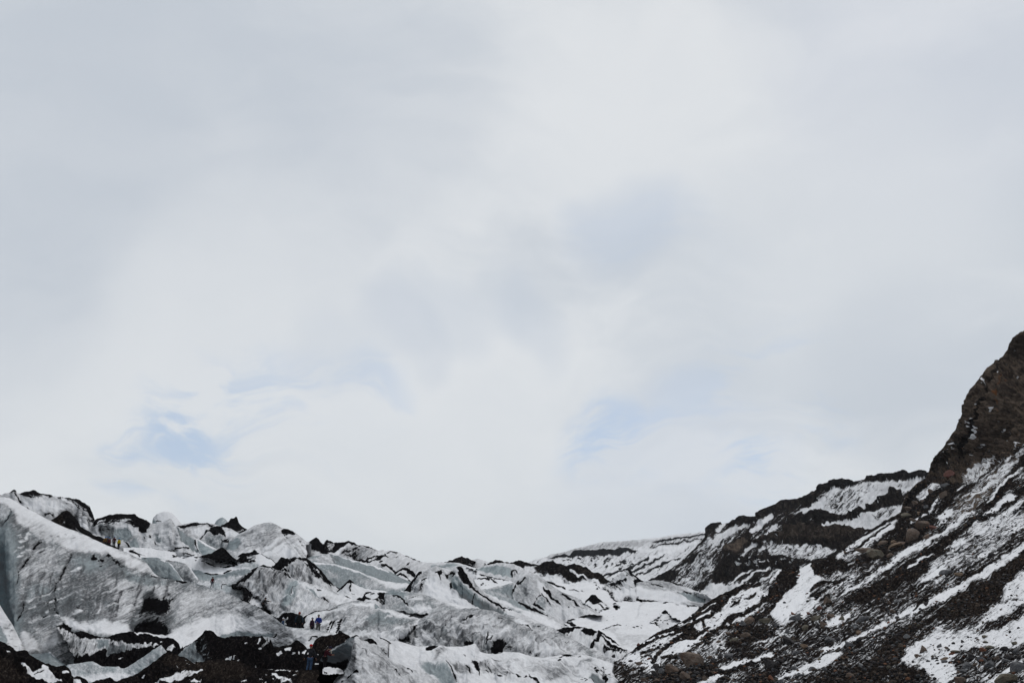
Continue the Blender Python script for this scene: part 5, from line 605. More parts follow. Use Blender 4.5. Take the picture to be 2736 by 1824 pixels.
# ================== boulder slope and cliff on the right
_cp = [(1640,1770,84),(1660,1758,86),(1750,1692,105),(1850,1640,128),(1935,1583,152),(2040,1553,168),(2085,1522,175),(2160,1500,192),(2240,1478,206),(2272,1446,214),(2326,1416,222),(2410,1366,232),(2413,1346,233),(2440,1300,238),(2480,1264,242),(2530,1178,244),(2580,1060,246),(2620,1005,246),(2690,940,240),(2736,883,230),(2900,760,215),(3300,640,170),(3300,1300,85),(3300,1915,28),
       (1700,1915,52),(1850,1830,55),(2000,1915,46),(2300,1915,38),(2736,1915,32),(2900,1915,30),(2900,1500,70),(2736,1500,78),(2736,1650,54),(2500,1650,68),(2300,1650,80),(2100,1700,76),(1950,1720,78),(1850,1760,70),(2600,1350,165),(2736,1300,140),(2736,1160,190),(2640,1240,215),(2560,1290,212),(2900,1150,165),(2500,1450,150),(2300,1550,125),(2150,1600,118),(2000,1650,110),(2500,1800,46),(2700,1050,212),(2620,1130,228),(2740,1400,105),(2200,1830,50)]
_cx = np.array([[p[0] / 1000, p[1] / 600] for p in _cp]); _cl = np.log([p[2] for p in _cp])
def _tps(a, b):
    d2 = ((a[:, None] - b[None]) ** 2).sum(-1); return np.where(d2 > 0, d2 * np.log(d2 + 1e-12), 0) * .5
_n = len(_cp); _A = np.zeros((_n + 3, _n + 3)); _A[:_n, :_n] = _tps(_cx, _cx) + np.eye(_n) * .002
_Q = np.c_[np.ones(_n), _cx]; _A[:_n, _n:] = _Q; _A[_n:, :_n] = _Q.T
_W = np.linalg.solve(_A, np.r_[_cl, 0, 0, 0])
def slope_depth(px, py):
    q = np.c_[np.ravel(px) / 1000, np.ravel(py) / 600]; out = np.empty(len(q))
    for i in range(0, len(q), 20000):
        s = q[i:i + 20000]; out[i:i + 20000] = _tps(s, _cx) @ _W[:_n] + np.c_[np.ones(len(s)), s] @ _W[_n:]
    return np.exp(out).reshape(np.shape(px))
W = dict(a=.24, g=.04); WW = dict(a=.19, g=.03); K = dict(a=.82)
land('boulder_slope', [(1640,1768,0),(1660,1760,0),(1675,1747,0),(1690,1738,0),(1705,1725,0),(1725,1711,0),(1745,1697,0),(1757,1689,0),(1762,1688,0),(1780,1680,0),(1800,1672,0),(1815,1664,0),(1830,1656,0),(1845,1645,0),(1860,1633,0),(1872,1622,0),(1885,1612,0),(1900,1603,0),(1915,1594,0),(1930,1586,0),(1945,1580,0),(1960,1572,0),(1985,1560,0),(2010,1556,0),(2040,1553,0),(2055,1545,0),(2065,1530,0),(2080,1522,0),(2095,1516,0),(2115,1515,0),(2138,1512,0),(2150,1506,0),(2165,1498,0),(2180,1492,0),(2200,1490,0),(2220,1489,0),(2236,1482,0),(2250,1466,0),(2272,1447,0),(2300,1430,0),(2326,1415,0),(2345,1404,0),(2370,1391,0),(2395,1377,0),(2408,1368,0),(2412,1346,0),(2418,1333,0),(2433,1311,0),(2452,1290,0),(2474,1277,0),(2478,1270,0),(2482,1262,0),(2487,1240,0),(2494,1228,0),(2508,1211,0),(2520,1196,0),(2533,1177,0),(2545,1160,0),(2554,1146,0),(2563,1124,0),(2571,1101,0),(2575,1086,0),(2578,1073,0),(2580,1062,0),(2584,1052,0),(2592,1042,0),(2605,1027,0),(2618,1010,0),(2634,988,0),(2648,974,0),(2661,963,0),(2672,957,0),(2680,952,0),(2692,937,0),(2696,922,0),(2699,913,0),(2705,905,0),(2713,897,0),(2725,889,0),(2736,883,0),(2780,850,0),(2840,810,0),(2900,775,0),(3050,700,0),(3300,640,0)],
     1915, 0, cov=(.57,0,.06,.25), sf=(.24,1.85), rag=1.3, dirt_shade=.15, ang=34, amp=2.2, size=30, jag=.9, depth=slope_depth, step=2.5, back=.2, tags=dict(surf='slope'), ops=[
    # lateral moraine on the left: snow with black ribs
    P(W,(1650,1765),(1760,1700),(1860,1650),(1930,1600),(1960,1588),(2010,1570),(2045,1560),(2060,1565),(2050,1600),(2010,1640),(1980,1655),(1900,1690),(1870,1720),(1830,1745),(1780,1750),(1750,1790),(1715,1780),(1680,1775),f=5),
    P(dict(a=.36),(1700,1740),(1760,1715),(1780,1730),(1745,1760),(1715,1765),f=6), P(dict(a=.4),(1860,1740),(1930,1690),(1980,1690),(1940,1740),(1900,1750),f=10),
    P(K,(1850,1648),(1875,1627),(1900,1606),(1935,1584),(1975,1566),(2030,1556),(2035,1566),(1985,1574),(1955,1592),(1940,1615),(1925,1632),(1905,1645),(1870,1660),(1845,1665),f=2.5), S(K,13,(1690,1740),(1720,1714),(1757,1692),(1800,1674),(1850,1645),(1890,1612),(1930,1586),f=2),
    S(K,15,(1706,1730),(1740,1712),(1770,1697),(1800,1690),(1830,1677),(1860,1662),(1895,1645),f=3), S(SNOW,4,(1720,1716),(1760,1700),(1800,1688)), S(SNOW,4,(1845,1660),(1870,1648),(1895,1640)), S(SNOW,3,(1875,1634),(1900,1618),(1912,1612)), S(SNOW,3,(1882,1645),(1900,1635)), *spots(1800,1662,1860,1690,8,2,SNOW,seed=80,slope=-.5),
    S(K,9,(1743,1768),(1765,1742),(1790,1720),(1815,1700),(1840,1683),(1850,1676),f=2), P(K,(1815,1700),(1840,1680),(1855,1678),(1866,1688),(1850,1696),(1840,1702),(1825,1706),f=2), S(K,8,(1795,1722),(1830,1708),(1860,1697),(1885,1684),(1896,1680),f=2), P(K,(1862,1716),(1878,1702),(1892,1692),(1900,1698),(1895,1705),(1880,1708),f=2), S(K,5,(1850,1729),(1870,1720),(1882,1713)), S(K,9,(1900,1691),(1920,1680),(1935,1676),(1955,1677)), S(K,12,(1928,1672),(1945,1655),(1960,1645),(1978,1641),f=3), S(dict(a=.9),7,(1878,1655),(1882,1675)), S(dict(a=.75),4,(1715,1757),(1730,1753),(1740,1758)), S(K,4,(1712,1745),(1740,1738),(1760,1735)), S(K,5,(1770,1755),(1790,1752),(1806,1753)),
    S(K,10,(1950,1662),(1975,1645),(2000,1632),(2025,1620),(2045,1600),(2060,1582),f=3), P(K,(2030,1608),(2050,1590),(2058,1570),(2066,1548),(2080,1530),(2095,1518),(2137,1512),(2138,1530),(2132,1556),(2115,1570),(2098,1578),(2088,1590),(2065,1602),(2045,1612),f=3), S(K,8,(2008,1658),(2035,1645),(2060,1628),(2078,1605),(2088,1588),f=3), P(dict(a=.5,g=.5),(2030,1575),(2060,1545),(2080,1535),(2070,1560),(2045,1580),f=4), S(dict(a=.7),6,(1955,1610),(1970,1600),(1985,1590)), S(dict(a=.8),5,(1990,1600),(2020,1590)), S(K,4,(1955,1622),(1975,1605)), S(SNOW,5,(2058,1555),(2085,1525)),
    P(WW,(2137,1516),(2165,1512),(2180,1530),(2200,1545),(2175,1565),(2165,1585),(2162,1605),(2145,1625),(2125,1640),(2095,1655),(2070,1650),(2060,1640),(2082,1612),(2092,1592),(2110,1580),(2132,1562),f=3), P(dict(a=.25),(2070,1650),(2120,1645),(2150,1622),(2175,1600),(2190,1610),(2150,1650),(2080,1665),f=5),
    P(K,(2165,1500),(2190,1491),(2236,1484),(2265,1508),(2268,1522),(2250,1530),(2235,1520),(2215,1535),(2195,1532),(2178,1538),(2168,1520),f=2.5), S(SNOW,6,(2130,1540),(2150,1518),(2165,1505)), P(dict(a=.44),(2200,1545),(2260,1530),(2300,1520),(2270,1560),(2220,1590),(2190,1600),f=6), S(K,6,(2165,1592),(2185,1590),(2208,1580)), P(K,(2170,1595),(2195,1585),(2205,1582),(2195,1592),(2175,1598),f=2), S(K,7,(2165,1580),(2180,1565),(2205,1558),(2230,1555)), S(K,8,(2230,1560),(2255,1545),(2262,1540)),
    # long bands of snow and grit
    P(dict(a=.40),(2230,1490),(2290,1445),(2350,1415),(2408,1372),(2412,1380),(2380,1410),(2330,1450),(2300,1478),(2260,1500),f=4), S(WW,11,(2238,1484),(2290,1448),(2340,1415),(2368,1398),f=3), S(WW,11,(2285,1478),(2330,1445),(2380,1408),(2408,1382),f=3), S(K,5,(2240,1476),(2280,1447),(2330,1416),(2372,1394),(2410,1368)), S(K,5,(2255,1488),(2300,1456),(2345,1425),(2380,1400),f=2), S(K,4,(2338,1458),(2370,1430),(2408,1398)), P(WW,(2378,1435),(2395,1422),(2420,1422),(2418,1440),(2408,1446),(2385,1440),f=2.5),
    P(K,(2390,1365),(2440,1330),(2560,1280),(2600,1290),(2560,1330),(2500,1380),(2490,1410),(2450,1450),(2400,1470),(2370,1490),(2300,1510),(2290,1500),(2340,1462),(2400,1420),f=8), P(dict(a=.42),(2440,1325),(2470,1290),(2510,1285),(2515,1300),(2480,1325),(2460,1340),f=3), S(WW,7,(2468,1328),(2485,1305),(2500,1290)), P(WW,(2500,1370),(2510,1345),(2520,1320),(2512,1345),(2500,1362),f=3), S(dict(a=.15),9,(2485,1365),(2500,1345),(2508,1325)), P(WW,(2508,1375),(2545,1358),(2548,1375),(2530,1388),(2512,1388),f=3), S(WW,8,(2436,1398),(2455,1382)), S(WW,7,(2460,1406),(2470,1396)), S(WW,6,(2462,1382),(2478,1372)), S(WW,5,(2510,1400),(2530,1392)),
    P(dict(a=.52,b=.5),(2560,1330),(2620,1290),(2680,1240),(2720,1210),(2736,1215),(2700,1262),(2650,1320),(2590,1380),(2560,1400),(2540,1420),(2530,1400),(2550,1370),f=8), S(dict(a=.2),9,(2600,1325),(2640,1300),(2690,1255)), S(dict(a=.22),8,(2560,1310),(2600,1280),(2640,1250)),
    S(WW,15,(2378,1510),(2410,1482),(2450,1460),(2480,1448),f=4), S(dict(a=.15),9,(2480,1448),(2530,1420),(2570,1385),(2600,1365),f=3), S(WW,12,(2330,1540),(2378,1512)), S(dict(a=.2),7,(2250,1585),(2300,1560),(2345,1538)),
    P(K,(2640,1358),(2590,1398),(2545,1425),(2500,1452),(2455,1485),(2380,1535),(2300,1580),(2250,1600),(2290,1615),(2360,1590),(2430,1550),(2480,1520),(2520,1485),(2560,1450),(2570,1420),(2600,1395),(2650,1378),f=4), S(K,18,(2600,1395),(2640,1362),(2680,1310),(2712,1255),(2745,1215),(2900,1080),f=4), P(WW,(2628,1374),(2645,1362),(2680,1330),(2705,1318),(2716,1322),(2690,1352),(2665,1372),f=3), S(WW,7,(2642,1345),(2670,1305),(2700,1275),(2736,1250)), S(K,9,(2650,1380),(2690,1350),(2720,1330),(2745,1300)), S(WW,12,(2665,1385),(2700,1365),(2736,1335)), S(K,6,(2730,1350),(2745,1338)),
    S(WW,7,(2425,1518),(2460,1494),(2494,1477)), P(dict(a=.36),(2590,1410),(2630,1390),(2680,1382),(2740,1370),(2740,1410),(2700,1430),(2650,1440),(2600,1425),f=4), P(dict(a=.46),(2500,1490),(2560,1440),(2640,1435),(2700,1440),(2660,1480),(2600,1500),(2540,1520),(2480,1550),(2460,1545),f=8), P(WW,(2525,1465),(2555,1445),(2582,1435),(2575,1450),(2548,1460),f=3), P(WW,(2460,1550),(2500,1520),(2530,1515),(2520,1530),(2490,1545),f=4),
    S(WW,18,(2500,1606),(2560,1572),(2620,1538),(2680,1500),(2740,1462),(2900,1380),f=4), S(K,3,(2560,1560),(2620,1525),(2680,1485)), S(WW,18,(2395,1648),(2440,1630),(2490,1610),(2530,1592),f=4), S(dict(a=.2),12,(2290,1705),(2340,1680),(2395,1650),f=4), S(dict(a=.15),10,(2200,1738),(2250,1722),(2300,1700)), S(K,4,(2441,1631),(2455,1615),(2463,1609)), P(K,(2468,1612),(2472,1601),(2482,1602),(2482,1612),(2476,1618),f=1.5),
    P(dict(a=.94,b=.35),(2640,1548),(2600,1572),(2545,1602),(2520,1625),(2500,1645),(2440,1672),(2400,1690),(2370,1718),(2340,1750),(2300,1780),(2240,1824),(2210,1860),(2330,1860),(2360,1800),(2400,1765),(2425,1710),(2470,1668),(2500,1652),(2560,1652),(2610,1640),(2650,1618),(2670,1590),(2690,1560),(2740,1510),(2740,1475),(2690,1512),f=4),
    P(dict(a=.26),(2692,1560),(2740,1525),(2900,1450),(2900,1750),(2736,1720),(2690,1735),(2640,1725),(2570,1735),(2540,1760),(2560,1800),(2520,1830),(2480,1800),(2470,1780),(2420,1775),(2410,1760),(2450,1715),(2500,1690),(2560,1690),(2600,1680),(2620,1660),(2650,1625),(2680,1600),f=5), P(dict(a=.62),(2600,1690),(2640,1665),(2680,1645),(2740,1610),(2900,1560),(2900,1600),(2740,1645),(2690,1670),(2640,1690),f=5), S(dict(a=.4),8,(2500,1680),(2560,1690),(2620,1720)), S(dict(a=.55),7,(2640,1615),(2700,1605),(2740,1600)), P(dict(a=.8),(2380,1790),(2410,1780),(2470,1800),(2480,1830),(2450,1860),(2370,1860),f=5), P(dict(a=.5),(2560,1830),(2620,1810),(2700,1790),(2900,1740),(2900,1900),(2560,1900),f=6), S(dict(a=.2),10,(2640,1830),(2680,1800),(2730,1770)),S(WW,10,(2520,1845),(2560,1825)),
    # lower slope
    S(K,9,(1885,1778),(1930,1768),(1965,1755),(2010,1748),(2050,1732),(2080,1722),(2130,1705),f=3), S(dict(a=.12),11,(1880,1800),(1920,1790),(1965,1775),(2010,1764),(2060,1750),f=4), S(dict(a=.85),12,(1860,1810),(1910,1800),(1960,1792),(2010,1772),(2060,1762),f=4), S(W,12,(1850,1840),(1900,1815),(1930,1806),f=3), S(dict(a=.2),10,(2000,1720),(2060,1705),(2100,1690)), P(dict(a=.16),(2130,1790),(2180,1765),(2230,1740),(2250,1745),(2230,1765),(2180,1790),(2140,1800),f=4), S(W,10,(2080,1810),(2130,1795),(2200,1778),f=3), P(K,(1990,1820),(2040,1800),(2060,1780),(2080,1770),(2080,1790),(2060,1824),(2030,1850),f=5), P(dict(a=.8),(2180,1824),(2210,1800),(2290,1780),(2290,1850),(2180,1850),f=5), P(W,(2205,1660),(2250,1645),(2275,1635),(2270,1650),(2240,1668),(2210,1678),f=3),
    P(dict(a=.9),(1750,1800),(1780,1785),(1850,1790),(1900,1770),(1930,1790),(1880,1812),(1800,1830),(1740,1860),f=5), P(dict(a=.82),(1940,1700),(1980,1680),(2060,1680),(2080,1700),(2030,1710),(1970,1735),(1940,1730),f=6), P(W,(1955,1710),(1968,1700),(1978,1706),(1965,1714),f=2),
    # cliff
    P(dict(a=1,b=.6,g=.1,n=2.2),(2440,1300),(2470,1262),(2500,1200),(2560,1080),(2600,1000),(2700,880),(2900,740),(2900,1060),(2760,1170),(2700,1215),(2640,1255),(2590,1285),(2540,1290),(2500,1290),(2470,1290),(2430,1340),(2405,1375),(2395,1340),f=4),
    P(dict(b=.55),(2640,1010),(2700,980),(2740,960),(2900,900),(2900,1080),(2740,1180),(2680,1220),(2620,1250),(2570,1240),(2590,1190),(2610,1130),(2640,1080),f=10), P(dict(b=.42),(2700,900),(2740,884),(2900,780),(2900,880),(2740,960),(2700,960),(2680,990),f=8),
    S(dict(b=1.0),11,(2676,1000),(2672,1030),(2664,1050),(2660,1064),(2668,1082)), S(dict(b=.9),7,(2662,1092),(2672,1100)), S(dict(b=.95),6,(2690,1010),(2684,1030)), S(dict(b=.95),5,(2625,1250),(2650,1235)), P(dict(b=.35,d=-6),(2614,1085),(2620,1065),(2632,1060),(2632,1080),(2622,1098),f=2), P(dict(b=.6,d=-4),(2612,1125),(2630,1105),(2660,1098),(2672,1112),(2640,1125),(2618,1132),f=2), P(dict(b=.5,d=-5),(2640,1040),(2655,1005),(2665,1000),(2665,1030),(2650,1055),f=3),
    P(dict(a=1,b=.2,d=8),(2560,1200),(2580,1160),(2610,1090),(2640,1010),(2668,960),(2660,985),(2640,1040),(2620,1095),(2600,1150),(2580,1200),(2565,1240),f=3), S(dict(a=0),5,(2592,1170),(2600,1150),(2608,1140)), S(dict(a=0),5,(2598,1172),(2606,1150)), S(dict(a=0),3.5,(2575,1198),(2582,1186)), *spots(2583,1115,2600,1145,6,2.4,SNOW,seed=82), *spots(2535,1175,2548,1215,7,2.2,SNOW,seed=83), S(dict(a=0),4,(2622,1012),(2632,1016)), S(dict(a=0),3,(2628,1022),(2630,1014)), S(dict(a=0),4,(2646,1098),(2656,1090)), S(dict(a=0),4,(2664,993),(2670,993)), P(dict(a=.35),(2582,1218),(2605,1210),(2608,1218),(2585,1222),f=2), S(dict(a=.1),3,(2502,1226),(2505,1218)), *spots(2540,1180,2600,1225,6,2,SNOW,seed=84),
    P(dict(a=.48,b=.5),(2600,1240),(2640,1215),(2660,1215),(2650,1250),(2620,1280),(2590,1290),(2560,1290),(2580,1265),f=5), P(dict(a=.42),(2640,1290),(2680,1250),(2720,1210),(2745,1180),(2745,1200),(2700,1260),(2660,1300),f=5), S(dict(a=.2),6,(2717,1200),(2728,1182)), S(dict(a=.2),6,(2690,1235),(2700,1215)),
    P(dict(a=1,b=.35,d=-6),(2485,1262),(2500,1225),(2530,1200),(2545,1215),(2535,1245),(2510,1265),f=3), P(dict(a=1,b=.15,d=-2),(2412,1350),(2433,1312),(2470,1285),(2480,1290),(2450,1322),(2425,1350),f=3)])

# ---- wide ground under everything
def haze():
    bm = bmesh.new(); bmesh.ops.create_cube(bm, size=1.0)
    for v in bm.verts: v.co = Vector((v.co.x * 15200, v.co.y * 15200, v.co.z * 453 + 223))
    me = bpy.data.meshes.new('haze'); bm.to_mesh(me); bm.free(); o = bpy.data.objects.new('haze', me); COL.objects.link(o); o['kind'] = 'stuff'
    m = bpy.data.materials.new('haze'); m.use_nodes = True; n = m.node_tree.nodes; n.clear(); out = n.new('ShaderNodeOutputMaterial'); v = n.new('ShaderNodeVolumePrincipled')
    v.inputs['Color'].default_value = (.86, .92, 1, 1); v.inputs['Density'].default_value = .00004; m.node_tree.links.new(v.outputs[0], out.inputs['Volume']); me.materials.append(m)
haze()
def ground():
    n = 60; g = np.concatenate([-np.geomspace(7000, 20, 30), np.linspace(-15, 15, 7), np.geomspace(20, 7000, 30)])
    X, Yg = np.meshgrid(g, g); Z = -1.1 + .35 * fbm(X / 30, Yg / 30, 3, 5) * (np.hypot(X, Yg) < 60)
    V = np.stack([X, Yg, Z], -1); nn = len(g)
    cov = np.zeros(X.shape + (4,)); cov[..., 0] = .9; cov[..., 2] = .3; cov[..., 3] = .15
    me = mesh_grid('ground', V.reshape(-1, 3), grid_faces(nn, nn)[:, ::-1], dict(cover=('FLOAT_COLOR', cov.reshape(-1, 4)), flat=('FLOAT_VECTOR', (V * .8).reshape(-1, 3)), streak=('FLOAT_VECTOR', (V * .3).reshape(-1, 3)), grain=('FLOAT', np.full(X.size, .01)), ragged=('FLOAT', np.ones(X.size))))
    me.materials.append(TERR); o = bpy.data.objects.new('ground', me); COL.objects.link(o); o['kind'] = 'structure'
ground()
for _i in range(len(LAYERS) - 1, -1, -1):
    build_land(LAYERS[_i], _i)
# ================================================================== BOULDERS AND STONES
def rock_mesh(name, seed, sub=2, cuts=9, rough=.05):
    rr = random.Random(seed); bm = bmesh.new(); bmesh.ops.create_icosphere(bm, subdivisions=sub, radius=1.0)
    pl = []
    for _ in range(cuts):
        n = Vector((rr.gauss(0, 1), rr.gauss(0, 1), rr.gauss(0, 1))).normalized(); pl.append((n, rr.uniform(.42, .74)))
    for v in bm.verts:
        c = v.co.copy()
        for n, d in pl:
            k = c.dot(n) - d
            if k > 0: c -= n * k * .96
        c *= 1 + rr.uniform(-rough, rough)
        v.co = c
    m = max(max(abs(v.co.x), abs(v.co.y), abs(v.co.z)) for v in bm.verts)
    for v in bm.verts: v.co /= m
    me = bpy.data.meshes.new(name); bm.to_mesh(me); bm.free(); return me
def rock_mat(name, c1, c2, rust=0.0):
    def b(t, p):
        tcn = t.n.new('ShaderNodeTexCoord'); v = tcn.outputs['Object']
        oi = t.n.new('ShaderNodeObjectInfo'); v = t.vmath('ADD', v, t.vmath('SCALE', (7.0, 3.0, 5.0), scale=oi.outputs['Random']))
        n = t.noise(v, 2.2, 8, .7); n2 = t.noise(v, 9.0, 6, .7)
        c = t.mix(t.step(n, .38, .62), c1, c2)
        c = t.mix(t.math('MULTIPLY', t.step(n2, .48, .7), .7), c, rgb(*[x * .32 for x in c1[:3]]))
        if rust: c = t.mix(t.math('MULTIPLY', t.step(t.noise(v, 1.3, 4, .6), .5, .62), rust), c, rgb(.13, .055, .025))
        t.l.new(c, p.inputs['Base Color']); p.inputs['Roughness'].default_value = .95; p.inputs['Specular IOR Level'].default_value = .12
        bn = t.n.new('ShaderNodeBump'); t.l.new(t.math('ADD', n, t.math('MULTIPLY', n2, .5)), bn.inputs['Height']); bn.inputs['Strength'].default_value = .8; bn.inputs['Distance'].default_value = .25
        t.l.new(bn.outputs[0], p.inputs['Normal'])
    return mat(name, b)
RM = dict(grey=rock_mat('grey_rock', rgb(0.110, 0.111, 0.120), rgb(0.186, 0.186, 0.193)), dark=rock_mat('dark_rock', rgb(0.035, 0.034, 0.037), rgb(0.075, 0.068, 0.068)),
          brown=rock_mat('brown_rock', rgb(0.120, 0.092, 0.076), rgb(0.193, 0.154, 0.128), .25), olive=rock_mat('olive_rock', rgb(0.131, 0.122, 0.099), rgb(0.201, 0.184, 0.145), .2),
          tan=rock_mat('tan_rock', rgb(0.186, 0.135, 0.096), rgb(0.285, 0.215, 0.158), .4), rust=rock_mat('rust_rock', rgb(0.186, 0.088, 0.061), rgb(0.263, 0.131, 0.088), .7),
          red=rock_mat('red_rock', rgb(0.154, 0.075, 0.064), rgb(0.208, 0.110, 0.094), .2), pale=rock_mat('pale_grey_rock', rgb(0.219, 0.225, 0.236), rgb(0.329, 0.333, 0.339)))
ROCKS_HI = [rock_mesh('boulder_shape', 100 + k, 4, 10, .022) for k in range(9)]
ROCKS_LO = [rock_mesh('stone_shape', 200 + k, 2, 8, .04) for k in range(8)]
def slope_at(px, py):
    xs, pyg, Pd, a = SURF['slope']
    j = int(np.clip(np.searchsorted(xs, px), 0, len(xs) - 1)); col = pyg[:, j]; i = int(np.clip(np.searchsorted(col, py), 0, len(col) - 1))
    return Vector(Pd[i, j]), float(a[i, j])
def boulder(px, py, w, h, tone, label, ang=0, seed=None, cat='boulder', name='boulder', group=None, lo=False, at_=None):
    Pp = at_ if at_ is not None else slope_at(px, py + h * .25)[0]
    m = Pp.y / F; seed = seed if seed is not None else int(px * 7 + py)
    rr = random.Random(seed)
    me = (ROCKS_LO if lo else ROCKS_HI)[seed % (8 if lo else 9)].copy() if False else (ROCKS_LO if lo else ROCKS_HI)[seed % (8 if lo else 9)]
    o = bpy.data.objects.new(name, me); COL.objects.link(o)
    o.scale = (w * .56 * m, (w + h) * .27 * m, h * .58 * m)
    o.rotation_euler = (rr.uniform(-.25, .25), math.radians(-ang) + rr.uniform(-.1, .1), rr.choice([0, math.pi]) + rr.uniform(-.3, .3))
    o.location = Pp + Vector((0, 0, h * .20 * m))
    if not me.materials: me.materials.append(RM['grey'])
    o.material_slots[0].link = 'OBJECT'; o.material_slots[0].material = RM[tone]
    o['label'] = label; o['category'] = cat
    if group: o['group'] = group
    return o
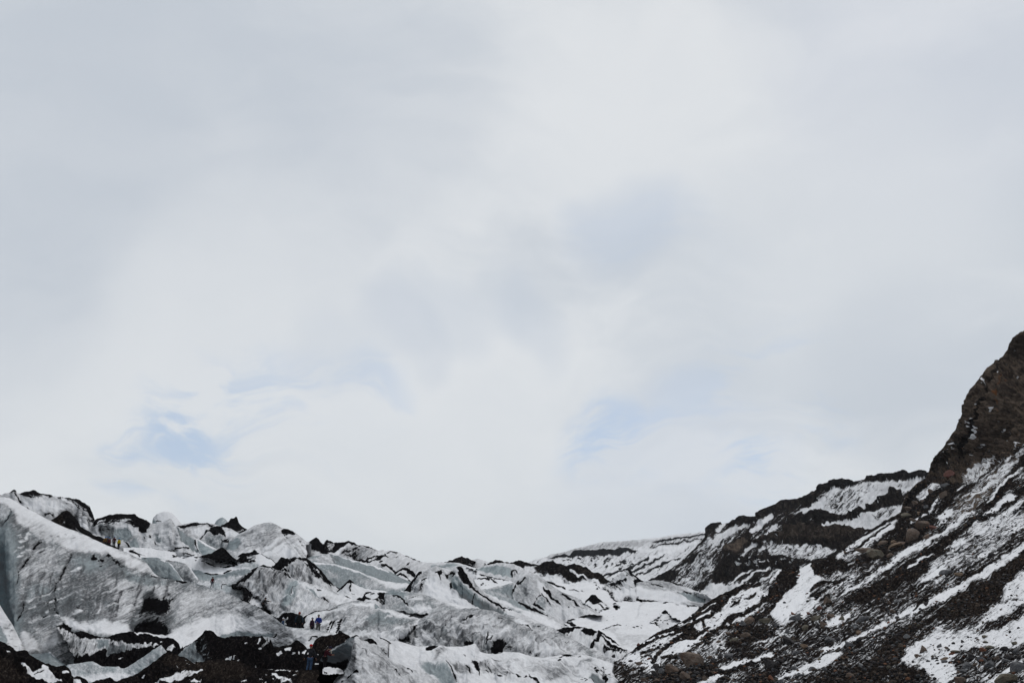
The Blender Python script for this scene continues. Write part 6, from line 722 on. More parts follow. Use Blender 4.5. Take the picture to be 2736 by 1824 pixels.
B = [
 (1846,1766,58,56,'brown','biggest boulder of the slope, tall and pointed, grey brown, near the foot of the moraine',35),(1817,1757,17,19,'grey','small upright grey boulder leaning on the left of the biggest boulder',0),(1833,1752,16,12,'dark','dark stone wedged behind the biggest boulder, to its upper left',20),
 (1795,1792,38,30,'brown','squat brown boulder touching the left foot of the biggest boulder',10),(1769,1796,20,20,'grey','rounded grey boulder left of the squat brown one',0),(1748,1803,18,26,'dark','dark brown narrow boulder, lowest left of the boulder pile',40),(1755,1781,24,18,'dark','flat dark stone lying just above the boulder pile at the slope foot',25),
 (1711,1773,24,13,'brown','lone rounded brown boulder at the meeting of glacier and moraine',15),(1830,1808,30,24,'brown','brown boulder below the biggest boulder',10),(1862,1800,20,14,'dark','dark boulder at the lower right of the biggest boulder',20),(1722,1819,18,12,'brown','low brown stone on the bottom edge, first from the glacier',0),(1755,1820,20,10,'brown','low brown stone on the bottom edge under the dark narrow boulder',0),(1885,1816,14,15,'brown','small brown stone standing on the bottom edge right of the pile',0),
 (2004,1657,38,28,'brown','peaked brown boulder topping the cluster under the white gully',-15),(1984,1664,18,17,'grey','grey boulder pressed to the left of the peaked brown one',0),(2046,1659,34,21,'olive','smooth humped olive boulder right of the peaked brown one',5),(1969,1668,8,11,'rust','small rusty stone left of the peaked boulder cluster',0),(2075,1671,22,15,'grey','grey block right of the smooth olive hump',0),
 (1993,1695,32,16,'brown','low brown boulder in the rubble beneath the peaked boulder',10),(1958,1711,32,13,'olive','long slanting olive stone at the left of the middle rubble',30),(1919,1715,14,12,'brown','round brown stone alone on snow left of the middle rubble',0),(1990,1722,16,9,'grey','small flat greenish grey stone on the dark band',10),(1972,1686,12,9,'tan','small tan stone among the middle rubble',0),(1945,1690,12,18,'brown','narrow brown stone at the top left of the middle rubble',50),
 (1895,1754,16,14,'brown','brown slanted stone on snow right of the biggest boulder',45),(1946,1752,28,18,'grey','grey slanted boulder above the dark curving band',35),(1903,1767,24,10,'dark','dark flat stone beside the biggest boulder on its right',15),(1925,1752,12,16,'dark','dark stone next to the grey slanted boulder',30),(1975,1738,20,12,'dark','dark flat stone on the curving band, below the middle rubble',15),
 (2104,1712,38,36,'dark','tall dark cone shaped boulder standing out of the snow',0),(2101,1690,14,14,'grey','small grey stone perched on top of the dark cone boulder',0),(2125,1652,46,24,'grey','wide layered grey boulder by the foot of the white gully',20),(2118,1638,20,9,'rust','thin reddish slab above the layered grey boulder',25),(2178,1656,32,17,'olive','long olive grey boulder slanting up right, second from the gully',32),(2150,1680,24,15,'olive','slanting olive stone under the layered grey boulder',40),(2218,1648,22,18,'brown','brown boulder with a flat face above the dark pair',35),
 (2215,1607,34,22,'brown','large dark brown boulder high on the right bank of the gully',40),(2192,1625,16,12,'red','reddish block just below the high dark brown boulder',20),(2199,1671,22,16,'brown','mauve brown block leaning on the dark block, mid slope',10),(2185,1672,12,16,'dark','dark upright block left of the mauve brown block',0),(2248,1652,16,13,'olive','round olive brown stone on the upper edge of the long white band',0),(2158,1637,12,12,'red','small reddish stone above the olive grey boulder',0),
 (2300,1655,40,19,'grey','long flat topped grey boulder on the upper edge of the white band',20),(2283,1672,22,13,'grey','grey stone under the left end of the long flat topped boulder',20),(2215,1708,30,24,'grey','pointed pale sided grey boulder in the middle of the slope',25),(2240,1706,16,12,'dark','round dark stone right of the pointed grey boulder',0),(2151,1726,24,16,'tan','tan boulder tilted up right beside the dark cone boulder',40),(2125,1746,26,15,'grey','dark grey boulder below the tan boulder',20),(2099,1745,12,12,'grey','small grey block left of the dark grey boulder under the cone',0),
 (2268,1722,30,20,'grey','blocky purple grey boulder in the snow, centre of the slope',15),(2293,1714,22,12,'dark','dark stone at the right of the blocky purple grey boulder',15),(2268,1695,18,13,'dark','dark stone above the blocky purple grey boulder',0),(2291,1688,18,14,'tan','orange brown stone beneath the long flat topped boulder',30),(2284,1674,12,9,'pale','small pale grey stone beneath the long flat topped boulder',0),
 (2057,1774,36,28,'dark','big dark brown boulder half buried, left part of the lower slope',25),(2080,1762,22,16,'dark','dark boulder on the upper right of the half buried one',25),(2385,1634,18,17,'brown','brown block on the right end of the white band, upper middle',10),(2376,1613,12,16,'brown','brown upright stone above the brown block',10),(2396,1607,15,12,'pale','pale grey stone on top of the rubble right of the middle',0),(2372,1690,16,9,'grey','small grey stone on snow, lower right of the brown block',10),
 (2270,1805,24,22,'brown','round brown boulder at the bottom, left of the dark rubble stream',0),(2167,1786,22,13,'grey','greenish grey low boulder near the bottom, on snow',10),(2060,1810,16,26,'rust','rusty slanted stone standing on the bottom edge',45),(2084,1819,22,13,'grey','grey flat stone on the bottom edge right of the rusty one',0),(2203,1789,14,11,'grey','grey stone on snow right of the greenish low boulder',0),(2214,1797,12,12,'dark','dark small stone on snow near the bottom, right of the low boulder',0),(2302,1781,16,16,'pale','light grey boulder at the start of the dark rubble stream',0),
 (2586,1777,26,25,'grey','round dark grey boulder, ball like, bottom right',0),(2571,1791,22,16,'grey','grey boulder under the left of the ball like one',20),(2559,1796,12,10,'brown','small brown stone left of the ball like boulder group',0),(2580,1796,10,7,'grey','small grey stone under the ball like boulder',0),(2568,1818,44,26,'brown','broad brown boulder cut by the bottom edge',0),(2681,1814,64,34,'olive','largest rounded boulder on the bottom edge at the right',15),(2715,1784,42,32,'grey','big grey boulder behind the largest rounded one, at the right edge',30),
 (2641,1775,36,22,'grey','long grey boulder tilted up right, bottom right',25),(2622,1765,30,14,'grey','grey flat boulder above left of the long tilted one',15),(2606,1774,16,10,'brown','small brown stone between the ball like and tilted boulders',0),(2645,1731,30,13,'olive','smooth olive boulder in snow, upper edge of the right boulder field',10),(2627,1737,20,14,'rust','rusty brown stone left of the smooth olive boulder',0),(2553,1741,38,12,'olive','long flat olive stone lying in open snow',-12),(2547,1744,22,9,'rust','bright orange slab in front of the long flat olive stone',-10),(2534,1735,12,8,'dark','dark stone at the left end of the long flat olive stone',0),
 (2598,1752,38,24,'dark','very dark jagged boulder in open snow, bottom right',20),(2470,1739,24,22,'brown','brown rounded boulder on snow right of the rubble stream',35),(2451,1750,16,12,'brown','brown stone touching the rounded brown boulder at its left',30),(2523,1757,24,11,'tan','tan topped flat boulder on snow, lower right',0),(2524,1766,24,12,'grey','grey boulder under the tan topped one',0),(2423,1700,20,14,'pale','light grey pointed boulder on the rubble stream',10),(2446,1700,14,11,'brown','brown stone right of the light grey pointed boulder',0),(2409,1726,16,12,'brown','brown block low in the rubble stream',0),
 (2508,1725,20,12,'grey','grey angular stone in open snow right of the stream',20),(2572,1715,10,8,'dark','single small dark stone in the middle of the open snow',0),(2628,1696,24,9,'olive','flat olive slab on open snow, right side',8),(2612,1706,9,7,'brown','small brown stone, left of a thin flat slab in open snow',0),(2632,1711,22,6,'olive','thin flat slab in open snow, under the olive slab',-5),(2690,1734,26,14,'dark','dark boulder in the right boulder field',10),(2713,1738,20,18,'grey','grey boulder at the top of the right boulder field',0),(2700,1756,26,17,'dark','dark brown boulder in the centre of the right boulder field',10),(2710,1718,18,14,'olive','pointed olive boulder, topmost of the right boulder field',30),(2665,1757,16,12,'brown','brown stone left of the centre of the right boulder field',0),(2688,1768,24,13,'grey','grey boulder low in the right boulder field',0),
 (2477,1583,12,9,'dark','round dark stone alone on the white band',0),(2474,1612,14,14,'dark','black knobbly stone standing on the wide white band',0),(2387,1724,12,12,'grey','grey round stone at the left side of the rubble stream',0),
 (2437,1435,44,38,'brown','great brown boulder with a notched top, centre of the upper rocks',15),(2436,1416,18,12,'grey','grey knob behind the top of the great brown boulder',0),(2403,1450,40,16,'brown','long brown slab lying left of the great brown boulder',12),(2480,1438,22,20,'brown','brown block right of the great brown boulder',0),(2388,1447,18,12,'tan','tan brown stone at the left end of the long brown slab',10),
 (2447,1344,24,18,'brown','angular brown block, top of the upper rock pile under the cliff',0),(2426,1357,26,20,'brown','brown block at the left edge of the upper rock pile',10),(2477,1357,18,15,'grey','dark grey block right in the upper rock pile',0),(2456,1369,15,11,'tan','small tan brown block low in the upper rock pile',0),(2420,1379,32,16,'olive','olive slab at the foot of the upper rock pile',10),(2466,1339,14,9,'brown','small brown block right of the angular top block',0),
 (2468,1401,48,24,'brown','wide brown slab above right of the great boulder',15),(2492,1408,30,18,'red','reddish brown block right of the wide brown slab',0),(2445,1390,30,10,'brown','thin brown slab above the wide one',35),(2522,1321,32,28,'brown','large brown boulder below the red rock at the cliff foot',20),(2530,1296,30,14,'grey','grey ledge like rock between the red rock and the large brown boulder',0),(2543,1274,34,26,'red','rounded red brown rock at the foot of the cliff',0),(2490,1312,14,18,'brown','brown upright stone left of the large boulder at the cliff foot',40),
 (2646,1484,22,14,'dark','dark rounded boulder on the upper right snow bands',20),(2675,1469,14,8,'dark','small dark rounded stone up right of the rounded boulder',0),(2521,1530,40,20,'grey','dark grey boulder with flat back, left of the tan lens shaped one',20),(2563,1535,28,11,'tan','tan lens shaped boulder on the middle right snow',15),(2712,1368,20,14,'grey','grey boulder on the upper right edge',0),(2607,1457,18,10,'olive','olive rounded stone on the upper snow patch',0),(2567,1474,22,9,'grey','flat grey stone in the upper snow patch',0),(2612,1432,16,10,'dark','dark flat stone at the top of the upper snow patch',0),
 (2312,1471,48,20,'brown','layered brown boulder left of the curved olive rock',10),(2347,1482,60,34,'olive','curved olive grey rock sweeping up right like a fin',35),(2378,1481,20,16,'brown','mauve brown block right of the curved olive rock',0),(2293,1493,20,18,'dark','dark brown block under the left end of the layered boulder',0),(2388,1456,40,18,'tan','brown flat topped boulder behind the curved olive rock',15),(2355,1451,34,14,'brown','reddish brown boulder above the curved olive rock',20),(2258,1477,12,8,'brown','small brown stone at the start of the upper snow strip',10),(2315,1508,20,12,'dark','dark stone below the curved olive rock',20),(2352,1505,12,9,'grey','grey stone under the right of the curved olive rock',0),
 (1640,1750,12,8,'dark','round dark stone at the glacier edge beside the black ribs',0),(1703,1722,10,8,'red','small reddish stone on the snow just left of the black ribs',0)]
_seen = set()
for (px, py, w, h, tone, label, ang) in B:
    assert label not in _seen, label; _seen.add(label); assert 4 <= len(label.split()) <= 16, label
    boulder(px, py, w, h, tone, label, ang, at_=(Vector(at(px, py + 3, 72)) if px in (1640,) else None))
# countable loose stones, nothing sets them apart
rr = random.Random(5); n = 0; tones = ['dark', 'dark', 'dark', 'grey', 'brown', 'brown', 'olive', 'rust', 'grey']
while n < 280:
    px = rr.uniform(1690, 2734); py = rr.uniform(1290, 1822); xs, pyg, Pd, aa = SURF['slope']
    j = min(len(xs) - 1, int(np.searchsorted(xs, px)))
    if py < pyg[0, j] + 8: continue
    Pp, a = slope_at(px, py); low = (py - 1290) / 530
    if rr.random() > .15 + .6 * a * (.3 + low): continue
    if rr.random() > (.25 + .75 * low ** 1.3): continue
    w = rr.uniform(5, 8.5) + 5.5 * max(0, low - .4) * rr.random() * 1.6
    boulder(px, py, w, w * rr.uniform(.5, .85), rr.choice(tones), 'small loose stone, one of many, lying on the snow and grit of the boulder slope', rr.uniform(0, 40), rr.randint(0, 9999), 'stone', 'stone', 'small loose stones strewn over the boulder slope', True); n += 1
# uncountable rubble and grit between them: real geometry in one mesh
def rubble(name, N, seed, region, smin, smax, bias):
    rng = np.random.RandomState(seed); xs, pyg, Pd, aa = SURF['slope']
    bm = bmesh.new(); bmesh.ops.create_icosphere(bm, subdivisions=1, radius=1.0); bv = np.array([v.co[:] for v in bm.verts]); bf = np.array([[v.index for v in f.verts] for f in bm.faces]); bm.free()
    out = []; cols = []; k = 0
    while k < N:
        M = 4000; px = rng.uniform(region[0], region[2], M); py = rng.uniform(region[1], region[3], M)
        j = np.clip(np.searchsorted(xs, px), 0, len(xs) - 1); top = pyg[0, j]; hgt = pyg[-1, j] - top
        i = np.clip(((py - top) / hgt * (pyg.shape[0] - 1)).astype(int), 0, pyg.shape[0] - 1)
        a = aa[i, j]; low = np.clip((py - 1250) / 570, 0, 1)
        clump = fbm(px / 34, py / 22, 3, seed) * 1.4
        ok = (py > top + 3) & (rng.rand(M) < np.clip((a - .45) * 1.5 + clump * .8, 0.012, 1) * (bias + (1 - bias) * low))
        px, py, i, j, low = px[ok], py[ok], i[ok], j[ok], low[ok]
        n_ = min(len(px), N - k); Pp = Pd[i, j][:n_]; m = Pp[:, 1] / F; low = low[:n_]
        s = (smin + (smax - smin) * rng.rand(n_) ** 2.2) * (.55 + .75 * low) * m
        sc = np.stack([s * rng.uniform(.7, 1.3, n_), s * rng.uniform(.7, 1.2, n_), s * rng.uniform(.45, .95, n_)], -1)
        V = bv[None] * sc[:, None] * rng.uniform(.72, 1.12, (n_, len(bv), 1))
        th = rng.uniform(0, 6.28, n_); c, si = np.cos(th)[:, None], np.sin(th)[:, None]
        V = np.stack([V[..., 0] * c - V[..., 1] * si, V[..., 0] * si + V[..., 1] * c, V[..., 2]], -1) + Pp[:, None] + np.array([0, 0, 1]) * (sc[:, 2:3] * .3)[:, None]
        out.append(V); cols.append(np.repeat(rng.rand(n_), len(bv))); k += n_
    V = np.concatenate(out); nv = len(bv); Fc = (bf[None] + (np.arange(len(V)) * nv)[:, None, None]).reshape(-1, 3)
    me = mesh_grid(name, V.reshape(-1, 3), Fc, dict(tone=('FLOAT', np.concatenate(cols))), smooth=False); me.materials.append(mat('rubble', rubble_mat))
    o = bpy.data.objects.new(name, me); COL.objects.link(o); o['kind'] = 'stuff'; return o
def rubble_mat(t, p):
    a = t.attr('tone').outputs['Fac']; tcn = t.n.new('ShaderNodeTexCoord')
    n = t.noise(tcn.outputs['Object'], 6.0, 5, .7)
    r = t.n.new('ShaderNodeValToRGB'); e = r.color_ramp.elements; r.color_ramp.interpolation = 'CONSTANT'
    cs = [(0, (.010, .0095, .0105)), (.35, (.022, .02, .021)), (.55, (.042, .033, .028)), (.72, (.045, .046, .05)), (.84, (.07, .052, .04)), (.93, (.10, .05, .03)), (.96, (.085, .086, .09))]
    e[0].position = 0; e[0].color = rgb(*cs[0][1]); e[1].position = cs[1][0]; e[1].color = rgb(*[v * 1.7 for v in cs[1][1]])
    for q, c in cs[2:]: x = e.new(q); x.color = rgb(*[v * 1.7 for v in c])
    t.l.new(a, r.inputs[0]); t.l.new(t.mix(t.step(n, .35, .65), t.mix(.6, r.outputs[0], rgb(0, 0, 0)), r.outputs[0]), p.inputs['Base Color']); p.inputs['Roughness'].default_value = .95; p.inputs['Specular IOR Level'].default_value = .1
rubble('slope_rubble', 8000, 3, (1660, 1270, 2760, 1850), 1.1, 5.2, .35)
rubble('slope_grit', 6000, 4, (1660, 1240, 2760, 1850), .8, 2.4, .7)
rubble('upper_scree', 1800, 6, (2420, 1200, 2760, 1420), 2.0, 6.5, 1.0)

# ================================================================== PEOPLE AND THEIR GEAR
def flat_mat(name, c, r=.9):
    def b(t, p):
        tcn = t.n.new('ShaderNodeTexCoord'); n = t.noise(tcn.outputs['Object'], 9.0, 4, .6)
        t.l.new(t.mix(t.step(n, .35, .7), rgb(*[x * .6 for x in c]), rgb(*c)), p.inputs['Base Color']); p.inputs['Roughness'].default_value = r; p.inputs['Specular IOR Level'].default_value = .2
    return mat(name, b)
SKIN = flat_mat('skin', (.32, .17, .12)); HAIR = flat_mat('brown_hair', (.035, .02, .014)); EYE_M = flat_mat('eye', (.01, .01, .012))
def skin_mesh(name, verts, edges, radii, roots, sub=1):
    me = bpy.data.meshes.new(name); me.from_pydata(verts, edges, []); o = bpy.data.objects.new(name, me); COL.objects.link(o)
    md = o.modifiers.new('skin', 'SKIN'); md.use_smooth_shade = True
    sv = me.skin_vertices[0].data
    for i, r in enumerate(radii): sv[i].radius = r if isinstance(r, tuple) else (r, r); sv[i].use_root = i in roots
    ss = o.modifiers.new('sub', 'SUBSURF'); ss.levels = ss.render_levels = sub
    dg = bpy.context.evaluated_depsgraph_get(); res = bpy.data.meshes.new_from_object(o.evaluated_get(dg)); bpy.data.objects.remove(o); bpy.data.meshes.remove(me); res.name = name
    return res
BASE = dict(pel=(0, 0, .96), bel=(0, 0, 1.12), che=(0, 0, 1.33), nek=(0, 0, 1.47), hd0=(0, .01, 1.56), hd1=(0, .01, 1.68),
            shl=(-.17, 0, 1.42), ell=(-.24, -.02, 1.15), wrl=(-.26, .05, .90), hnl=(-.26, .07, .83), shr=(.17, 0, 1.42), elr=(.24, -.02, 1.15), wrr=(.26, .05, .90), hnr=(.26, .07, .83),
            hil=(-.09, 0, .90), knl=(-.11, .02, .50), anl=(-.11, -.02, .10), tol=(-.12, .15, .04), hir=(.09, 0, .90), knr=(.11, .02, .50), anr=(.11, -.02, .10), tor=(.12, .15, .04))
E_BODY = [('pel', 'bel'), ('bel', 'che'), ('che', 'nek'), ('nek', 'hd0'), ('hd0', 'hd1'), ('che', 'shl'), ('shl', 'ell'), ('ell', 'wrl'), ('wrl', 'hnl'), ('che', 'shr'), ('shr', 'elr'), ('elr', 'wrr'), ('wrr', 'hnr'), ('pel', 'hil'), ('hil', 'knl'), ('knl', 'anl'), ('anl', 'tol'), ('pel', 'hir'), ('hir', 'knr'), ('knr', 'anr'), ('anr', 'tor')]
R_BODY = dict(pel=(.14, .11), bel=(.12, .10), che=(.14, .11), nek=.055, hd0=.078, hd1=.085, shl=.06, shr=.06, ell=.042, elr=.042, wrl=.03, wrr=.03, hnl=(.04, .02), hnr=(.04, .02), hil=.09, hir=.09, knl=.06, knr=.06, anl=.045, anr=.045, tol=.035, tor=.035)
def chain_mesh(name, J, keys, edges, R, grow=0.0, scale=None, root='che'):
    vs = [J[k] for k in keys]; ix = {k: i for i, k in enumerate(keys)}
    rad = []
    for k in keys:
        r = R[k]; r = r if isinstance(r, tuple) else (r, r); rad.append((r[0] + grow, r[1] + grow))
    return skin_mesh(name, vs, [(ix[a], ix[b]) for a, b in edges if a in ix and b in ix], rad, {ix[root]})
def put(name, me, m_, parent, loc=(0, 0, 0)):
    o = bpy.data.objects.new(name, me); COL.objects.link(o); me.materials.clear(); me.materials.append(m_); o.parent = parent; o.location = loc; return o
def sphere(name, c, s, m_, parent, seg=12, cut=None):
    bm = bmesh.new(); bmesh.ops.create_uvsphere(bm, u_segments=seg, v_segments=8, radius=1.0)
    for v in bm.verts: v.co = Vector((v.co.x * s[0] + c[0], v.co.y * s[1] + c[1], v.co.z * s[2] + c[2]))
    if cut is not None: bmesh.ops.delete(bm, geom=[v for v in bm.verts if v.co.z < cut], context='VERTS')
    me = bpy.data.meshes.new(name); bm.to_mesh(me); bm.free(); me.polygons.foreach_set('use_smooth', [True] * len(me.polygons)); return put(name, me, m_, parent)
def person(label, foot, Y, face, jacket, trousers, hat, pose=None, boots=(.04, .022, .014), hatkind='hat', extra=None, coat=0.0, height=1.75, feet_world=None, hair=False):
    J = dict(BASE); J.update(pose or {})
    root = bpy.data.objects.new('person', None); COL.objects.link(root); root['label'] = label; root['category'] = 'person'
    w = Vector(at(foot[0], foot[1], Y)); root.location = w; root.rotation_euler = (0, 0, math.radians(face)); k = height / 1.77; root.scale = (k, k, k)
    # body: one continuous skin, fingers rooted in the palms
    keys = list(BASE.keys()); vs = [J[q] for q in keys]; ix = {q: i for i, q in enumerate(keys)}; ed = [(ix[a], ix[b]) for a, b in E_BODY]
    rad = [R_BODY[q] for q in keys]; roots = {ix['pel']}
    for s, hn, wr in ((-1, 'hnl', 'wrl'), (1, 'hnr', 'wrr')):
        h = Vector(J[hn]); d = (h - Vector(J[wr])).normalized(); side = d.cross(Vector((1, 0, 0)) if abs(d.x) < .8 else Vector((0, 0, 1))).normalized()
        for f in range(5):
            off = (f - 1.6) * .019; ln = (.045, .075, .082, .076, .06)[f]
            dd = (d + side * (-.9 if f == 0 else off * 2)).normalized(); st = h + side * off - d * (.02 if f == 0 else 0)
            i0 = len(vs); vs += [tuple(st), tuple(st + dd * ln * .5), tuple(st + dd * ln * .85 + d.cross(side) * -.018)]; ed += [(i0, i0 + 1), (i0 + 1, i0 + 2)]; rad += [.009, .009, .008]; roots.add(i0)
    me = skin_mesh('body', vs, ed, rad, roots)
    body = put('body', me, SKIN, root)
    hc = (Vector(J['hd0']) + Vector(J['hd1'])) / 2
    fw = Vector((0, 1, 0))
    for dx in (-.03, .03): sphere('eye', hc + Vector((dx, .083, .015)), (.012, .008, .008), EYE_M, body, 8)
    sphere('nose', hc + Vector((0, .093, -.012)), (.013, .02, .022), SKIN, body, 8); sphere('mouth', hc + Vector((0, .084, -.05)), (.024, .006, .006), flat_mat('lips', (.2, .07, .06)), body, 8)
    for dx in (-.085, .085): sphere('ear', hc + Vector((dx, 0, -.005)), (.012, .022, .03), SKIN, body, 8)
    jm = flat_mat('jacket_%d_%d_%d' % tuple(int(x * 500) for x in jacket), jacket)
    jk = ['pel', 'bel', 'che', 'nek', 'shl', 'ell', 'wrl', 'shr', 'elr', 'wrr']; J2 = dict(J); J2['pel'] = tuple(Vector(J['pel']) + Vector((0, 0, -.04 - coat))); J2['nek'] = tuple(Vector(J['nek']) + Vector((0, 0, -.01)))
    RJ = dict(R_BODY); RJ['nek'] = .075; RJ['wrl'] = RJ['wrr'] = .042; RJ['shl'] = RJ['shr'] = .075; RJ['ell'] = RJ['elr'] = .058; RJ['pel'] = (.16, .13)
    jo = put('jacket', chain_mesh('jacket', J2, jk, [e for e in E_BODY], RJ, .022), jm, root)
    bm = bmesh.new(); bmesh.ops.create_cone(bm, segments=14, radius1=.095, radius2=.075, depth=.07, cap_ends=False)
    for v in bm.verts: v.co += Vector(J['nek']) + Vector((0, 0, .01))
    cme = bpy.data.meshes.new('collar'); bm.to_mesh(cme); bm.free(); put('collar', cme, jm, jo)
    tm = flat_mat('trousers_%d_%d_%d' % tuple(int(x * 500) for x in trousers), trousers)
    RT = dict(R_BODY); RT['anl'] = RT['anr'] = .055; put('trousers', chain_mesh('trousers', J, ['pel', 'hil', 'knl', 'anl', 'hir', 'knr', 'anr'], E_BODY, RT, .02, root='pel'), tm, root)
    bmt = flat_mat('boots_%d' % int(boots[0] * 1000), boots)
    for s in 'lr':
        a_, t_ = Vector(J['an' + s]), Vector(J['to' + s]); put('boot', skin_mesh('boot', [tuple(a_ + Vector((0, 0, .10))), tuple(a_), tuple(a_ + Vector((0, -.03, -.04))), tuple(t_)], [(0, 1), (1, 2), (1, 3)], [.062, .06, .05, .05], {1}), bmt, root)
    hm = flat_mat('hat_%d_%d_%d' % tuple(int(x * 500) for x in hat), hat, .4 if hatkind == 'helmet' else .95); hz = hc + Vector((0, -.005, .045))
    ho = sphere('helmet' if hatkind == 'helmet' else 'hat', hz, (.125, .14, .12) if hatkind == 'helmet' else (.108, .118, .115), hm, root, 16, cut=hz.z - .025)
    if hatkind == 'helmet': sphere('brim', hz + Vector((0, .02, -.02)), (.132, .155, .012), hm, ho)
    elif hatkind == 'bobble': sphere('bobble', hz + Vector((0, 0, .13)), (.04, .04, .04), hm, ho, 8)
    else: sphere('fold', hz + Vector((0, 0, -.012)), (.115, .125, .022), hm, ho)
    if hair: sphere('hair', hc + Vector((0, -.05, -.05)), (.1, .07, .13), HAIR, root)
    if extra: extra(root, J, hc)
    return root
def foot_from_top(top, Y, H=1.75): return top + H * F / Y
def backpack(col):
    def f(root, J, hc):
        c = Vector(J['che']) + Vector((0, -.23, -.12)); bm = bmesh.new(); bmesh.ops.create_cube(bm, size=1.0)
        for v in bm.verts: v.co = Vector((v.co.x * .34 * (1 - .2 * (v.co.z > 0)), v.co.y * .2, v.co.z * .52)) + c
        bmesh.ops.bevel(bm, geom=bm.edges[:], offset=.05, segments=3, affect='EDGES'); me = bpy.data.meshes.new('backpack'); bm.to_mesh(me); bm.free()
        bp = put('backpack', me, flat_mat('pack_%d' % int(col[0] * 1000), col), root)
        for s in (-1, 1): put('strap', skin_mesh('strap', [tuple(c + Vector((s * .12, .08, .24))), tuple(Vector(J['che']) + Vector((s * .12, .05, .16))), tuple(Vector(J['che']) + Vector((s * .12, .14, -.05)))], [(0, 1), (1, 2)], [.02, .02, .02], {0}), flat_mat('pack_strap', (.02, .02, .02)), bp)
    return f
def scarf(root, J, hc):
    n_ = Vector(J['nek']); put('scarf', skin_mesh('scarf', [tuple(n_ + Vector((-.09, -.05, .06))), tuple(n_ + Vector((-.02, .1, .04))), tuple(n_ + Vector((.06, .17, -.06))), tuple(n_ + Vector((.09, .19, -.2)))], [(0, 1), (1, 2), (2, 3)], [.04, .045, .04, .03], {0}), flat_mat('cream_wool', (.55, .47, .38)), root)
# walker seen from behind, red hat
person('man walking away in red woollen hat, dark grey jacket and blue jeans', (827, 1799), 64.5, 0, (.022, .022, .027), (.045, .085, .16), (.42, .010, .016), dict(ell=(-.30, -.05, 1.17), wrl=(-.37, .02, .93), hnl=(-.39, .04, .87), elr=(.29, -.05, 1.17), wrr=(.33, .06, .93), hnr=(.34, .08, .87), knl=(-.15, .10, .52), anl=(-.20, .02, .14), tol=(-.21, .18, .10), knr=(.06, .0, .50), anr=(.03, -.06, .07), tor=(.03, .12, .03)))
person('person in long burgundy coat and cream scarf, bending forward beside the ice cave', (866, 1797), 66, -90, (.055, .008, .016), (.012, .011, .013), (.018, .016, .04), dict(bel=(0, .02, 1.12), che=(0, .10, 1.30), nek=(0, .22, 1.39), hd0=(0, .30, 1.43), hd1=(0, .36, 1.52), shl=(-.17, .12, 1.36), ell=(-.2, .26, 1.13), wrl=(-.12, .45, 1.1), hnl=(-.1, .52, 1.12), shr=(.17, .12, 1.36), elr=(.2, .26, 1.13), wrr=(.12, .45, 1.08), hnr=(.1, .52, 1.1)), (.012, .01, .01), extra=scarf, coat=.22)
person('hiker from behind with black backpack, orange red hat and dark teal jacket', (797, foot_from_top(1641, 88)), 88, 10, (.020, .036, .052), (.010, .010, .012), (.24, .035, .022), dict(ell=(-.29, -.02, 1.15), elr=(.29, -.02, 1.15)), extra=backpack((.012, .014, .014)), height=1.85)
person('person in dark plum coat and grey hat standing left of the blue jacket', (832, foot_from_top(1652, 89, 1.62)), 89, -120, (.030, .012, .026), (.014, .016, .028), (.16, .17, .19), None, coat=.18, height=1.62)
person('person in bright royal blue jacket, pale green hat and grey trousers', (849, foot_from_top(1645, 88)), 88, 170, (.012, .032, .22), (.10, .10, .095), (.22, .24, .20), dict(wrl=(-.08, .24, 1.05), hnl=(-.03, .28, 1.06), ell=(-.27, .02, 1.14), wrr=(.08, .24, 1.05), hnr=(.03, .28, 1.06), elr=(.27, .02, 1.14), hd1=(0, .05, 1.67)), height=1.78)
person('person peeping over the snow crest in white bobble hat and blue jacket', (754, foot_from_top(1653, 95, 1.6)), 95, -60, (.05, .085, .15), (.012, .014, .02), (.70, .72, .76), None, height=1.6, hatkind='bobble')
person('climber in black jacket leaning forward with one arm stretched out', (702, foot_from_top(1603, 118, 1.45)), 118, -90, (.014, .012, .012), (.012, .012, .014), (.010, .010, .012), dict(che=(0, .10, 1.28), nek=(0, .17, 1.40), hd0=(0, .22, 1.48), hd1=(0, .25, 1.59), shl=(-.17, .12, 1.36), ell=(-.15, .42, 1.30), wrl=(-.12, .68, 1.28), hnl=(-.12, .76, 1.28), shr=(.17, .12, 1.36), elr=(.2, .30, 1.12), wrr=(.12, .5, 1.08), hnr=(.1, .57, 1.08)))
person('lone man in dark red jacket and navy trousers standing on the big ridge crest', (566, 1571), 150.5, 180, (.085, .012, .014), (.014, .026, .050), (.05, .025, .02), dict(knl=(-.14, .02, .5), anl=(-.17, 0, .1), tol=(-.18, .14, .05), knr=(.14, .02, .5), anr=(.17, 0, .1), tor=(.18, .14, .05)), hair=True, height=1.68)
hc_ = (.035, .20, .48)
for px, top, Yp, jk, lab, fc in [(278.5, 1434, 152, (.16, .085, .02), 'hiker in ochre jacket and blue helmet, leftmost of the roped group', 20), (284, 1433.5, 156, (.03, .032, .05), 'hiker in dark slate jacket and blue helmet, second from the left in the group', 40), (290, 1436, 152, (.10, .018, .02), 'hiker with dark red collar and blue helmet, middle of the roped group', -30), (303, 1433, 150, (.06, .018, .026), 'taller hiker in maroon jacket and pale blue helmet beside the yellow jacket', 200), (315.5, 1438, 150, (.62, .48, .015), 'hiker in bright yellow jacket and blue helmet, rightmost of the group', -20)]:
    o = person(lab, (px, foot_from_top(top, Yp)), Yp, fc, jk, (.012, .012, .014), (.10, .20, .42) if 'pale' in lab else hc_, None, hatkind='helmet')
    if 'yellow' in lab: o['group'] = 'hikers with blue helmets behind the ridge'
    else: o['group'] = 'hikers with blue helmets behind the ridge'

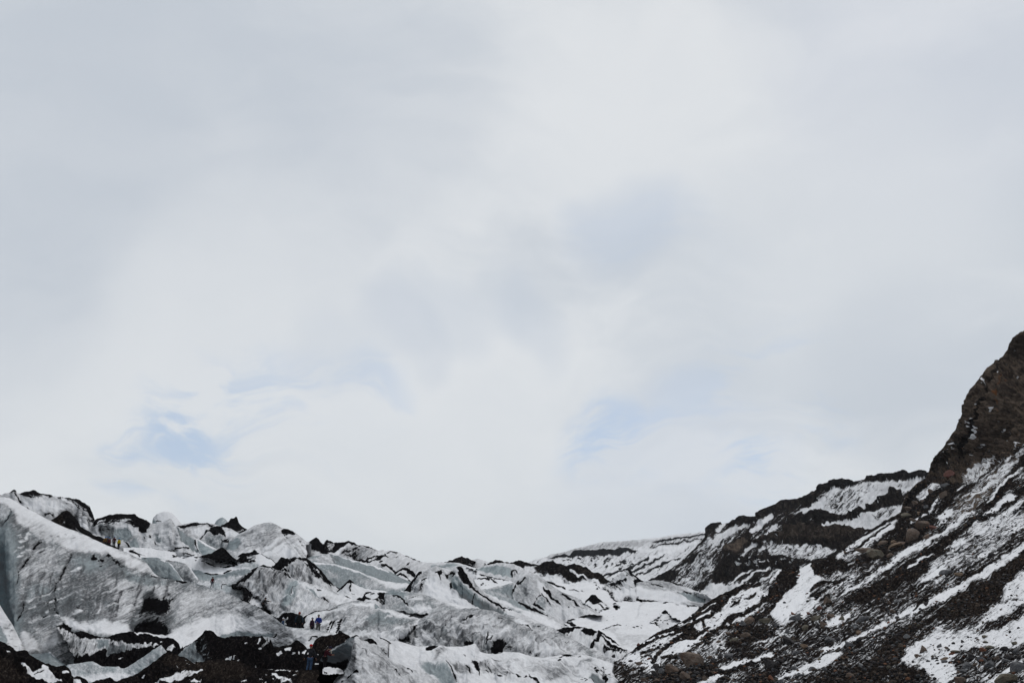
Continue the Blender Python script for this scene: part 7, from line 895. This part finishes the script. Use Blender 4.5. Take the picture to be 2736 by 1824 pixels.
def box_bm(bm, c, s, rot=None):
    r = bmesh.ops.create_cube(bm, size=1.0)['verts']
    for v in r:
        q = Vector((v.co.x * s[0], v.co.y * s[1], v.co.z * s[2]))
        if rot is not None: q = rot @ q
        v.co = q + Vector(c)
BLK = flat_mat('black_webbing', (.012, .012, .013)); MET = flat_mat('worn_metal', (.10, .10, .11), .5)
def gear(label, px, top, bot, Y, lean, blobs):
    root = bpy.data.objects.new('gear_stand', None); COL.objects.link(root); root['label'] = label; root['category'] = 'equipment'
    base = Vector(at(px, bot, Y)); root.location = base; H = (bot - top) * Y / F
    for dx, bl in blobs:
        d = Vector((math.sin(math.radians(lean)), 0, math.cos(math.radians(lean))))
        st = Vector((dx, 0, -.15)); pl = skin_mesh('pole', [tuple(st), tuple(st + d * (H + .15))], [(0, 1)], [.018, .012], {0}, 0); po = put('pole', pl, BLK, root)
        for (z, w, h, off) in bl:
            bm = bmesh.new(); c = st + d * (.15 + z * H) + Vector((off, -.03, 0)); bmesh.ops.create_icosphere(bm, subdivisions=2, radius=1.0); r_ = random.Random(int(z * 100 + dx * 50))
            for v in bm.verts:
                q = v.co.copy(); q = Vector((q.x * w * .8 + q.z * h * .28, q.y * .12, q.z * h * .58)) * r_.uniform(.85, 1.12); v.co = q + c
            me = bpy.data.meshes.new('bundle'); bm.to_mesh(me); bm.free(); put('bundle', me, BLK, root)
gear('pair of slanted poles hung with black bundles, right of the blue jacket', 869, 1658, 1692, 88, 22, [(0, [(.85, .13, .34, 0), (.52, .12, .12, -.02), (.36, .14, .12, 0), (.1, .10, .12, 0)]), (.22, [(.88, .13, .32, 0), (.62, .1, .16, 0), (.48, .1, .14, .01)])])
gear('taller single stack of black bundles on a pole near the dark mound', 899, 1656, 1689, 86, 14, [(0, [(.95, .16, .26, .04), (.82, .24, .14, -.05), (.66, .2, .12, -.02), (.5, .1, .25, 0), (.34, .2, .12, 0), (.2, .12, .16, 0), (.06, .12, .14, -.03)]), (.1, [(.45, .12, .07, .04), (.3, .12, .08, .03)])])
bm = bmesh.new(); bmesh.ops.create_cone(bm, segments=16, radius1=.10, radius2=.14, depth=.28, cap_ends=True)
bmesh.ops.inset_region(bm, faces=[f for f in bm.faces if f.normal.z > .9], thickness=.015, depth=0); 
top_f = [f for f in bm.faces if f.normal.z > .9 and f.calc_area() > .03]; bmesh.ops.translate(bm, verts=[v for f in top_f for v in f.verts], vec=(0, 0, -.1))
me = bpy.data.meshes.new('bucket'); bm.to_mesh(me); bm.free(); me.materials.append(BLK)
bk = bpy.data.objects.new('bucket', me); COL.objects.link(bk); bk.location = Vector(at(908, 1690, 75.2)) + Vector((0, 0, .02)); bk.rotation_euler = (0, .45, 0); bk['label'] = 'small black container tilted on top of the dark mound below the gear'; bk['category'] = 'container'
